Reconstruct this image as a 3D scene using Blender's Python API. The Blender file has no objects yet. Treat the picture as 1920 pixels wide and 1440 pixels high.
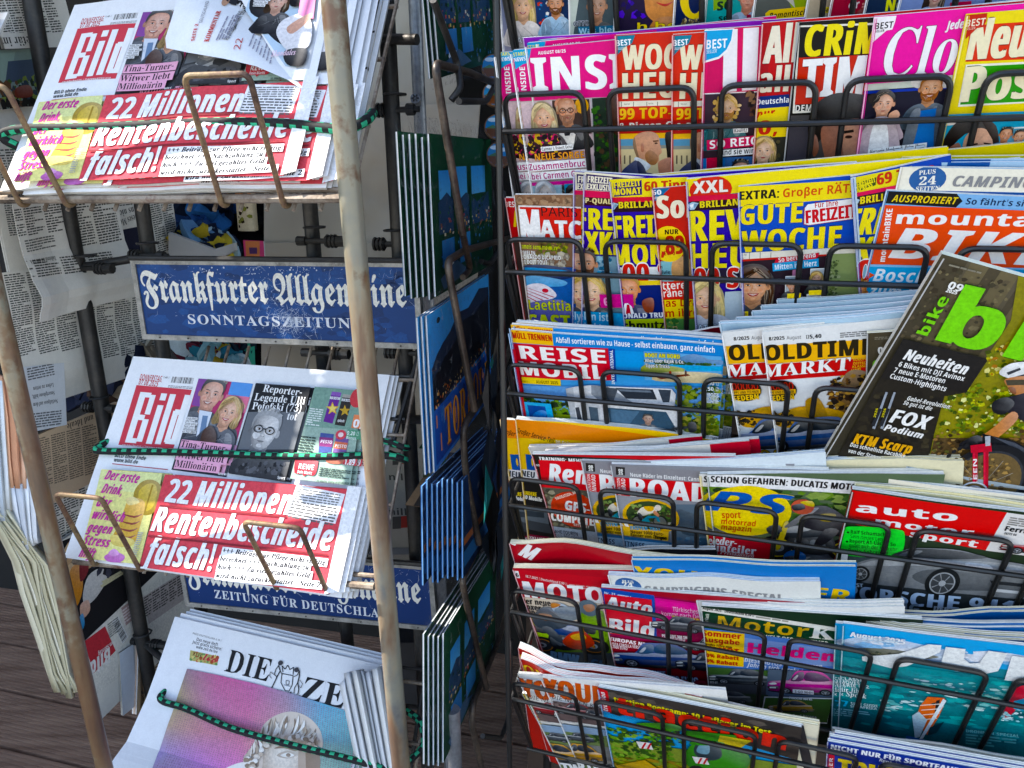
import bpy, bmesh, math, random, os
from mathutils import Vector, Matrix
random.seed(11)
S = bpy.context.scene
COL = S.collection
rad = math.radians

# ------------------------------------------------------------------ camera
F_PX, PITCH, ROLL = 1419.0, rad(16.3), rad(-0.8)
CAM = Vector((0, 0, 1.35))
_F = Vector((0, math.cos(PITCH), -math.sin(PITCH)))
_U0 = Vector((0, math.sin(PITCH), math.cos(PITCH)))
_R0 = Vector((1, 0, 0))
_R = _R0 * math.cos(ROLL) + _U0 * math.sin(ROLL)
_U = _U0 * math.cos(ROLL) - _R0 * math.sin(ROLL)
cd = bpy.data.cameras.new('camera')
cam = bpy.data.objects.new('camera', cd)
COL.objects.link(cam)
cd.sensor_fit = 'HORIZONTAL'
cd.sensor_width = 36.0
cd.lens = 36.0 * F_PX / 1920.0
cd.clip_start, cd.clip_end = 0.02, 400
m = Matrix((_R, _U, -_F)).transposed().to_4x4()
m.translation = CAM
cam.matrix_world = m
S.camera = cam

# ------------------------------------------------------------------ directions of the two racks (measured)
Z = Vector((0, 0, 1))
def xdir(a): return Vector((math.cos(a), -math.sin(a), 0))
def ndir(a): return Vector((math.sin(a), math.cos(a), 0))
YM, YN, MU, NU, YP = rad(19.35), rad(13.13), rad(24.9), rad(37.32), rad(11.7)
MX, MN = xdir(YM), ndir(YM)          # magazine rack: along, away from the viewer
NX, NN = xdir(YN), ndir(YN)          # newspaper stand
MUP = Z * math.cos(MU) - MN * math.sin(MU)      # magazines lean out at the top
NUP = Z * math.cos(NU) + NN * math.sin(NU)      # newspapers lie back
PD = ndir(YP)                        # the card holders run away from the viewer
PNRM = xdir(YP)

# ------------------------------------------------------------------ light
sun_vec = (-NX * 0.396 - NN * 0.075 + Z * 0.44).normalized()
EL = math.asin(sun_vec.z)
AZ = math.atan2(sun_vec.x, sun_vec.y)
W = bpy.data.worlds.new('World')
S.world = W
W.use_nodes = True
nt = W.node_tree
bg = nt.nodes['Background']
sky = nt.nodes.new('ShaderNodeTexSky')
sky.sky_type = 'NISHITA'
sky.sun_disc = False
sky.sun_elevation = EL
sky.sun_rotation = AZ
nt.links.new(sky.outputs[0], bg.inputs[0])
bg.inputs[1].default_value = 0.095
sd = bpy.data.lights.new('sun', 'SUN')
sd.energy = 3.0
sd.angle = rad(0.5)
sd.color = (1.0, 0.93, 0.82)
sun = bpy.data.objects.new('sun', sd)
COL.objects.link(sun)
sun.rotation_euler = sun_vec.to_track_quat('Z', 'Y').to_euler()
S.view_settings.view_transform = 'Standard'
S.view_settings.look = 'None'
S.view_settings.exposure = 2.42
S.view_settings.gamma = 1.0

# ------------------------------------------------------------------ pixel <-> place
def ray(x, y): return _F + _R * ((x - 960) / F_PX) - _U * ((y - 720) / F_PX)
def hit(x, y, P0, N):
    r = ray(x, y)
    return CAM + r * ((P0 - CAM).dot(N) / r.dot(N))
def at(x, y, depth): return CAM + ray(x, y) * depth

# ------------------------------------------------------------------ colours and materials
def lin(c):
    c = c / 255.0
    return c / 12.92 if c <= 0.04045 else ((c + 0.055) / 1.055) ** 2.4
_cc = {}
INK = 0.84
def rgb(h):
    if not isinstance(h, str): return h
    if h not in _cc:
        s = h if len(h) == 6 else ''.join(ch * 2 for ch in h)
        _cc[h] = tuple(INK * lin(int(s[i:i + 2], 16)) for i in (0, 2, 4)) + (1.0,)
    return _cc[h]
def mixc(a, b, t):
    a, b = rgb(a), rgb(b)
    return tuple(a[i] * (1 - t) + b[i] * t for i in range(4))

def new_mat(name):
    mt = bpy.data.materials.new(name)
    mt.use_nodes = True
    return mt, mt.node_tree.nodes, mt.node_tree.links, mt.node_tree.nodes['Principled BSDF']
def noise(n, l, scale, detail=4, rough=0.55, vec=None):
    t = n.new('ShaderNodeTexNoise')
    t.inputs['Scale'].default_value = scale
    t.inputs['Detail'].default_value = detail
    t.inputs['Roughness'].default_value = rough
    if vec is None:
        tc = n.new('ShaderNodeTexCoord'); vec = tc.outputs['Object']
    l.new(vec, t.inputs['Vector'])
    return t
def ramp(n, l, fac, stops):
    r = n.new('ShaderNodeValToRGB')
    e = r.color_ramp.elements
    while len(e) < len(stops): e.new(0.5)
    for i, (p, c) in enumerate(stops):
        e[i].position = p; e[i].color = rgb(c)
    l.new(fac, r.inputs[0])
    return r
def bump(n, l, b, src, strength, dist):
    bm = n.new('ShaderNodeBump')
    bm.inputs['Strength'].default_value = strength
    bm.inputs['Distance'].default_value = dist
    l.new(src, bm.inputs['Height'])
    l.new(bm.outputs[0], b.inputs['Normal'])

def ink_mat(name, rough, spec, wavy, grain, sat=1.0):
    mt, n, l, b = new_mat(name)
    a = n.new('ShaderNodeAttribute'); a.attribute_name = 'ink'
    g = noise(n, l, 420, 2)
    g2 = noise(n, l, 9, 3)
    hs = n.new('ShaderNodeMixRGB'); hs.blend_type = 'MULTIPLY'; hs.inputs[0].default_value = grain
    r = ramp(n, l, g.outputs['Fac'], [(0.3, (0.72, 0.72, 0.74, 1)), (0.7, (1.0, 1.0, 1.0, 1))])
    g3 = noise(n, l, 75, 4, 0.6)
    r3 = ramp(n, l, g3.outputs['Fac'], [(0.32, (0.66, 0.66, 0.68, 1)), (0.62, (1.0, 1.0, 1.0, 1))])
    h3 = n.new('ShaderNodeMixRGB'); h3.blend_type = 'MULTIPLY'; h3.inputs[0].default_value = grain * 0.6
    l.new(a.outputs['Color'], hs.inputs[1]); l.new(r.outputs[0], hs.inputs[2])
    l.new(hs.outputs[0], h3.inputs[1]); l.new(r3.outputs[0], h3.inputs[2])
    # printed photographs (alpha 0) carry fine uneven detail
    g4 = noise(n, l, 240, 6, 0.72); g4.inputs['Distortion'].default_value = 0.3
    r4 = ramp(n, l, g4.outputs['Fac'], [(0.30, (0.42, 0.42, 0.45, 1)), (0.5, (0.92, 0.92, 0.92, 1)), (0.68, (1.35, 1.33, 1.3, 1))])
    h4 = n.new('ShaderNodeMixRGB'); h4.blend_type = 'MULTIPLY'
    iv = n.new('ShaderNodeMath'); iv.operation = 'MULTIPLY_ADD'; l.new(a.outputs['Alpha'], iv.inputs[0]); iv.inputs[1].default_value = -0.45; iv.inputs[2].default_value = 0.45
    l.new(iv.outputs[0], h4.inputs[0]); l.new(h3.outputs[0], h4.inputs[1]); l.new(r4.outputs[0], h4.inputs[2])
    hv = n.new('ShaderNodeHueSaturation'); hv.inputs['Saturation'].default_value = sat; l.new(h4.outputs[0], hv.inputs['Color'])
    l.new(hv.outputs[0], b.inputs['Base Color'])
    b.inputs['Roughness'].default_value = rough
    b.inputs['Specular IOR Level'].default_value = spec
    if wavy: bump(n, l, b, g2.outputs['Fac'], 0.35, wavy)
    return mt
M_GLOSS = ink_mat('glossy_print', 0.28, 0.22, 0.006, 0.3, 1.18)
M_NEWS = ink_mat('newsprint', 0.85, 0.2, 0.004, 0.25)
M_EDGE = ink_mat('page_edges', 0.8, 0.2, 0, 0.5)
M_CARD = ink_mat('card_print', 0.5, 0.06, 0, 0.25)
M_SIGN = ink_mat('painted_sheet', 0.5, 0.2, 0, 0.25)
M_CORD = ink_mat('braided_cord', 0.75, 0.3, 0, 0.6)
M_CLOTH = ink_mat('cloth', 0.9, 0.1, 0, 0.6)

def metal(name, stops, scale, rough, metallic, bmp=0.3, dist=0.0012, stretch=None):
    mt, n, l, b = new_mat(name)
    vec = None
    if stretch:
        tc = n.new('ShaderNodeTexCoord'); mp = n.new('ShaderNodeMapping')
        mp.inputs['Scale'].default_value = stretch
        l.new(tc.outputs['Object'], mp.inputs[0]); vec = mp.outputs[0]
    t = noise(n, l, scale, 6, 0.62, vec)
    t2 = noise(n, l, scale * 9, 4, 0.6)
    ad = n.new('ShaderNodeMath'); ad.operation = 'MULTIPLY_ADD'
    l.new(t2.outputs['Fac'], ad.inputs[0]); ad.inputs[1].default_value = 0.35
    l.new(t.outputs['Fac'], ad.inputs[2])
    sb = n.new('ShaderNodeMath'); sb.operation = 'SUBTRACT'; l.new(ad.outputs[0], sb.inputs[0]); sb.inputs[1].default_value = 0.175
    r = ramp(n, l, sb.outputs[0], stops)
    l.new(r.outputs[0], b.inputs['Base Color'])
    b.inputs['Roughness'].default_value = rough
    b.inputs['Metallic'].default_value = metallic
    if bmp: bump(n, l, b, t2.outputs['Fac'], bmp, dist)
    return mt
M_POST = metal('worn_painted_pipe', [(0.34, '6a4430'), (0.41, '6e5640'), (0.455, '8a8470'), (0.54, '807d70'), (0.62, '6c6a65'), (0.7, '4e4d4a')], 4, 0.42, 0.1, 0.3, 0.001, (1, 1, 0.22))
def rust_zones(mt):
    """large brown stretches along the pipe, on top of the worn paint"""
    n, l = mt.node_tree.nodes, mt.node_tree.links; b = n['Principled BSDF']
    src = b.inputs['Base Color'].links[0].from_socket
    tc = n.new('ShaderNodeTexCoord'); mp = n.new('ShaderNodeMapping'); mp.inputs['Scale'].default_value = (14, 14, 3.2)
    mp.inputs['Location'].default_value = (0, 0, 1.9)
    l.new(tc.outputs['Object'], mp.inputs[0])
    t = noise(n, l, 1.0, 5, 0.6, mp.outputs[0])
    r = ramp(n, l, t.outputs['Fac'], [(0.47, (0, 0, 0, 1)), (0.58, (1, 1, 1, 1))])
    c = ramp(n, l, t.outputs['Fac'], [(0.5, '9a7a50'), (0.58, '74543a'), (0.68, '4e3a2c')])
    m_ = n.new('ShaderNodeMixRGB'); m_.inputs[0].default_value = 1
    k = n.new('ShaderNodeMath'); k.operation = 'MULTIPLY'; k.inputs[1].default_value = 0.85; l.new(r.outputs[0], k.inputs[0])
    l.new(k.outputs[0], m_.inputs[0]); l.new(src, m_.inputs[1]); l.new(c.outputs[0], m_.inputs[2]); l.new(m_.outputs[0], b.inputs['Base Color'])
rust_zones(M_POST)
M_RUST = metal('rusted_wire', [(0.30, '3c2a22'), (0.45, '6d5140'), (0.58, '8a7350'), (0.72, '54463c')], 30, 0.6, 0.3)
M_RAIL = metal('grimy_bar', [(0.30, '40362f'), (0.45, '7c6c5c'), (0.60, '9b8f80'), (0.72, '6b4a3a')], 24, 0.55, 0.25)
M_DARK = metal('dark_steel', [(0.30, '1c1b1a'), (0.55, '343230'), (0.75, '48423c')], 18, 0.5, 0.25)
M_GREY = metal('grey_steel', [(0.30, '55565a'), (0.55, '86888c'), (0.75, 'a3a4a6')], 14, 0.4, 0.35)
M_BLACK = metal('black_coated_wire', [(0.30, '070707'), (0.55, '0d0d0d'), (0.8, '1a1817')], 40, 0.42, 0.0, 0.15, 0.0006)
M_FRAME = metal('zinc_frame', [(0.30, '5b5955'), (0.5, '8b8984'), (0.75, 'a9a6a0')], 40, 0.5, 0.3)

def plain(name, stops, scale, rough, bdist=0, trans=0.0):
    mt, n, l, b = new_mat(name)
    t = noise(n, l, scale, 5)
    r = ramp(n, l, t.outputs['Fac'], stops)
    l.new(r.outputs[0], b.inputs['Base Color'])
    b.inputs['Roughness'].default_value = rough
    if bdist: bump(n, l, b, t.outputs['Fac'], 0.5, bdist)
    if trans: b.inputs['Transmission Weight'].default_value = trans
    return mt

# ------------------------------------------------------------------ objects
def link(o): COL.objects.link(o); return o
def tag(o, label=None, cat=None, group=None, kind=None):
    if label: o['label'] = label
    if cat: o['category'] = cat
    if group: o['group'] = group
    if kind: o['kind'] = kind
    return o
def thing(name, loc, label=None, cat=None, group=None):
    o = bpy.data.objects.new(name, None)
    o.empty_display_size = 0.05
    o.location = loc
    link(o)
    return tag(o, label, cat, group)
def wloc(p):
    v = Vector((0, 0, 0))
    while p is not None:
        v += p.location; p = p.parent
    return v
def mesh_obj(name, vs, fs, mat, parent=None, cols=None, smooth=False):
    """vs in world metres; one mesh; cols: one colour per face, or per corner"""
    off = wloc(parent)
    if parent is None and vs:
        off = Vector([sum(v[i] for v in vs) / len(vs) for i in range(3)])
    me = bpy.data.meshes.new(name)
    me.from_pydata([(v[0] - off[0], v[1] - off[1], v[2] - off[2]) for v in vs], [], fs)
    if cols is not None:
        at_ = me.color_attributes.new('ink', 'FLOAT_COLOR', 'CORNER')
        buf = []
        for f, c in zip(fs, cols):
            if isinstance(c[0], (tuple, list)):
                for q in c: buf.extend(q)
            else:
                for _ in f: buf.extend(c)
        at_.data.foreach_set('color', buf)
    if smooth:
        me.polygons.foreach_set('use_smooth', [True] * len(fs))
    me.materials.append(mat)
    me.update()
    o = bpy.data.objects.new(name, me)
    if parent is not None: o.parent = parent
    else: o.location = off
    return link(o)
def dup(root, off, label=None, group=None):
    r = root.copy(); COL.objects.link(r); r.location = root.location + off
    if label: r['label'] = label
    if group: r['group'] = group
    for ch in list(root.children):
        c = ch.copy(); COL.objects.link(c); c.parent = r
        for g in ch.children:
            d = g.copy(); COL.objects.link(d); d.parent = c
    return r

class MB:
    """collects boxes, tubes and sheets; build() links them as ONE mesh"""
    def __init__(s): s.v, s.f, s.c = [], [], []
    def quad(s, a, b, c, d, col=None):
        i = len(s.v); s.v += [a, b, c, d]; s.f.append((i, i + 1, i + 2, i + 3)); s.c.append(rgb(col) if col else (0.5, 0.5, 0.5, 1))
    def box(s, o, x, y, z, col=None):
        """corner o and three edge vectors"""
        p = [o, o + x, o + x + y, o + y, o + z, o + x + z, o + x + y + z, o + y + z]
        i = len(s.v); s.v += p
        for q in ((0, 3, 2, 1), (4, 5, 6, 7), (0, 1, 5, 4), (1, 2, 6, 5), (2, 3, 7, 6), (3, 0, 4, 7)):
            s.f.append(tuple(i + k for k in q)); s.c.append(rgb(col) if col else (0.5, 0.5, 0.5, 1))
    def tube(s, pts, r, n=10, cap=True, colf=None, closed=False):
        pts = [Vector(p) for p in pts]
        i0 = len(s.v)
        prev = None
        k = len(pts)
        for j, p in enumerate(pts):
            if closed: t = pts[(j + 1) % k] - pts[j - 1]
            else: t = pts[min(j + 1, k - 1)] - pts[max(j - 1, 0)]
            t.normalize()
            if prev is None:
                a = Vector((0, 0, 1)) if abs(t.z) < 0.9 else Vector((0, 1, 0))
                u = t.cross(a).normalized()
            else:
                u = (prev - t * prev.dot(t)).normalized()
            prev = u
            w = t.cross(u)
            rr = r(j / max(1, k - 1)) if callable(r) else r
            for q in range(n):
                an = 2 * math.pi * q / n
                s.v.append(p + (u * math.cos(an) + w * math.sin(an)) * rr)
        for j in range(k if closed else k - 1):
            for q in range(n):
                a = i0 + j * n + q; b = i0 + j * n + (q + 1) % n
                c = i0 + ((j + 1) % k) * n + (q + 1) % n; d = i0 + ((j + 1) % k) * n + q
                s.f.append((a, b, c, d)); s.c.append(colf(j, q) if colf else (0.5, 0.5, 0.5, 1))
        if cap and not closed:
            s.f.append(tuple(i0 + q for q in range(n))[::-1]); s.c.append((0.5, 0.5, 0.5, 1))
            s.f.append(tuple(i0 + (k - 1) * n + q for q in range(n))); s.c.append((0.5, 0.5, 0.5, 1))
    def build(s, name, mat, parent=None, smooth=False):
        o = mesh_obj(name, s.v, s.f, mat, parent, s.c, smooth)
        if smooth:
            try: o.data.set_sharp_from_angle(angle=rad(40))
            except Exception: pass
        return o
def fillet(pts, r, n=5):
    """polyline with rounded inner corners"""
    pts = [Vector(p) for p in pts]
    out = [pts[0]]
    for a, b, c in zip(pts, pts[1:], pts[2:]):
        d1, d2 = (a - b), (c - b)
        rr = min(r, d1.length * 0.45, d2.length * 0.45)
        p, q = b + d1.normalized() * rr, b + d2.normalized() * rr
        for i in range(n + 1):
            t = i / n
            out.append(p * (1 - t) ** 2 + b * 2 * t * (1 - t) + q * t * t)
    out.append(pts[-1])
    return out
def spline(pts, n=8):
    pts = [Vector(p) for p in pts]
    P = [pts[0]] + pts + [pts[-1]]
    out = []
    for i in range(1, len(P) - 2):
        a, b, c, d = P[i - 1], P[i], P[i + 1], P[i + 2]
        for k in range(n):
            t = k / n
            out.append(0.5 * ((2 * b) + (c - a) * t + (2 * a - 5 * b + 4 * c - d) * t * t + (3 * b - a - 3 * c + d) * t ** 3))
    out.append(pts[-1])
    return out
# ------------------------------------------------------------------ lettering: glyph outlines as triangles
_fd = bpy.utils.system_resource('DATAFILES', path='fonts') or ''
def _font(fn):
    try: return bpy.data.fonts.load(os.path.join(_fd, fn))
    except Exception: return None
FONT_SANS = _font('Inter.woff2')
FONT_MATH = _font('NotoSansMath-Regular.woff2')
# key: (font, weight offset, letter spacing, slant, alphabet start of capitals or None)
# (font, smear steps in cap heights, letter spacing, start of the alphabet, start of its digits, slant)
STYLE = {'B': (1, (), 1.02, 0x1D5D4, 0x1D7EC, 0), 'R': (1, (), 1.02, 0x1D5A0, 0x1D7E2, 0), 'X': (1, (-.036, .036), 1.06, 0x1D5D4, 0x1D7EC, 0),
         'I': (1, (), 1.02, 0x1D63C, 0x1D7EC, 0), 'J': (1, (-.03, .03), 1.06, 0x1D63C, 0x1D7EC, 0),
         'S': (1, (), 1.02, 0x1D400, 0x1D7CE, 0), 's': (1, (), 1.08, 0x1D400, 0x1D7CE, 0), 'T': (1, (), 1.02, 0x1D468, 0x1D7CE, 0),
         'Q': (1, (-.05, .05), 1.06, 0x1D468, 0x1D7CE, 0), 'F': (1, (-.012, .012), 1.0, 0x1D56C, 0x1D7CE, 0), 'K': (1, (-.02, .02), 1.05, 0x1D400, 0x1D7CE, 0)}
_SPLIT = {'Ä': 'A', 'Ö': 'O', 'Ü': 'U', 'ä': 'a', 'ö': 'o', 'ü': 'u'}
def _mathmap(s, base, dig):
    o = ''
    for ch in s:
        ch = _SPLIT.get(ch, ch)
        if 'A' <= ch <= 'Z': o += chr(base + ord(ch) - 65)
        elif 'a' <= ch <= 'z': o += chr(base + 26 + ord(ch) - 97)
        elif '0' <= ch <= '9': o += chr(dig + ord(ch) - 48)
        elif ch == 'ß': o += chr(0x1D771) if base > 0x1D59F else chr(0x1D6C3)
        else: o += ch
    return o
_gl = {}
def _raw(s, st):
    fi, _, sp, base, dig, sl = STYLE[st]
    cu = bpy.data.curves.new('t', 'FONT')
    fnt = FONT_MATH if fi else FONT_SANS
    if fnt: cu.font = fnt
    cu.body = _mathmap(s, base, dig) if (fi and FONT_MATH) else s
    cu.resolution_u = 3
    if fi == 2: cu.offset = -.012
    cu.space_character = sp
    cu.fill_mode = 'FRONT'
    o = bpy.data.objects.new('t', cu)
    me = bpy.data.meshes.new_from_object(o)
    vs = [(v.co.x, v.co.y) for v in me.vertices]
    fs = [tuple(p.vertices) for p in me.polygons]
    bpy.data.objects.remove(o); bpy.data.curves.remove(cu); bpy.data.meshes.remove(me)
    return vs, fs
_cap = {}
def glyphs(s, st):
    k = (s, st)
    if k not in _gl:
        if st not in _cap:
            v, _ = _raw('H', st)
            _cap[st] = max((p[1] for p in v), default=0.7)
        vs, fs = _raw(s, st)
        if STYLE[st][0] and FONT_MATH and any(ch in _SPLIT for ch in s):
            # dots over the umlauts of the serif letters
            full = max(p[0] for p in vs)
            for i, ch in enumerate(s):
                if ch in _SPLIT:
                    a = max((p[0] for p in _raw(s[:i], st)[0]), default=0) if i else 0
                    b = max(p[0] for p in _raw(s[:i + 1], st)[0])
                    c, y = (a + b) / 2 - .015, (_cap[st] * 1.16 if ch.isupper() else _cap[st] * .92)
                    for dx in (-.11, .11):
                        j = len(vs)
                        vs += [(c + dx + .055 * math.cos(q * math.pi / 4), y + .055 * math.sin(q * math.pi / 4)) for q in range(8)]
                        fs.append(tuple(range(j, j + 8)))
        if vs:
            x0 = min(p[0] for p in vs); x1 = max(p[0] for p in vs)
        else: x0, x1 = 0, 1
        _gl[k] = ([((p[0] - x0) / (x1 - x0), p[1] / _cap[st]) for p in vs], fs, (x1 - x0) / _cap[st])
    return _gl[k]

def smooth_loop(pts, n=5):
    k = len(pts); out = []
    for i in range(k):
        a, b, c, d = pts[i - 1], pts[i], pts[(i + 1) % k], pts[(i + 2) % k]
        for j in range(n):
            t = j / n
            out.append(tuple(0.5 * (2 * b[q] + (c[q] - a[q]) * t + (2 * a[q] - 5 * b[q] + 4 * c[q] - d[q]) * t * t + (3 * b[q] - a[q] - 3 * c[q] + d[q]) * t ** 3) for q in (0, 1)))
    return out

# ------------------------------------------------------------------ a printed sheet: rectangle in space, optional bend, flat printed shapes on it
class Sheet:
    EPS = 0.00003
    def __init__(s, P0, X, Y, Wd, Ht, bend=None, o=(0, 0, 1), vb=None):
        """P0 top left; X along; Y down; Wd, Ht metres; bend: list of metres towards the viewer at even steps of u"""
        s.P, s.X, s.Y, s.W, s.H = P0, X.normalized(), Y.normalized(), Wd, Ht
        s.N = s.X.cross(s.Y).normalized()
        if s.N.dot(CAM - P0) < 0: s.N = -s.N
        s.bend, s.o, s.vb = bend, o, vb
        s.v, s.f, s.c = [], [], []
        s.layer = 0
        s.win = None
        s.photo, s.grainy, s.crease = False, True, False
    NC = 14
    @staticmethod
    def curve(arr, t):
        t = min(max(t, 0), 1) * (len(arr) - 1)
        i = min(int(t), len(arr) - 2); t -= i
        t = t * t * (3 - 2 * t)
        return arr[i] * (1 - t) + arr[i + 1] * t
    def d(s, u, v):
        # straight between the cut lines, so that every printed layer keeps its distance
        r = 0.0
        for arr, t in ((s.bend, u / s.W), (s.vb, v / s.H)):
            if not arr: continue
            k = min(max(t, 0), 1) * s.NC; i = min(int(k), s.NC - 1)
            a, b = s.curve(arr, i / s.NC), s.curve(arr, (i + 1) / s.NC)
            r += a + (b - a) * (k - i)
        return r
    def pos(s, u, v, h=0.0):
        return s.P + s.X * u + s.Y * v + s.N * (s.d(u, v) + h)
    def uv(s, x, y):
        ox, oy, k = s.o
        px, py = ox + x / k, oy + y / k
        off = 0.0
        for _ in range(4):
            q = hit(px, py, s.P + s.N * off, s.N) - s.P
            u, v = q.dot(s.X), q.dot(s.Y)
            off = s.d(u, v)
            if not (s.bend or s.vb): break
        return u, v
    # --- raw shape in sheet metres
    def raw(s, pts, faces, col, up=True):
        if up: s.layer += 1
        i = len(s.v); L = s.layer
        percorner = isinstance(col, list)
        if s.photo:
            col = [rgb(c)[:3] + (0.0,) for c in col] if percorner else rgb(col)[:3] + (0.0,)
        if s.win:
            for f in faces:
                P = [(pts[k][0], pts[k][1]) + (rgb(col[k]) if percorner else ()) for k in f]
                for (ax, ay), (bx, by) in zip(s.win, s.win[1:] + s.win[:1]):
                    Q = []
                    for p, q in zip(P, P[1:] + P[:1]):
                        dp = (bx - ax) * (p[1] - ay) - (by - ay) * (p[0] - ax); dq = (bx - ax) * (q[1] - ay) - (by - ay) * (q[0] - ax)
                        if dp >= 0: Q.append(p)
                        if dp * dq < 0:
                            t = dp / (dp - dq); Q.append(tuple(a_ * (1 - t) + b_ * t for a_, b_ in zip(p, q)))
                    P = Q
                    if not P: break
                if len(P) > 2:
                    i = len(s.v); s.v += [(p[0], p[1], L) for p in P]; s.f.append(tuple(range(i, i + len(P))))
                    s.c.append([p[2:] for p in P] if percorner else rgb(col))
            return
        s.v += [(p[0], p[1], L) for p in pts]
        for f in faces:
            s.f.append(tuple(i + k for k in f))
            s.c.append([rgb(col[k]) for k in f] if percorner else rgb(col))
    def shape(s, pts, col):
        s.raw(pts, [tuple(range(len(pts)))], col)
    def frame(s, pts=None):
        """keep what follows inside a four-cornered picture (None: no limit)"""
        s.win = [s.uv(*p) for p in pts] if pts else None
    # --- shapes given by what is read off the photograph
    def poly(s, pts, col):
        s.shape([s.uv(*p) for p in pts], col)
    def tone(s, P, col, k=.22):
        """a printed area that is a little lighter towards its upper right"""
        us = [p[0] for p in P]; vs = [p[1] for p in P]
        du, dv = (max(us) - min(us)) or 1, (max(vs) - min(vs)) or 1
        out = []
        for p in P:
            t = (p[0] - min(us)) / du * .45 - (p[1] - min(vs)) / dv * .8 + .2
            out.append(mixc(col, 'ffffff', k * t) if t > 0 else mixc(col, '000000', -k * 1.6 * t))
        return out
    def soft(s, P, rim, core, c=None):
        """fan with a soft change from core to rim"""
        if c is None: c = (sum(p[0] for p in P) / len(P), sum(p[1] for p in P) / len(P))
        n = len(P)
        rims = rim if isinstance(rim, list) else [rim] * n
        s.raw(list(P) + [c], [(i, (i + 1) % n, n) for i in range(n)], rims + [core])
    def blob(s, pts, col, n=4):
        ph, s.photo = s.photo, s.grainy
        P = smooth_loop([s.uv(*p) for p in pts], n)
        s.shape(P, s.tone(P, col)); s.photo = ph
    def el(s, cx, cy, rx, ry, col, n=20, rot=0):
        a = s.uv(cx, cy); b = s.uv(cx + 10, cy); c = s.uv(cx, cy - 10)
        kx = math.hypot(b[0] - a[0], b[1] - a[1]) / 10 * rx
        ky = math.hypot(c[0] - a[0], c[1] - a[1]) / 10 * ry
        s.lel(a[0], a[1], kx, ky, col, n, rot)
    def lel(s, u, v, a, b, col, n=20, rot=0):
        cr, sr = math.cos(rot), math.sin(rot)
        s.shape([(u + a * math.cos(t) * cr - b * math.sin(t) * sr, v + a * math.cos(t) * sr + b * math.sin(t) * cr) for t in [2 * math.pi * i / n for i in range(n)]], col)
    def _frame(s, x0, y0, x1, y1, h):
        a, b = s.uv(x0, y0), s.uv(x1, y1)
        dx, dy = b[0] - a[0], b[1] - a[1]
        L = math.hypot(dx, dy) or 1e-6
        e = (dx / L, dy / L); g = (e[1], -e[0])
        pl = math.hypot(x1 - x0, y1 - y0) or 1
        c = s.uv(x0 + (y1 - y0) / pl * h, y0 - (x1 - x0) / pl * h)
        hh = abs((c[0] - a[0]) * g[0] + (c[1] - a[1]) * g[1])
        return a, e, g, L, hh
    def q(s, x0, y0, x1, y1, h, col, col2=None):
        """rectangle standing on the line (x0,y0)-(x1,y1), h high; col2: colour at its foot"""
        a, e, g, L, hh = s._frame(x0, y0, x1, y1, h)
        P = [(a[0] + e[0] * i * L + g[0] * j * hh, a[1] + e[1] * i * L + g[1] * j * hh) for i, j in ((0, 0), (1, 0), (1, 1), (0, 1))]
        s.shape(P, [col2, col2, col, col] if col2 else col)
    def T(s, txt, x0, y0, x1, y1, h, st='B', col='fff', ol=None, ow=.05, sk=0.0):
        a, e, g, L, hh = s._frame(x0, y0, x1, y1, h)
        vs, fs, _ = glyphs(txt, st)
        jobs = []
        if ol: jobs += [(ol, ow * math.cos(t * math.pi / 4), ow * math.sin(t * math.pi / 4)) for t in range(8)]
        jobs += [(col, dx, 0) for dx in (STYLE[st][1] or (0,))] + ([(col, 0, 0)] if STYLE[st][1] else [])
        for oc, ox, oy in jobs:
            s.raw([(a[0] + e[0] * (x * L + sk * y * hh + ox * hh) + g[0] * (y + oy) * hh, a[1] + e[1] * (x * L + sk * y * hh + ox * hh) + g[1] * (y + oy) * hh) for x, y in vs], fs, oc)
    def band(s, y0, y1, col, x=None, col2=None):
        """full-width stripe between two heights read at the left edge (sheet fractions if None given)"""
        x = s.o_x if x is None else x
        v0, v1 = s.uv(x, y0)[1], s.uv(x, y1)[1]
        s.lrect(0, v0, s.W, v1, col, col2)
    def lrect(s, u0, v0, u1, v1, col, col2=None):
        s.shape([(u0, v0), (u1, v0), (u1, v1), (u0, v1)], [col, col, col2, col2] if col2 else col)
    def lines(s, x0, y0, x1, y1, h, n, col='555', fill=.8, seed=1):
        """n rows of small print filling the rectangle under the line (x0,y0)-(x1,y1), h deep"""
        a, e, g, L, hh = s._frame(x0, y0, x1, y1, h)
        R = random.Random(seed * 77 + n)
        pts, fs = [], []
        st = hh / n
        for i in range(n):
            t = 0.0; end = L * (1 if R.random() < .8 else R.uniform(.4, .9))
            while t < end:
                w = min(st * R.uniform(.7, 3.2), end - t)
                v0, v1 = -i * st - st * (.18 + R.uniform(0, .06)), -i * st - st * .74
                k = len(pts)
                for uu, vv in ((t, v0), (t + w, v0), (t + w, v1), (t, v1)):
                    pts.append((a[0] + e[0] * uu + g[0] * vv, a[1] + e[1] * uu + g[1] * vv))
                fs.append((k, k + 1, k + 2, k + 3))
                t += w + st * R.uniform(.25, .45)
        s.raw(pts, fs, col)
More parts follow.
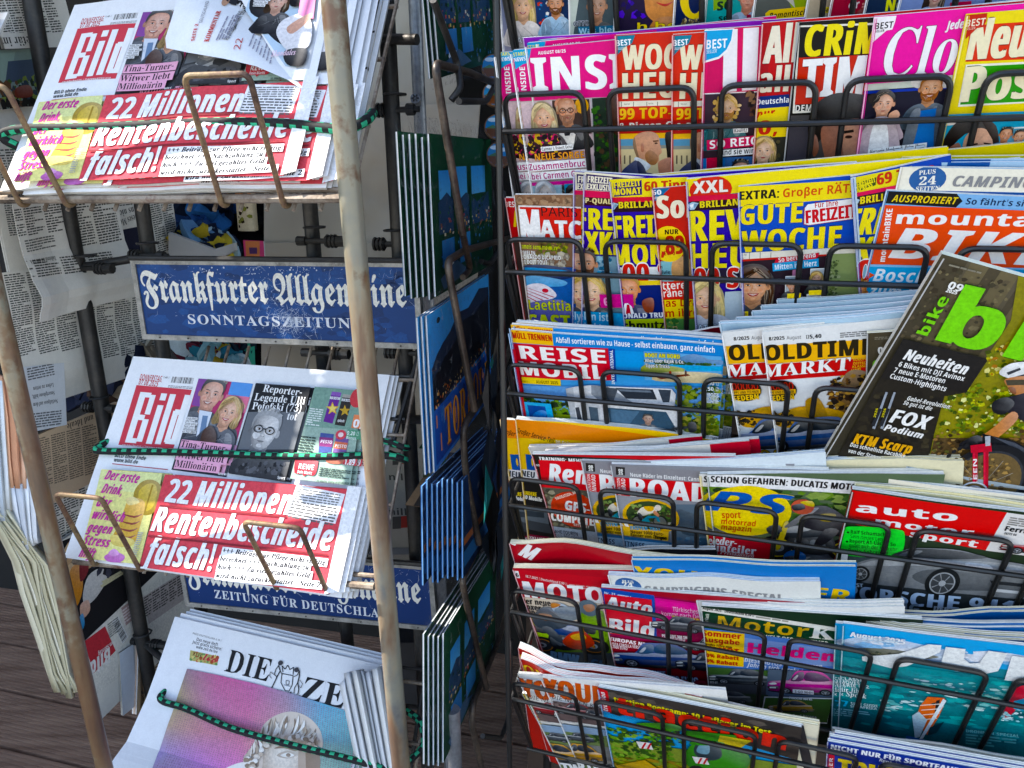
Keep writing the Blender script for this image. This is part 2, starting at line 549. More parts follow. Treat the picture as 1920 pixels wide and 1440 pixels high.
    def specks(s, pts, cols, n, size, seed=3, asp=1.0):
        """n small flecks of several colours inside a four-cornered area (foliage, gravel, crowds, water)"""
        A = [s.uv(*p) for p in pts]
        ph, s.photo = s.photo, True
        R = random.Random(seed)
        k0 = s.uv(*pts[0]); k1 = s.uv(pts[0][0] + 10, pts[0][1])
        kk = math.hypot(k1[0] - k0[0], k1[1] - k0[1]) / 10 * size
        for col in cols:
            P, Fs = [], []
            for _ in range(max(1, n // len(cols))):
                i, j = R.random(), R.random()
                u = (A[0][0] * (1 - i) + A[1][0] * i) * (1 - j) + (A[3][0] * (1 - i) + A[2][0] * i) * j
                v = (A[0][1] * (1 - i) + A[1][1] * i) * (1 - j) + (A[3][1] * (1 - i) + A[2][1] * i) * j
                r = kk * R.uniform(.4, 1.3); t0 = R.uniform(0, 6.28); b = len(P)
                for q in range(5):
                    t = t0 + q * 1.2566
                    rr = r * R.uniform(.6, 1.2)
                    P.append((u + rr * math.cos(t) * asp, v + rr * math.sin(t)))
                Fs.append((b, b + 1, b + 2, b + 3, b + 4))
            # flecks of one colour may touch: spread them over three printed levels
            for lv in range(3):
                s.raw(P, Fs[lv::3], col)
    def barcode(s, x0, y0, x1, y1, h, seed=1):
        s.q(x0, y0, x1, y1, h, 'f4f4f4')
        a, e, g, L, hh = s._frame(x0, y0, x1, y1, h)
        R = random.Random(seed); t = .04; P, Fs = [], []
        while t < .94:
            w = R.choice((.012, .02, .034)); k = len(P)
            for uu, vv in ((t, .12), (t + w, .12), (t + w, .95), (t, .95)):
                P.append((a[0] + e[0] * uu * L + g[0] * vv * hh, a[1] + e[1] * uu * L + g[1] * vv * hh))
            Fs.append((k, k + 1, k + 2, k + 3)); t += w + R.choice((.014, .022, .03))
        s.raw(P, Fs, '222')
    # --- printed portrait, local units of half the head height
    def face(s, cx, cy, h, hair='6b4a2f', skin='e8b896', style='short', top='333', turn=0.0, rot=0.0, beard=None, glasses=None, smile=True, shoulders=True, brow=None, lips=None, shade=None):
        c = s.uv(cx, cy); c2 = s.uv(cx, cy - h / 2)
        k = math.hypot(c2[0] - c[0], c2[1] - c[1])
        cr, sr = math.cos(rot), math.sin(rot)
        ph, s.photo = s.photo, True
        Rn = random.Random(int(cx * 7 + cy))
        def tr(p): return (c[0] + k * (p[0] * cr - p[1] * sr), c[1] + k * (p[0] * sr + p[1] * cr))
        def B(pts, col, n=4, tone=True):
            P = [tr(p) for p in smooth_loop(pts, n)]; s.shape(P, s.tone(P, col) if tone else col)
        def ov(x, y, a, b, n=14, r=0): return [tr((x + a * math.cos(t) * math.cos(r) - b * math.sin(t) * math.sin(r), y + a * math.cos(t) * math.sin(r) + b * math.sin(t) * math.cos(r))) for t in [2 * math.pi * i / n for i in range(n)]]
        def E(x, y, a, b, col, n=12, r=0): s.shape(ov(x, y, a, b, n, r), col)
        def SF(x, y, a, b, rim, core, n=14, r=0): s.soft(ov(x, y, a, b, n, r), rim, core, tr((x, y)))
        def strand(x0, y0, x1, y1, w, col, bow=.12):
            mx, my = (x0 + x1) / 2 + bow, (y0 + y1) / 2
            s.shape([tr(p) for p in ((x0 - w, y0), (mx - w, my), (x1, y1), (mx + w, my), (x0 + w, y0))], col)
        dk = shade or mixc(skin, '4a2414', .42); lt = mixc(skin, 'fff4e8', .34); md = mixc(skin, dk, .4)
        hd = mixc(hair, '000000', .5); hl = mixc(hair, 'fff0d8', .32); hs = (hair, hd, hl, mixc(hair, hd, .5))
        t = turn
        if style in ('long', 'bob'):
            low = 2.1 if style == 'long' else 1.15
            B([(-.95, -.4), (-.55, -1.22), (.35, -1.27), (1.0, -.5), (1.12, .5), (1.1, low * .8), (.8, low), (.3, low * .8), (-.4, low * .8), (-.9, low), (-1.15, low * .75), (-1.1, .4)], hd)
            for i in range(26):
                sx = -1 if i % 2 else 1; x = sx * Rn.uniform(.55, 1.02)
                strand(x * .8, Rn.uniform(-1.0, -.3), x * Rn.uniform(.95, 1.12), low * Rn.uniform(.6, .98), Rn.uniform(.025, .07), hs[i % 4], sx * Rn.uniform(.05, .2))
        elif style == 'curly':
            for i in range(46):
                an = math.pi * (.6 + 1.8 * Rn.random()); r_ = Rn.uniform(.75, 1.2)
                E(r_ * math.cos(an), .1 + r_ * 1.1 * math.sin(an) + (.5 if Rn.random() < .4 else 0), Rn.uniform(.1, .22), Rn.uniform(.1, .24), hs[i % 4], 8)
        if shoulders:
            B([(-.4, .5), (.4, .5), (.44, 1.15), (.7, 1.6), (-.7, 1.6), (-.44, 1.15)], md)
            B([(-.4, .85), (.1, 1.02), (.42, .8), (.42, 1.0), (-.1, 1.3), (-.42, 1.15)], dk)
            B([(-.46, 1.22), (0, 1.58), (.46, 1.22), (1.15, 1.45), (1.6, 2.1), (1.75, 3.3), (-1.75, 3.3), (-1.6, 2.1), (-1.15, 1.45)], top)
            tk = mixc(top, '000000', .4); tl = mixc(top, 'ffffff', .18)
            B([(-1.2, 1.6), (-.7, 1.5), (-.5, 2.3), (-.75, 3.2), (-1.5, 3.2), (-1.55, 2.2)], tk); B([(.5, 1.6), (1.0, 1.6), (1.3, 2.3), (.9, 2.6)], tl)
            for i in range(7): strand(Rn.uniform(-1.2, 1.2), Rn.uniform(1.7, 2.2), Rn.uniform(-1.3, 1.3), Rn.uniform(2.4, 3.2), .04, (tk, tl)[i % 2])
        E(-.76 + .1 * t, .06, .13, .22, dk); E(.76 + .1 * t, .06, .13, .22, md)
        hp = smooth_loop([(-.72, -.3), (-.6, -.82), (0, -1.0), (.6, -.82), (.72, -.3), (.66, .3), (.46, .76), (.17, .98), (-.17, .98), (-.46, .76), (-.66, .3)], 3)
        rim = [mixc(dk, skin, min(1, max(0, .5 + .55 * p[0] - .15 * p[1]))) for p in hp]
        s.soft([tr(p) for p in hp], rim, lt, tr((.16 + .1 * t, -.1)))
        x0 = .14 * t
        mids = mixc(skin, lt, .35)
        ck = 'd0d0d0' if shade else 'dc7060'
        SF(x0 - .36, .3, .2, .2, mids, mixc(skin, ck, .26)); SF(x0 + .36, .28, .2, .2, mids, mixc(skin, ck, .24))
        if beard:
            bp = smooth_loop([(-.66, .15), (-.42, .42), (0, .36), (.42, .42), (.66, .15), (.56, .75), (.2, 1.05), (-.2, 1.05), (-.56, .75)], 3)
            s.shape([tr(p) for p in bp], [mixc(beard, '000000', .25 - .2 * p[0]) for p in bp])
            for i in range(14): strand(Rn.uniform(-.5, .5), Rn.uniform(.45, .7), Rn.uniform(-.5, .5), Rn.uniform(.8, 1.05), .02, (mixc(beard, '000000', .3), mixc(beard, 'ffffff', .2))[i % 2], .02)
        for sx in (-1, 1):
            ex = x0 + sx * .3
            SF(ex, -.06, .21, .15, mids if sx > 0 else skin, md)
            E(ex, -.03, .12, .05, 'd8ccc4', 10); E(ex + .02 * t, -.03, .056, .056, '241812', 8)
            B([(ex - .15, -.05), (ex, -.105), (ex + .15, -.04), (ex, -.08)], '1e120e', 2, False); B([(ex - .12, .01), (ex, .035), (ex + .12, .01), (ex, .02)], dk, 2, False)
            B([(ex - .19, -.2), (ex - .02, -.265), (ex + .19, -.2), (ex, -.215)], brow or hd, 2, False)
        B([(x0 - .07, -.1), (x0 - .02, .05), (x0 - .05, .27), (x0 - .14, .3), (x0 - .11, .1)], md, 3, False)
        SF(x0 + .01, .26, .12, .09, md, lt, 10); E(x0 - .06, .31, .035, .02, dk, 6); E(x0 + .07, .31, .035, .02, dk, 6)
        lp = lips or ('b44c50' if style in ('long', 'bob') else 'a86558'); ld = mixc(lp, '200808', .5)
        if smile:
            B([(x0 - .27, .49), (x0, .5), (x0 + .27, .47), (x0 + .15, .64), (x0 - .14, .65)], lp, 3); B([(x0 - .21, .52), (x0, .54), (x0 + .21, .505), (x0, .605)], 'efe6dc', 3, False)
            B([(x0 - .3, .46), (x0 - .22, .53), (x0 - .27, .55)], ld, 2, False); B([(x0 + .3, .44), (x0 + .22, .52), (x0 + .27, .53)], ld, 2, False)
        else:
            B([(x0 - .2, .56), (x0, .52), (x0 + .2, .55), (x0, .64)], lp, 3); B([(x0 - .2, .565), (x0, .57), (x0 + .2, .56), (x0, .582)], ld, 2, False)
        SF(x0, .8, .16, .1, skin if not beard else beard, mids if not beard else beard, 10)
        if style == 'short':
            B([(-.74, .0), (-.79, -.5), (-.52, -1.02), (.1, -1.14), (.6, -.97), (.8, -.5), (.74, .0), (.67, -.46), (.42, -.74), (-.2, -.78), (-.62, -.5)], mixc(hair, hd, .6))
            for i in range(26):
                x = Rn.uniform(-.75, .75); strand(x, -.62 - .42 * (1 - x * x), x * .9 + Rn.uniform(-.12, .2), -.78 - .38 * (1 - x * x) - Rn.uniform(.0, .12), .05, hs[i % 4], Rn.uniform(-.1, .1))
        elif style == 'bald':
            B([(-.78, .05), (-.83, -.35), (-.68, -.5), (-.7, -.1)], hair, 3); B([(.78, .05), (.83, -.35), (.68, -.5), (.7, -.1)], hair, 3); SF(.18, -.7, .28, .16, mids, lt)
        elif style in ('long', 'bob', 'curly'):
            B([(-.9, .1), (-.88, -.6), (-.45, -1.18), (.25, -1.24), (.82, -.7), (.9, .0), (.72, -.3), (.3, -.84), (-.2, -.82), (-.68, -.25)], hair)
            for i in range(24):
                sx = -1 if i % 2 else 1; strand(Rn.uniform(-.1, .25), Rn.uniform(-1.2, -.95), sx * Rn.uniform(.66, .92), Rn.uniform(-.45, .15), .035, hs[i % 4], sx * .2)
        elif style == 'bun':
            SF(-.85, -.55, .5, .45, hd, hair)
            B([(-.85, .2), (-.95, -.5), (-.5, -1.2), (.2, -1.25), (.78, -.75), (.8, -.1), (.6, -.5), (.1, -.85), (-.5, -.55), (-.66, -.1)], hd)
            for i in range(16): strand(Rn.uniform(-.2, .5), -1.05, -.8 + Rn.uniform(-.1, .3), Rn.uniform(-.7, -.2), .03, hs[i % 4], -.2)
        if glasses:
            for sx in (-1, 1):
                ex = x0 + sx * .33; L_ = ov(ex, -.02, .27, .2, 16)
                I_ = ov(ex, -.02, .22, .15, 16); n = 16
                s.raw(L_ + I_, [(i, (i + 1) % n, n + (i + 1) % n, n + i) for i in range(n)], glasses)
            s.shape([tr(p) for p in ((x0 - .1, -.1), (x0 + .1, -.1), (x0 + .1, -.04), (x0 - .1, -.04))], glasses)
        s.photo = ph
    # --- printed car in three-quarter view; ground line from (x0,y0) to (x1,y1), nose at x0
    def car(s, x0, y0, x1, y1, h, col, glass='2a3440', night=False, roof=1.0):
        a, e, g, L, hh = s._frame(x0, y0, x1, y1, h)
        def tr(p): return (a[0] + e[0] * p[0] * L + g[0] * p[1] * hh, a[1] + e[1] * p[0] * L + g[1] * p[1] * hh)
        s.photo = True
        def B(pts, c, n=3):
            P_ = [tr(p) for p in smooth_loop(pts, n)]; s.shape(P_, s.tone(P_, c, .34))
        def P(pts, c): s.shape([tr(p) for p in pts], c)
        dk, lt = mixc(col, '000000', .5), mixc(col, 'ffffff', .35)
        r = L * .085
        B([(.02, .06), (.5, -.02), (.98, .08), (.9, .16), (.1, .15)], '15161a')
        B([(.0, .32), (.04, .5), (.3, .56), (.42, .95 * roof), (.55, 1.0 * roof), (.78, .96 * roof), (.92, .62), (.99, .52), (1.0, .25), (.9, .14), (.1, .1), (.01, .16)], col)
        B([(.03, .5), (.3, .57), (.9, .62), (.98, .5), (.6, .46), (.3, .44)], lt)
        B([(.01, .3), (.3, .32), (.99, .3), (.9, .15), (.1, .11), (.01, .17)], dk)
        B([(.33, .57), (.44, .9 * roof), (.53, .93 * roof), (.5, .6)], glass); B([(.54, .6), (.57, .93 * roof), (.74, .9 * roof), (.87, .63)], glass)
        B([(.36, .62), (.42, .8 * roof), (.45, .8 * roof), (.4, .62)], mixc(glass, 'ffffff', .4))
        B([(.02, .42), (.1, .47), (.13, .4), (.04, .36)], 'f2f2ea'); B([(.0, .3), (.14, .31), (.13, .2), (.01, .2)], '22252a')
        P([(.02, .27), (.11, .28), (.11, .22), (.02, .21)], 'e8e6e0')
        for wx in (.24, .8):
            for rr, cc in ((1, '121214'), (.68, '9a9da2'), (.58, '3a3c40'), (.2, 'b8babd')):
                u, v = tr((wx, .14)); s.lel(u, v, r * rr, r * rr * 1.02, cc, 16)
            for q in range(5):
                an = q * 1.257; u, v = tr((wx, .14)); s.shape([(u + r * .18 * math.cos(an + .5), v + r * .18 * math.sin(an + .5)), (u + r * .56 * math.cos(an), v + r * .56 * math.sin(an)), (u + r * .56 * math.cos(an + .3), v + r * .56 * math.sin(an + .3))], 'a4a7aa')
        s.photo = False
    # --- printed motorcycle with a rider leaning to the right
    def moto(s, x0, y0, x1, y1, h, body='2a2c30', suit='26282e', helmet='d8d4cc', accent='c8a030', flip=False):
        a, e, g, L, hh = s._frame(x0, y0, x1, y1, h)
        def tr(p):
            x = 1 - p[0] if flip else p[0]
            return (a[0] + e[0] * x * L + g[0] * p[1] * hh, a[1] + e[1] * x * L + g[1] * p[1] * hh)
        s.photo = True
        def B(pts, c, n=3):
            P_ = [tr(p) for p in smooth_loop(pts, n)]; s.shape(P_, s.tone(P_, c, .34))
        for wx, r in ((.2, .19), (.82, .18)):
            for rr, cc in ((1, '141416'), (.74, accent), (.66, '26282b'), (.3, '8a8c90'), (.14, '202224')):
                u, v = tr((wx, .2)); s.lel(u, v, L * r * rr, L * r * rr, cc, 18)
        B([(.3, .2), (.5, .1), (.7, .16), (.68, .42), (.45, .5), (.3, .4)], '1c1d20')
        for i in range(5): B([(.36 + .07 * i, .2), (.42 + .07 * i, .22), (.4 + .07 * i, .36), (.35 + .07 * i, .34)], ('5a5d62', '33363a', '7c7f84')[i % 3])
        B([(.2, .48), (.34, .62), (.6, .58), (.66, .46), (.45, .4), (.28, .4)], body)
        B([(.24, .5), (.36, .6), (.5, .55), (.36, .48)], mixc(body, 'ffffff', .4))
        B([(.18, .22), (.22, .2), (.3, .62), (.26, .64)], accent)
        B([(.1, .55), (.2, .62), (.24, .5), (.14, .44)], '33363a')
        B([(.62, .5), (.9, .62), (.98, .56), (.75, .44)], '202226')
        B([(.4, .62), (.46, .88), (.62, .94), (.8, .74), (.78, .56), (.6, .52)], suit)
        B([(.46, .86), (.56, .9), (.36, .62), (.26, .58)], mixc(suit, 'ffffff', .2))
        B([(.62, .56), (.74, .54), (.62, .3), (.52, .26)], mixc(suit, '000000', .3))
        B([(.56, .8), (.7, .82), (.68, .7), (.58, .7)], mixc(suit, accent, .5))
        u, v = tr((.42, .92)); s.lel(u, v, L * .1, L * .105, helmet, 16)
        B([(.33, .94), (.42, .97), (.44, .89), (.35, .86)], '20262e')
        B([(.4, 1.0), (.5, 1.02), (.52, .93), (.45, .95)], accent)
        s.photo = False
    # --- turn the collected flat shapes into one mesh that follows the bend
    def build(s, name, mat, parent, back='888', cuts=None, bg='fff'):
        bm = bmesh.new()
        lay = bm.loops.layers.float_color.new('ink')
        E_ = s.EPS
        def addf(pts, cols):
            vs = [bm.verts.new(p) for p in pts]
            try: f = bm.faces.new(vs)
            except ValueError: return
            for lp, c in zip(f.loops, cols): lp[lay] = c
        b = rgb(bg)
        if s.crease: s.lrect(0, 0, .0011, s.H, mixc(bg, 'ffffff', .45)); s.lrect(.0016, 0, .0021, s.H, mixc(bg, '000000', .25))  # pale spine strip and, beside it, a shadow line put into the colour
        addf([(0, 0, 0), (s.W, 0, 0), (s.W, s.H, 0), (0, s.H, 0)], [b] * 4)
        vv = [bm.verts.new((p[0], p[1], p[2] * E_)) for p in s.v]
        for f, c in zip(s.f, s.c):
            try: fc = bm.faces.new([vv[i] for i in f])
            except ValueError: continue
            if isinstance(c, list):
                for lp, k in zip(fc.loops, c): lp[lay] = k
            else:
                for lp in fc.loops: lp[lay] = c
        bm.normal_update()
        big = [f for f in bm.faces if len(f.verts) > 4]
        bmesh.ops.triangulate(bm, faces=big)
        def cut(co, no, clear=False):
            bmesh.ops.bisect_plane(bm, geom=bm.verts[:] + bm.edges[:] + bm.faces[:], plane_co=co, plane_no=no, clear_outer=clear, dist=1e-7)
        cut((0, 0, 0), (-1, 0, 0), True); cut((s.W, 0, 0), (1, 0, 0), True)
        cut((0, 0, 0), (0, -1, 0), True); cut((0, s.H, 0), (0, 1, 0), True)
        if s.bend:
            n = s.NC
            for i in range(1, n): cut((s.W * i / n, 0, 0), (1, 0, 0))
        if s.vb:
            n = s.NC
            for i in range(1, n): cut((0, s.H * i / n, 0), (0, 1, 0))
        lone = [v for v in bm.verts if not v.link_faces]
        bmesh.ops.delete(bm, geom=lone, context='VERTS')
        off = wloc(parent)
        for v in bm.verts:
            v.co = s.pos(v.co.x, v.co.y, v.co.z) - off
        bm.normal_update()
        flip = [f for f in bm.faces if f.normal.dot(s.N) < 0]
        bmesh.ops.reverse_faces(bm, faces=flip)
        me = bpy.data.meshes.new(name)
        bm.to_mesh(me); bm.free()
        me.materials.append(mat)
        o = bpy.data.objects.new(name, me)
        if parent is not None: o.parent = parent
        return link(o)
    def slab(s, name, mat, parent, t, cols, spine=None, n=14, inset=.0006, side=None, nv=1):
        """the leaves under the sheet: thickness t in strips of the given colours, same bend"""
        vs, fs, cs = [], [], []
        k = len(cols)
        if not (s.bend): n = 1
        if s.vb: nv = s.NC
        def ring(j):
            h = -.0002 - t * j / k
            base = len(vs)
            loop = [(i / n, 0) for i in range(n)] + [(1, i / nv) for i in range(nv)] + [(1 - i / n, 1) for i in range(n)] + [(0, 1 - i / nv) for i in range(nv)]
            for a, b in loop: vs.append(s.pos(inset + (s.W - 2 * inset) * a, inset + (s.H - 2 * inset) * b, h))
            return base, len(loop)
        rings = [ring(j) for j in range(k + 1)]
        for j in range(k):
            b0, m_ = rings[j]; b1, _ = rings[j + 1]
            for i in range(m_):
                fs.append((b0 + i, b0 + (i + 1) % m_, b1 + (i + 1) % m_, b1 + i))
                left = i >= 2 * n + nv
                cs.append(rgb(spine) if (left and spine) else rgb(cols[j]))
        # back sheet
        b1, m_ = rings[-1]
        bk = len(vs)
        for j in range(nv + 1):
            for i in range(n + 1): vs.append(s.pos(inset + (s.W - 2 * inset) * i / n, inset + (s.H - 2 * inset) * j / nv, -.0002 - t))
        for j in range(nv):
            for i in range(n):
                a = bk + j * (n + 1) + i
                fs.append((a, a + 1, a + n + 2, a + n + 1)); cs.append(rgb(side or cols[-1]))
        return mesh_obj(name, vs, fs, mat, parent, cs)
# ------------------------------------------------------------------ setting
def deck_mat():
    mt, n, l, b = new_mat('grooved_decking')
    tc = n.new('ShaderNodeTexCoord')
    mp = n.new('ShaderNodeMapping'); l.new(tc.outputs['Object'], mp.inputs[0]); mp.inputs['Scale'].default_value = (1.2, 14, 1)
    t = noise(n, l, 3.0, 6, 0.6, mp.outputs[0])
    t2 = noise(n, l, 1.7, 4)
    r = ramp(n, l, t.outputs['Fac'], [(0.3, '725443'), (0.5, '947562'), (0.72, 'ac8b74')])
    mx = n.new('ShaderNodeMixRGB'); mx.blend_type = 'MULTIPLY'; mx.inputs[0].default_value = 0.7
    r2 = ramp(n, l, t2.outputs['Fac'], [(0.3, (0.6, 0.58, 0.56, 1)), (0.65, (1, 1, 1, 1))])
    l.new(r.outputs[0], mx.inputs[1]); l.new(r2.outputs[0], mx.inputs[2])
    l.new(mx.outputs[0], b.inputs['Base Color'])
    b.inputs['Roughness'].default_value = 0.62
    bump(n, l, b, t.outputs['Fac'], 0.4, 0.002)
    return mt
M_DECK = deck_mat()
def build_floor():
    """boards with a gap between them and fine grooves along each"""
    a = rad(16); X, Y = xdir(a), ndir(a)
    b = MB()
    wdt, y0 = 0.1665, 1.295
    for i in range(-9, 14):
        base = y0 + wdt * i
        g = 14
        zz = -.0005 * (i % 3)
        prof = [(0, -.02)]
        step = (wdt - .008) / g
        for k in range(g):
            s = k * step
            if 0 < i < 8 or True:
                prof += [(s, zz), (s + step * .62, zz), (s + step * .66, zz - .0025), (s + step * .96, zz - .0025)]
        prof += [(wdt - .008, -.02)]
        o = len(b.v)
        for s, z in prof:
            for u in (-3.0, 2.6): b.v.append(X * u + Y * (base + s) + Z * z)
        for k in range(len(prof) - 1):
            q = o + 2 * k
            b.f.append((q, q + 1, q + 3, q + 2)); b.c.append((.5, .5, .5, 1))
    o = b.build('deck', M_DECK)
    tag(o, kind='structure')
build_floor()
g = MB()
g.quad(Vector((-60, -60, -.03)), Vector((60, -60, -.03)), Vector((60, 60, -.03)), Vector((-60, 60, -.03)))
tag(g.build('ground', plain('paving', [(0.3, 'bcb6aa'), (0.7, 'd2ccc0')], 6, 0.85)), kind='structure')

# unseen houses added on the left: they keep the sun off the magazine rack and let it in over a low roof
SH_K = 7.5 * sun_vec.y / -sun_vec.x
def house(name, label, y0, y1, hgt, n):
    o = Vector((-7.5, (y0 + y1) / 2, 0))
    h = thing(name, o, label, 'building', 'houses across the lane')
    b = MB(); b.box(Vector((-12.0, y0, 0)), Vector((4.5, 0, 0)), Vector((0, y1 - y0, 0)), Vector((0, 0, hgt))); b.build('wall', HM[0], h)
    r = MB(); r.box(Vector((-12.2, y0, hgt + .003)), Vector((4.75, 0, 0)), Vector((0, y1 - y0, 0)), Vector((0, 0, .12))); r.build('roof', HM[3], h)
    for fl in range(3 if n > 1 else 2):
        for k in range(n):
            y = y0 + (y1 - y0) * (k + .5) / n - .5 * min(1, (y1 - y0) / 2); z = 1.2 + 3.0 * fl; wd = min(1.0, (y1 - y0) / 2)
            w = MB(); w.box(Vector((-7.5, y, z)), Vector((.03, 0, 0)), Vector((0, wd, 0)), Vector((0, 0, 1.6)))
            wo = w.build('window', HM[1], h)
            if n > 1:
                for q in (-.6, wd + .05):
                    s = MB(); s.box(Vector((-7.5, y + q, z)), Vector((.05, 0, 0)), Vector((0, .55, 0)), Vector((0, 0, 1.6))); s.build('shutter', HM[2], wo)
HM = [plain('rendered_wall', [(0.3, 'c8bca4'), (0.7, 'd8ccb4')], 5, 0.9, 0.003), plain('window_glass', [(0.3, '2a343c'), (0.7, '3c4850')], 2, 0.1), plain('green_shutter', [(0.3, '3a5a44'), (0.7, '486a52')], 12, 0.6), plain('roof_tiles', [(0.3, '8a4a34'), (0.7, 'a8624a')], 14, 0.8, 0.01)]
GAP0, GAP1, LOWZ = .80 + SH_K, 1.20 + SH_K, 8.35
house('shade_house', 'tall cream town house across the lane, nearer of two, left of the picture', -1.3, GAP0, 11.5, 1)
house('shade_house', 'tall cream town house across the lane, farther of two, left of the picture', GAP1, 9.0, 11.5, 3)
house('low_shade_house', 'narrow lower house between the two tall ones, left of the picture', GAP0 + .002, GAP1 - .002, LOWZ, 1)

# the kiosk's roof over everything behind the stand
def kiosk_roof():
    o = Vector((0, 1.9, 2.3)); h = thing('kiosk_roof', o, 'flat dark roof of the kiosk above the picture, over the back of the stand', 'roof')
    b = MB(); b.box(Vector((-2.4, 1.27, 2.30)), Vector((4.6, 0, 0)), Vector((0, 1.6, 0)), Vector((0, 0, .05))); b.build('roof_board', HM[4], h)
    b = MB(); b.box(Vector((-2.4, 1.25, 2.22)), Vector((4.6, 0, 0)), Vector((0, .02, 0)), Vector((0, 0, .16))); b.build('fascia', HM[3], h)
HM.append(plain('dark_boards', [(0.3, '4a4038'), (0.7, '5c5046')], 8, .8))
kiosk_roof()

# ------------------------------------------------------------------ what stands behind the racks
def upright(name, x0, y0, x1, y1, P0, N, th, mat, label=None, cat=None, parent=None):
    """a panel between two picture corners on the plane P0,N"""
    a, b_, c, d = (hit(*p, P0, N) for p in ((x0, y0), (x1, y0), (x1, y1), (x0, y1)))
    m_ = MB(); n_ = N.normalized()
    if n_.dot(CAM - P0) < 0: n_ = -n_
    w = (b_ - a); hgt = (d - a)
    m_.box(a, w, hgt, -n_ * th)
    o = m_.build(name, mat, parent)
    if label: tag(o, label, cat)
    return o
FN0 = at(400, 1078, 1.04)                        # front of the newspaper stand
LEAN = rad(-1.57)
PDV = Z * math.cos(LEAN) + NN * math.sin(LEAN)
FNN = NX.cross(PDV).normalized()
def back(dn): return FN0 + NN * dn
def tarp_mat():
    mt, n, l, b = new_mat('creased_white_sheet')
    t = noise(n, l, 2.2, 3, 0.5); t2 = noise(n, l, 8, 5, 0.6)
    t.inputs['Distortion'].default_value = 1.4
    r = ramp(n, l, t.outputs['Fac'], [(0.3, 'a89a82'), (0.5, 'baae9a'), (0.7, 'c8beae')])
    l.new(r.outputs[0], b.inputs['Base Color']); b.inputs['Roughness'].default_value = 0.42
    bump(n, l, b, t.outputs['Fac'], 0.9, 0.05)
    return mt
M_TARP = tarp_mat()
TN = ndir(rad(8))
T0 = FN0 + NN * .62
for i, (y0, y1, x0, x1, off, lb) in enumerate(((-400, 200, 500, 900, 0, 'upper creased white sheet hanging behind the steel pipes'), (195, 458, 495, 900, .012, 'middle creased white sheet between the pipes and the postcards'), (455, 835, 490, 900, .024, 'lower creased white sheet behind the blue newspaper sign'))):
    upright('plastic_sheet', x0, y0, x1, y1, T0 + TN * (.03 - off), TN, .006, M_TARP, lb, 'sheet')
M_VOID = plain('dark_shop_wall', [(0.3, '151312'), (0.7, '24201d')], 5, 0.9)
M_WOODW = plain('brown_boards', [(0.3, '32251c'), (0.7, '503d30')], 7, 0.7, 0.003)
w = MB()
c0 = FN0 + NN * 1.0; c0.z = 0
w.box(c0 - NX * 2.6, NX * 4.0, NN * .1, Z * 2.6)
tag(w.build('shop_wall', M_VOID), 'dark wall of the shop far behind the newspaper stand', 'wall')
w = MB()

mw0 = at(960, 690, 0.8); mw0.z = 0
for i in range(14):
    w.box(mw0 + MN * .40 - MX * .12 + Z * (.19 * i), MX * 1.7, MN * .03, Z * .184)
tag(w.build('kiosk_wall', M_WOODW), 'brown board wall of the kiosk behind the magazine rack', 'wall')

# price poster and green packs low behind the stand
def flat_print(name, label, cat, TL, TR, BL, P0, N, art, mat=None, o=(0, 0, 1), t=.003, bend=None, vb=None, bg='fff', pages=('ddd', 'ccc'), group=None, parent=None, part='front', W=None, H=None):
    p = lambda q: hit(o[0] + q[0] / o[2], o[1] + q[1] / o[2], P0, N)
    a, b_, c = p(TL), p(TR), p(BL)
    X = (b_ - a); Wd = W or X.length; X.normalize()
    n_ = N.normalized()
    Y = n_.cross(X).normalized()
    if Y.dot(c - a) < 0: Y = -Y
    Ht = H or (c - a).dot(Y)
    s = Sheet(a, X, Y, Wd, Ht, bend, o, vb); s.o_x = TL[0]
    if art: art(s)
    root = thing(name, s.pos(Wd / 2, Ht), label, cat, group)
    s.build(part, mat or M_NEWS, root, bg=bg)
    if t: s.slab('leaves' if cat == 'newspaper' else 'backing', M_EDGE, root, t, pages)
    return root, s
B5 = FN0 + NN * .50
def art_price(a):
    a.lrect(0, 0, a.W, a.H, 'aca9a2', '9a9892')
    for y in (880, 1000):
        a.T('£0.99' if y == 880 else '£0.69', 776, y, 778, y - 66, 12, 'B', '8a2028'); a.poly([(736, y - 8), (752, y - 9), (752, y - 32), (736, y - 31)], '4a4a4a'); a.poly([(752, y - 10), (778, y - 12), (776, y - 34), (752, y - 32)], 'a03028')
    for y in (900, 965): a.T('nilli', 730, y, 770, y + 1, 12, 'B', '4a4a48')
flat_print('price_poster', 'pale price poster with red figures low behind the stand', 'poster', (690, 835), (792, 842), (690, 1045), B5, TN, art_price, M_SIGN, bg='999')
def art_gpack(a):
    a.lrect(0, 0, a.W, a.H, '2a5a34', '1c4426'); a.lrect(.006, .01, a.W - .006, a.H * .45, '6a7a38'); a.lrect(.006, a.H * .5, a.W - .006, a.H * .92, 'b89a28'); a.lrect(.01, a.H * .7, a.W - .01, a.H * .9, '2a88b0')
flat_print('snack_pack', 'green snack pack with yellow and blue panel beside the price poster', 'packet', (786, 838), (832, 840), (786, 1008), B5 + NN * .03, TN, art_gpack, M_SIGN, t=.02, bg='2a5a34', pages=('2a5a34', '224a2c'))
flat_print('snack_pack', 'dark green snack pack below the one with the blue panel', 'packet', (786, 1030), (832, 1034), (786, 1170), B5 + NN * .03, TN, lambda a: (a.lrect(0, 0, a.W, a.H, '22482c'), a.lrect(.006, .006, a.W - .006, .05, '5a6a38')), M_SIGN, t=.02, bg='22482c', pages=('22482c', '1c3a24'))
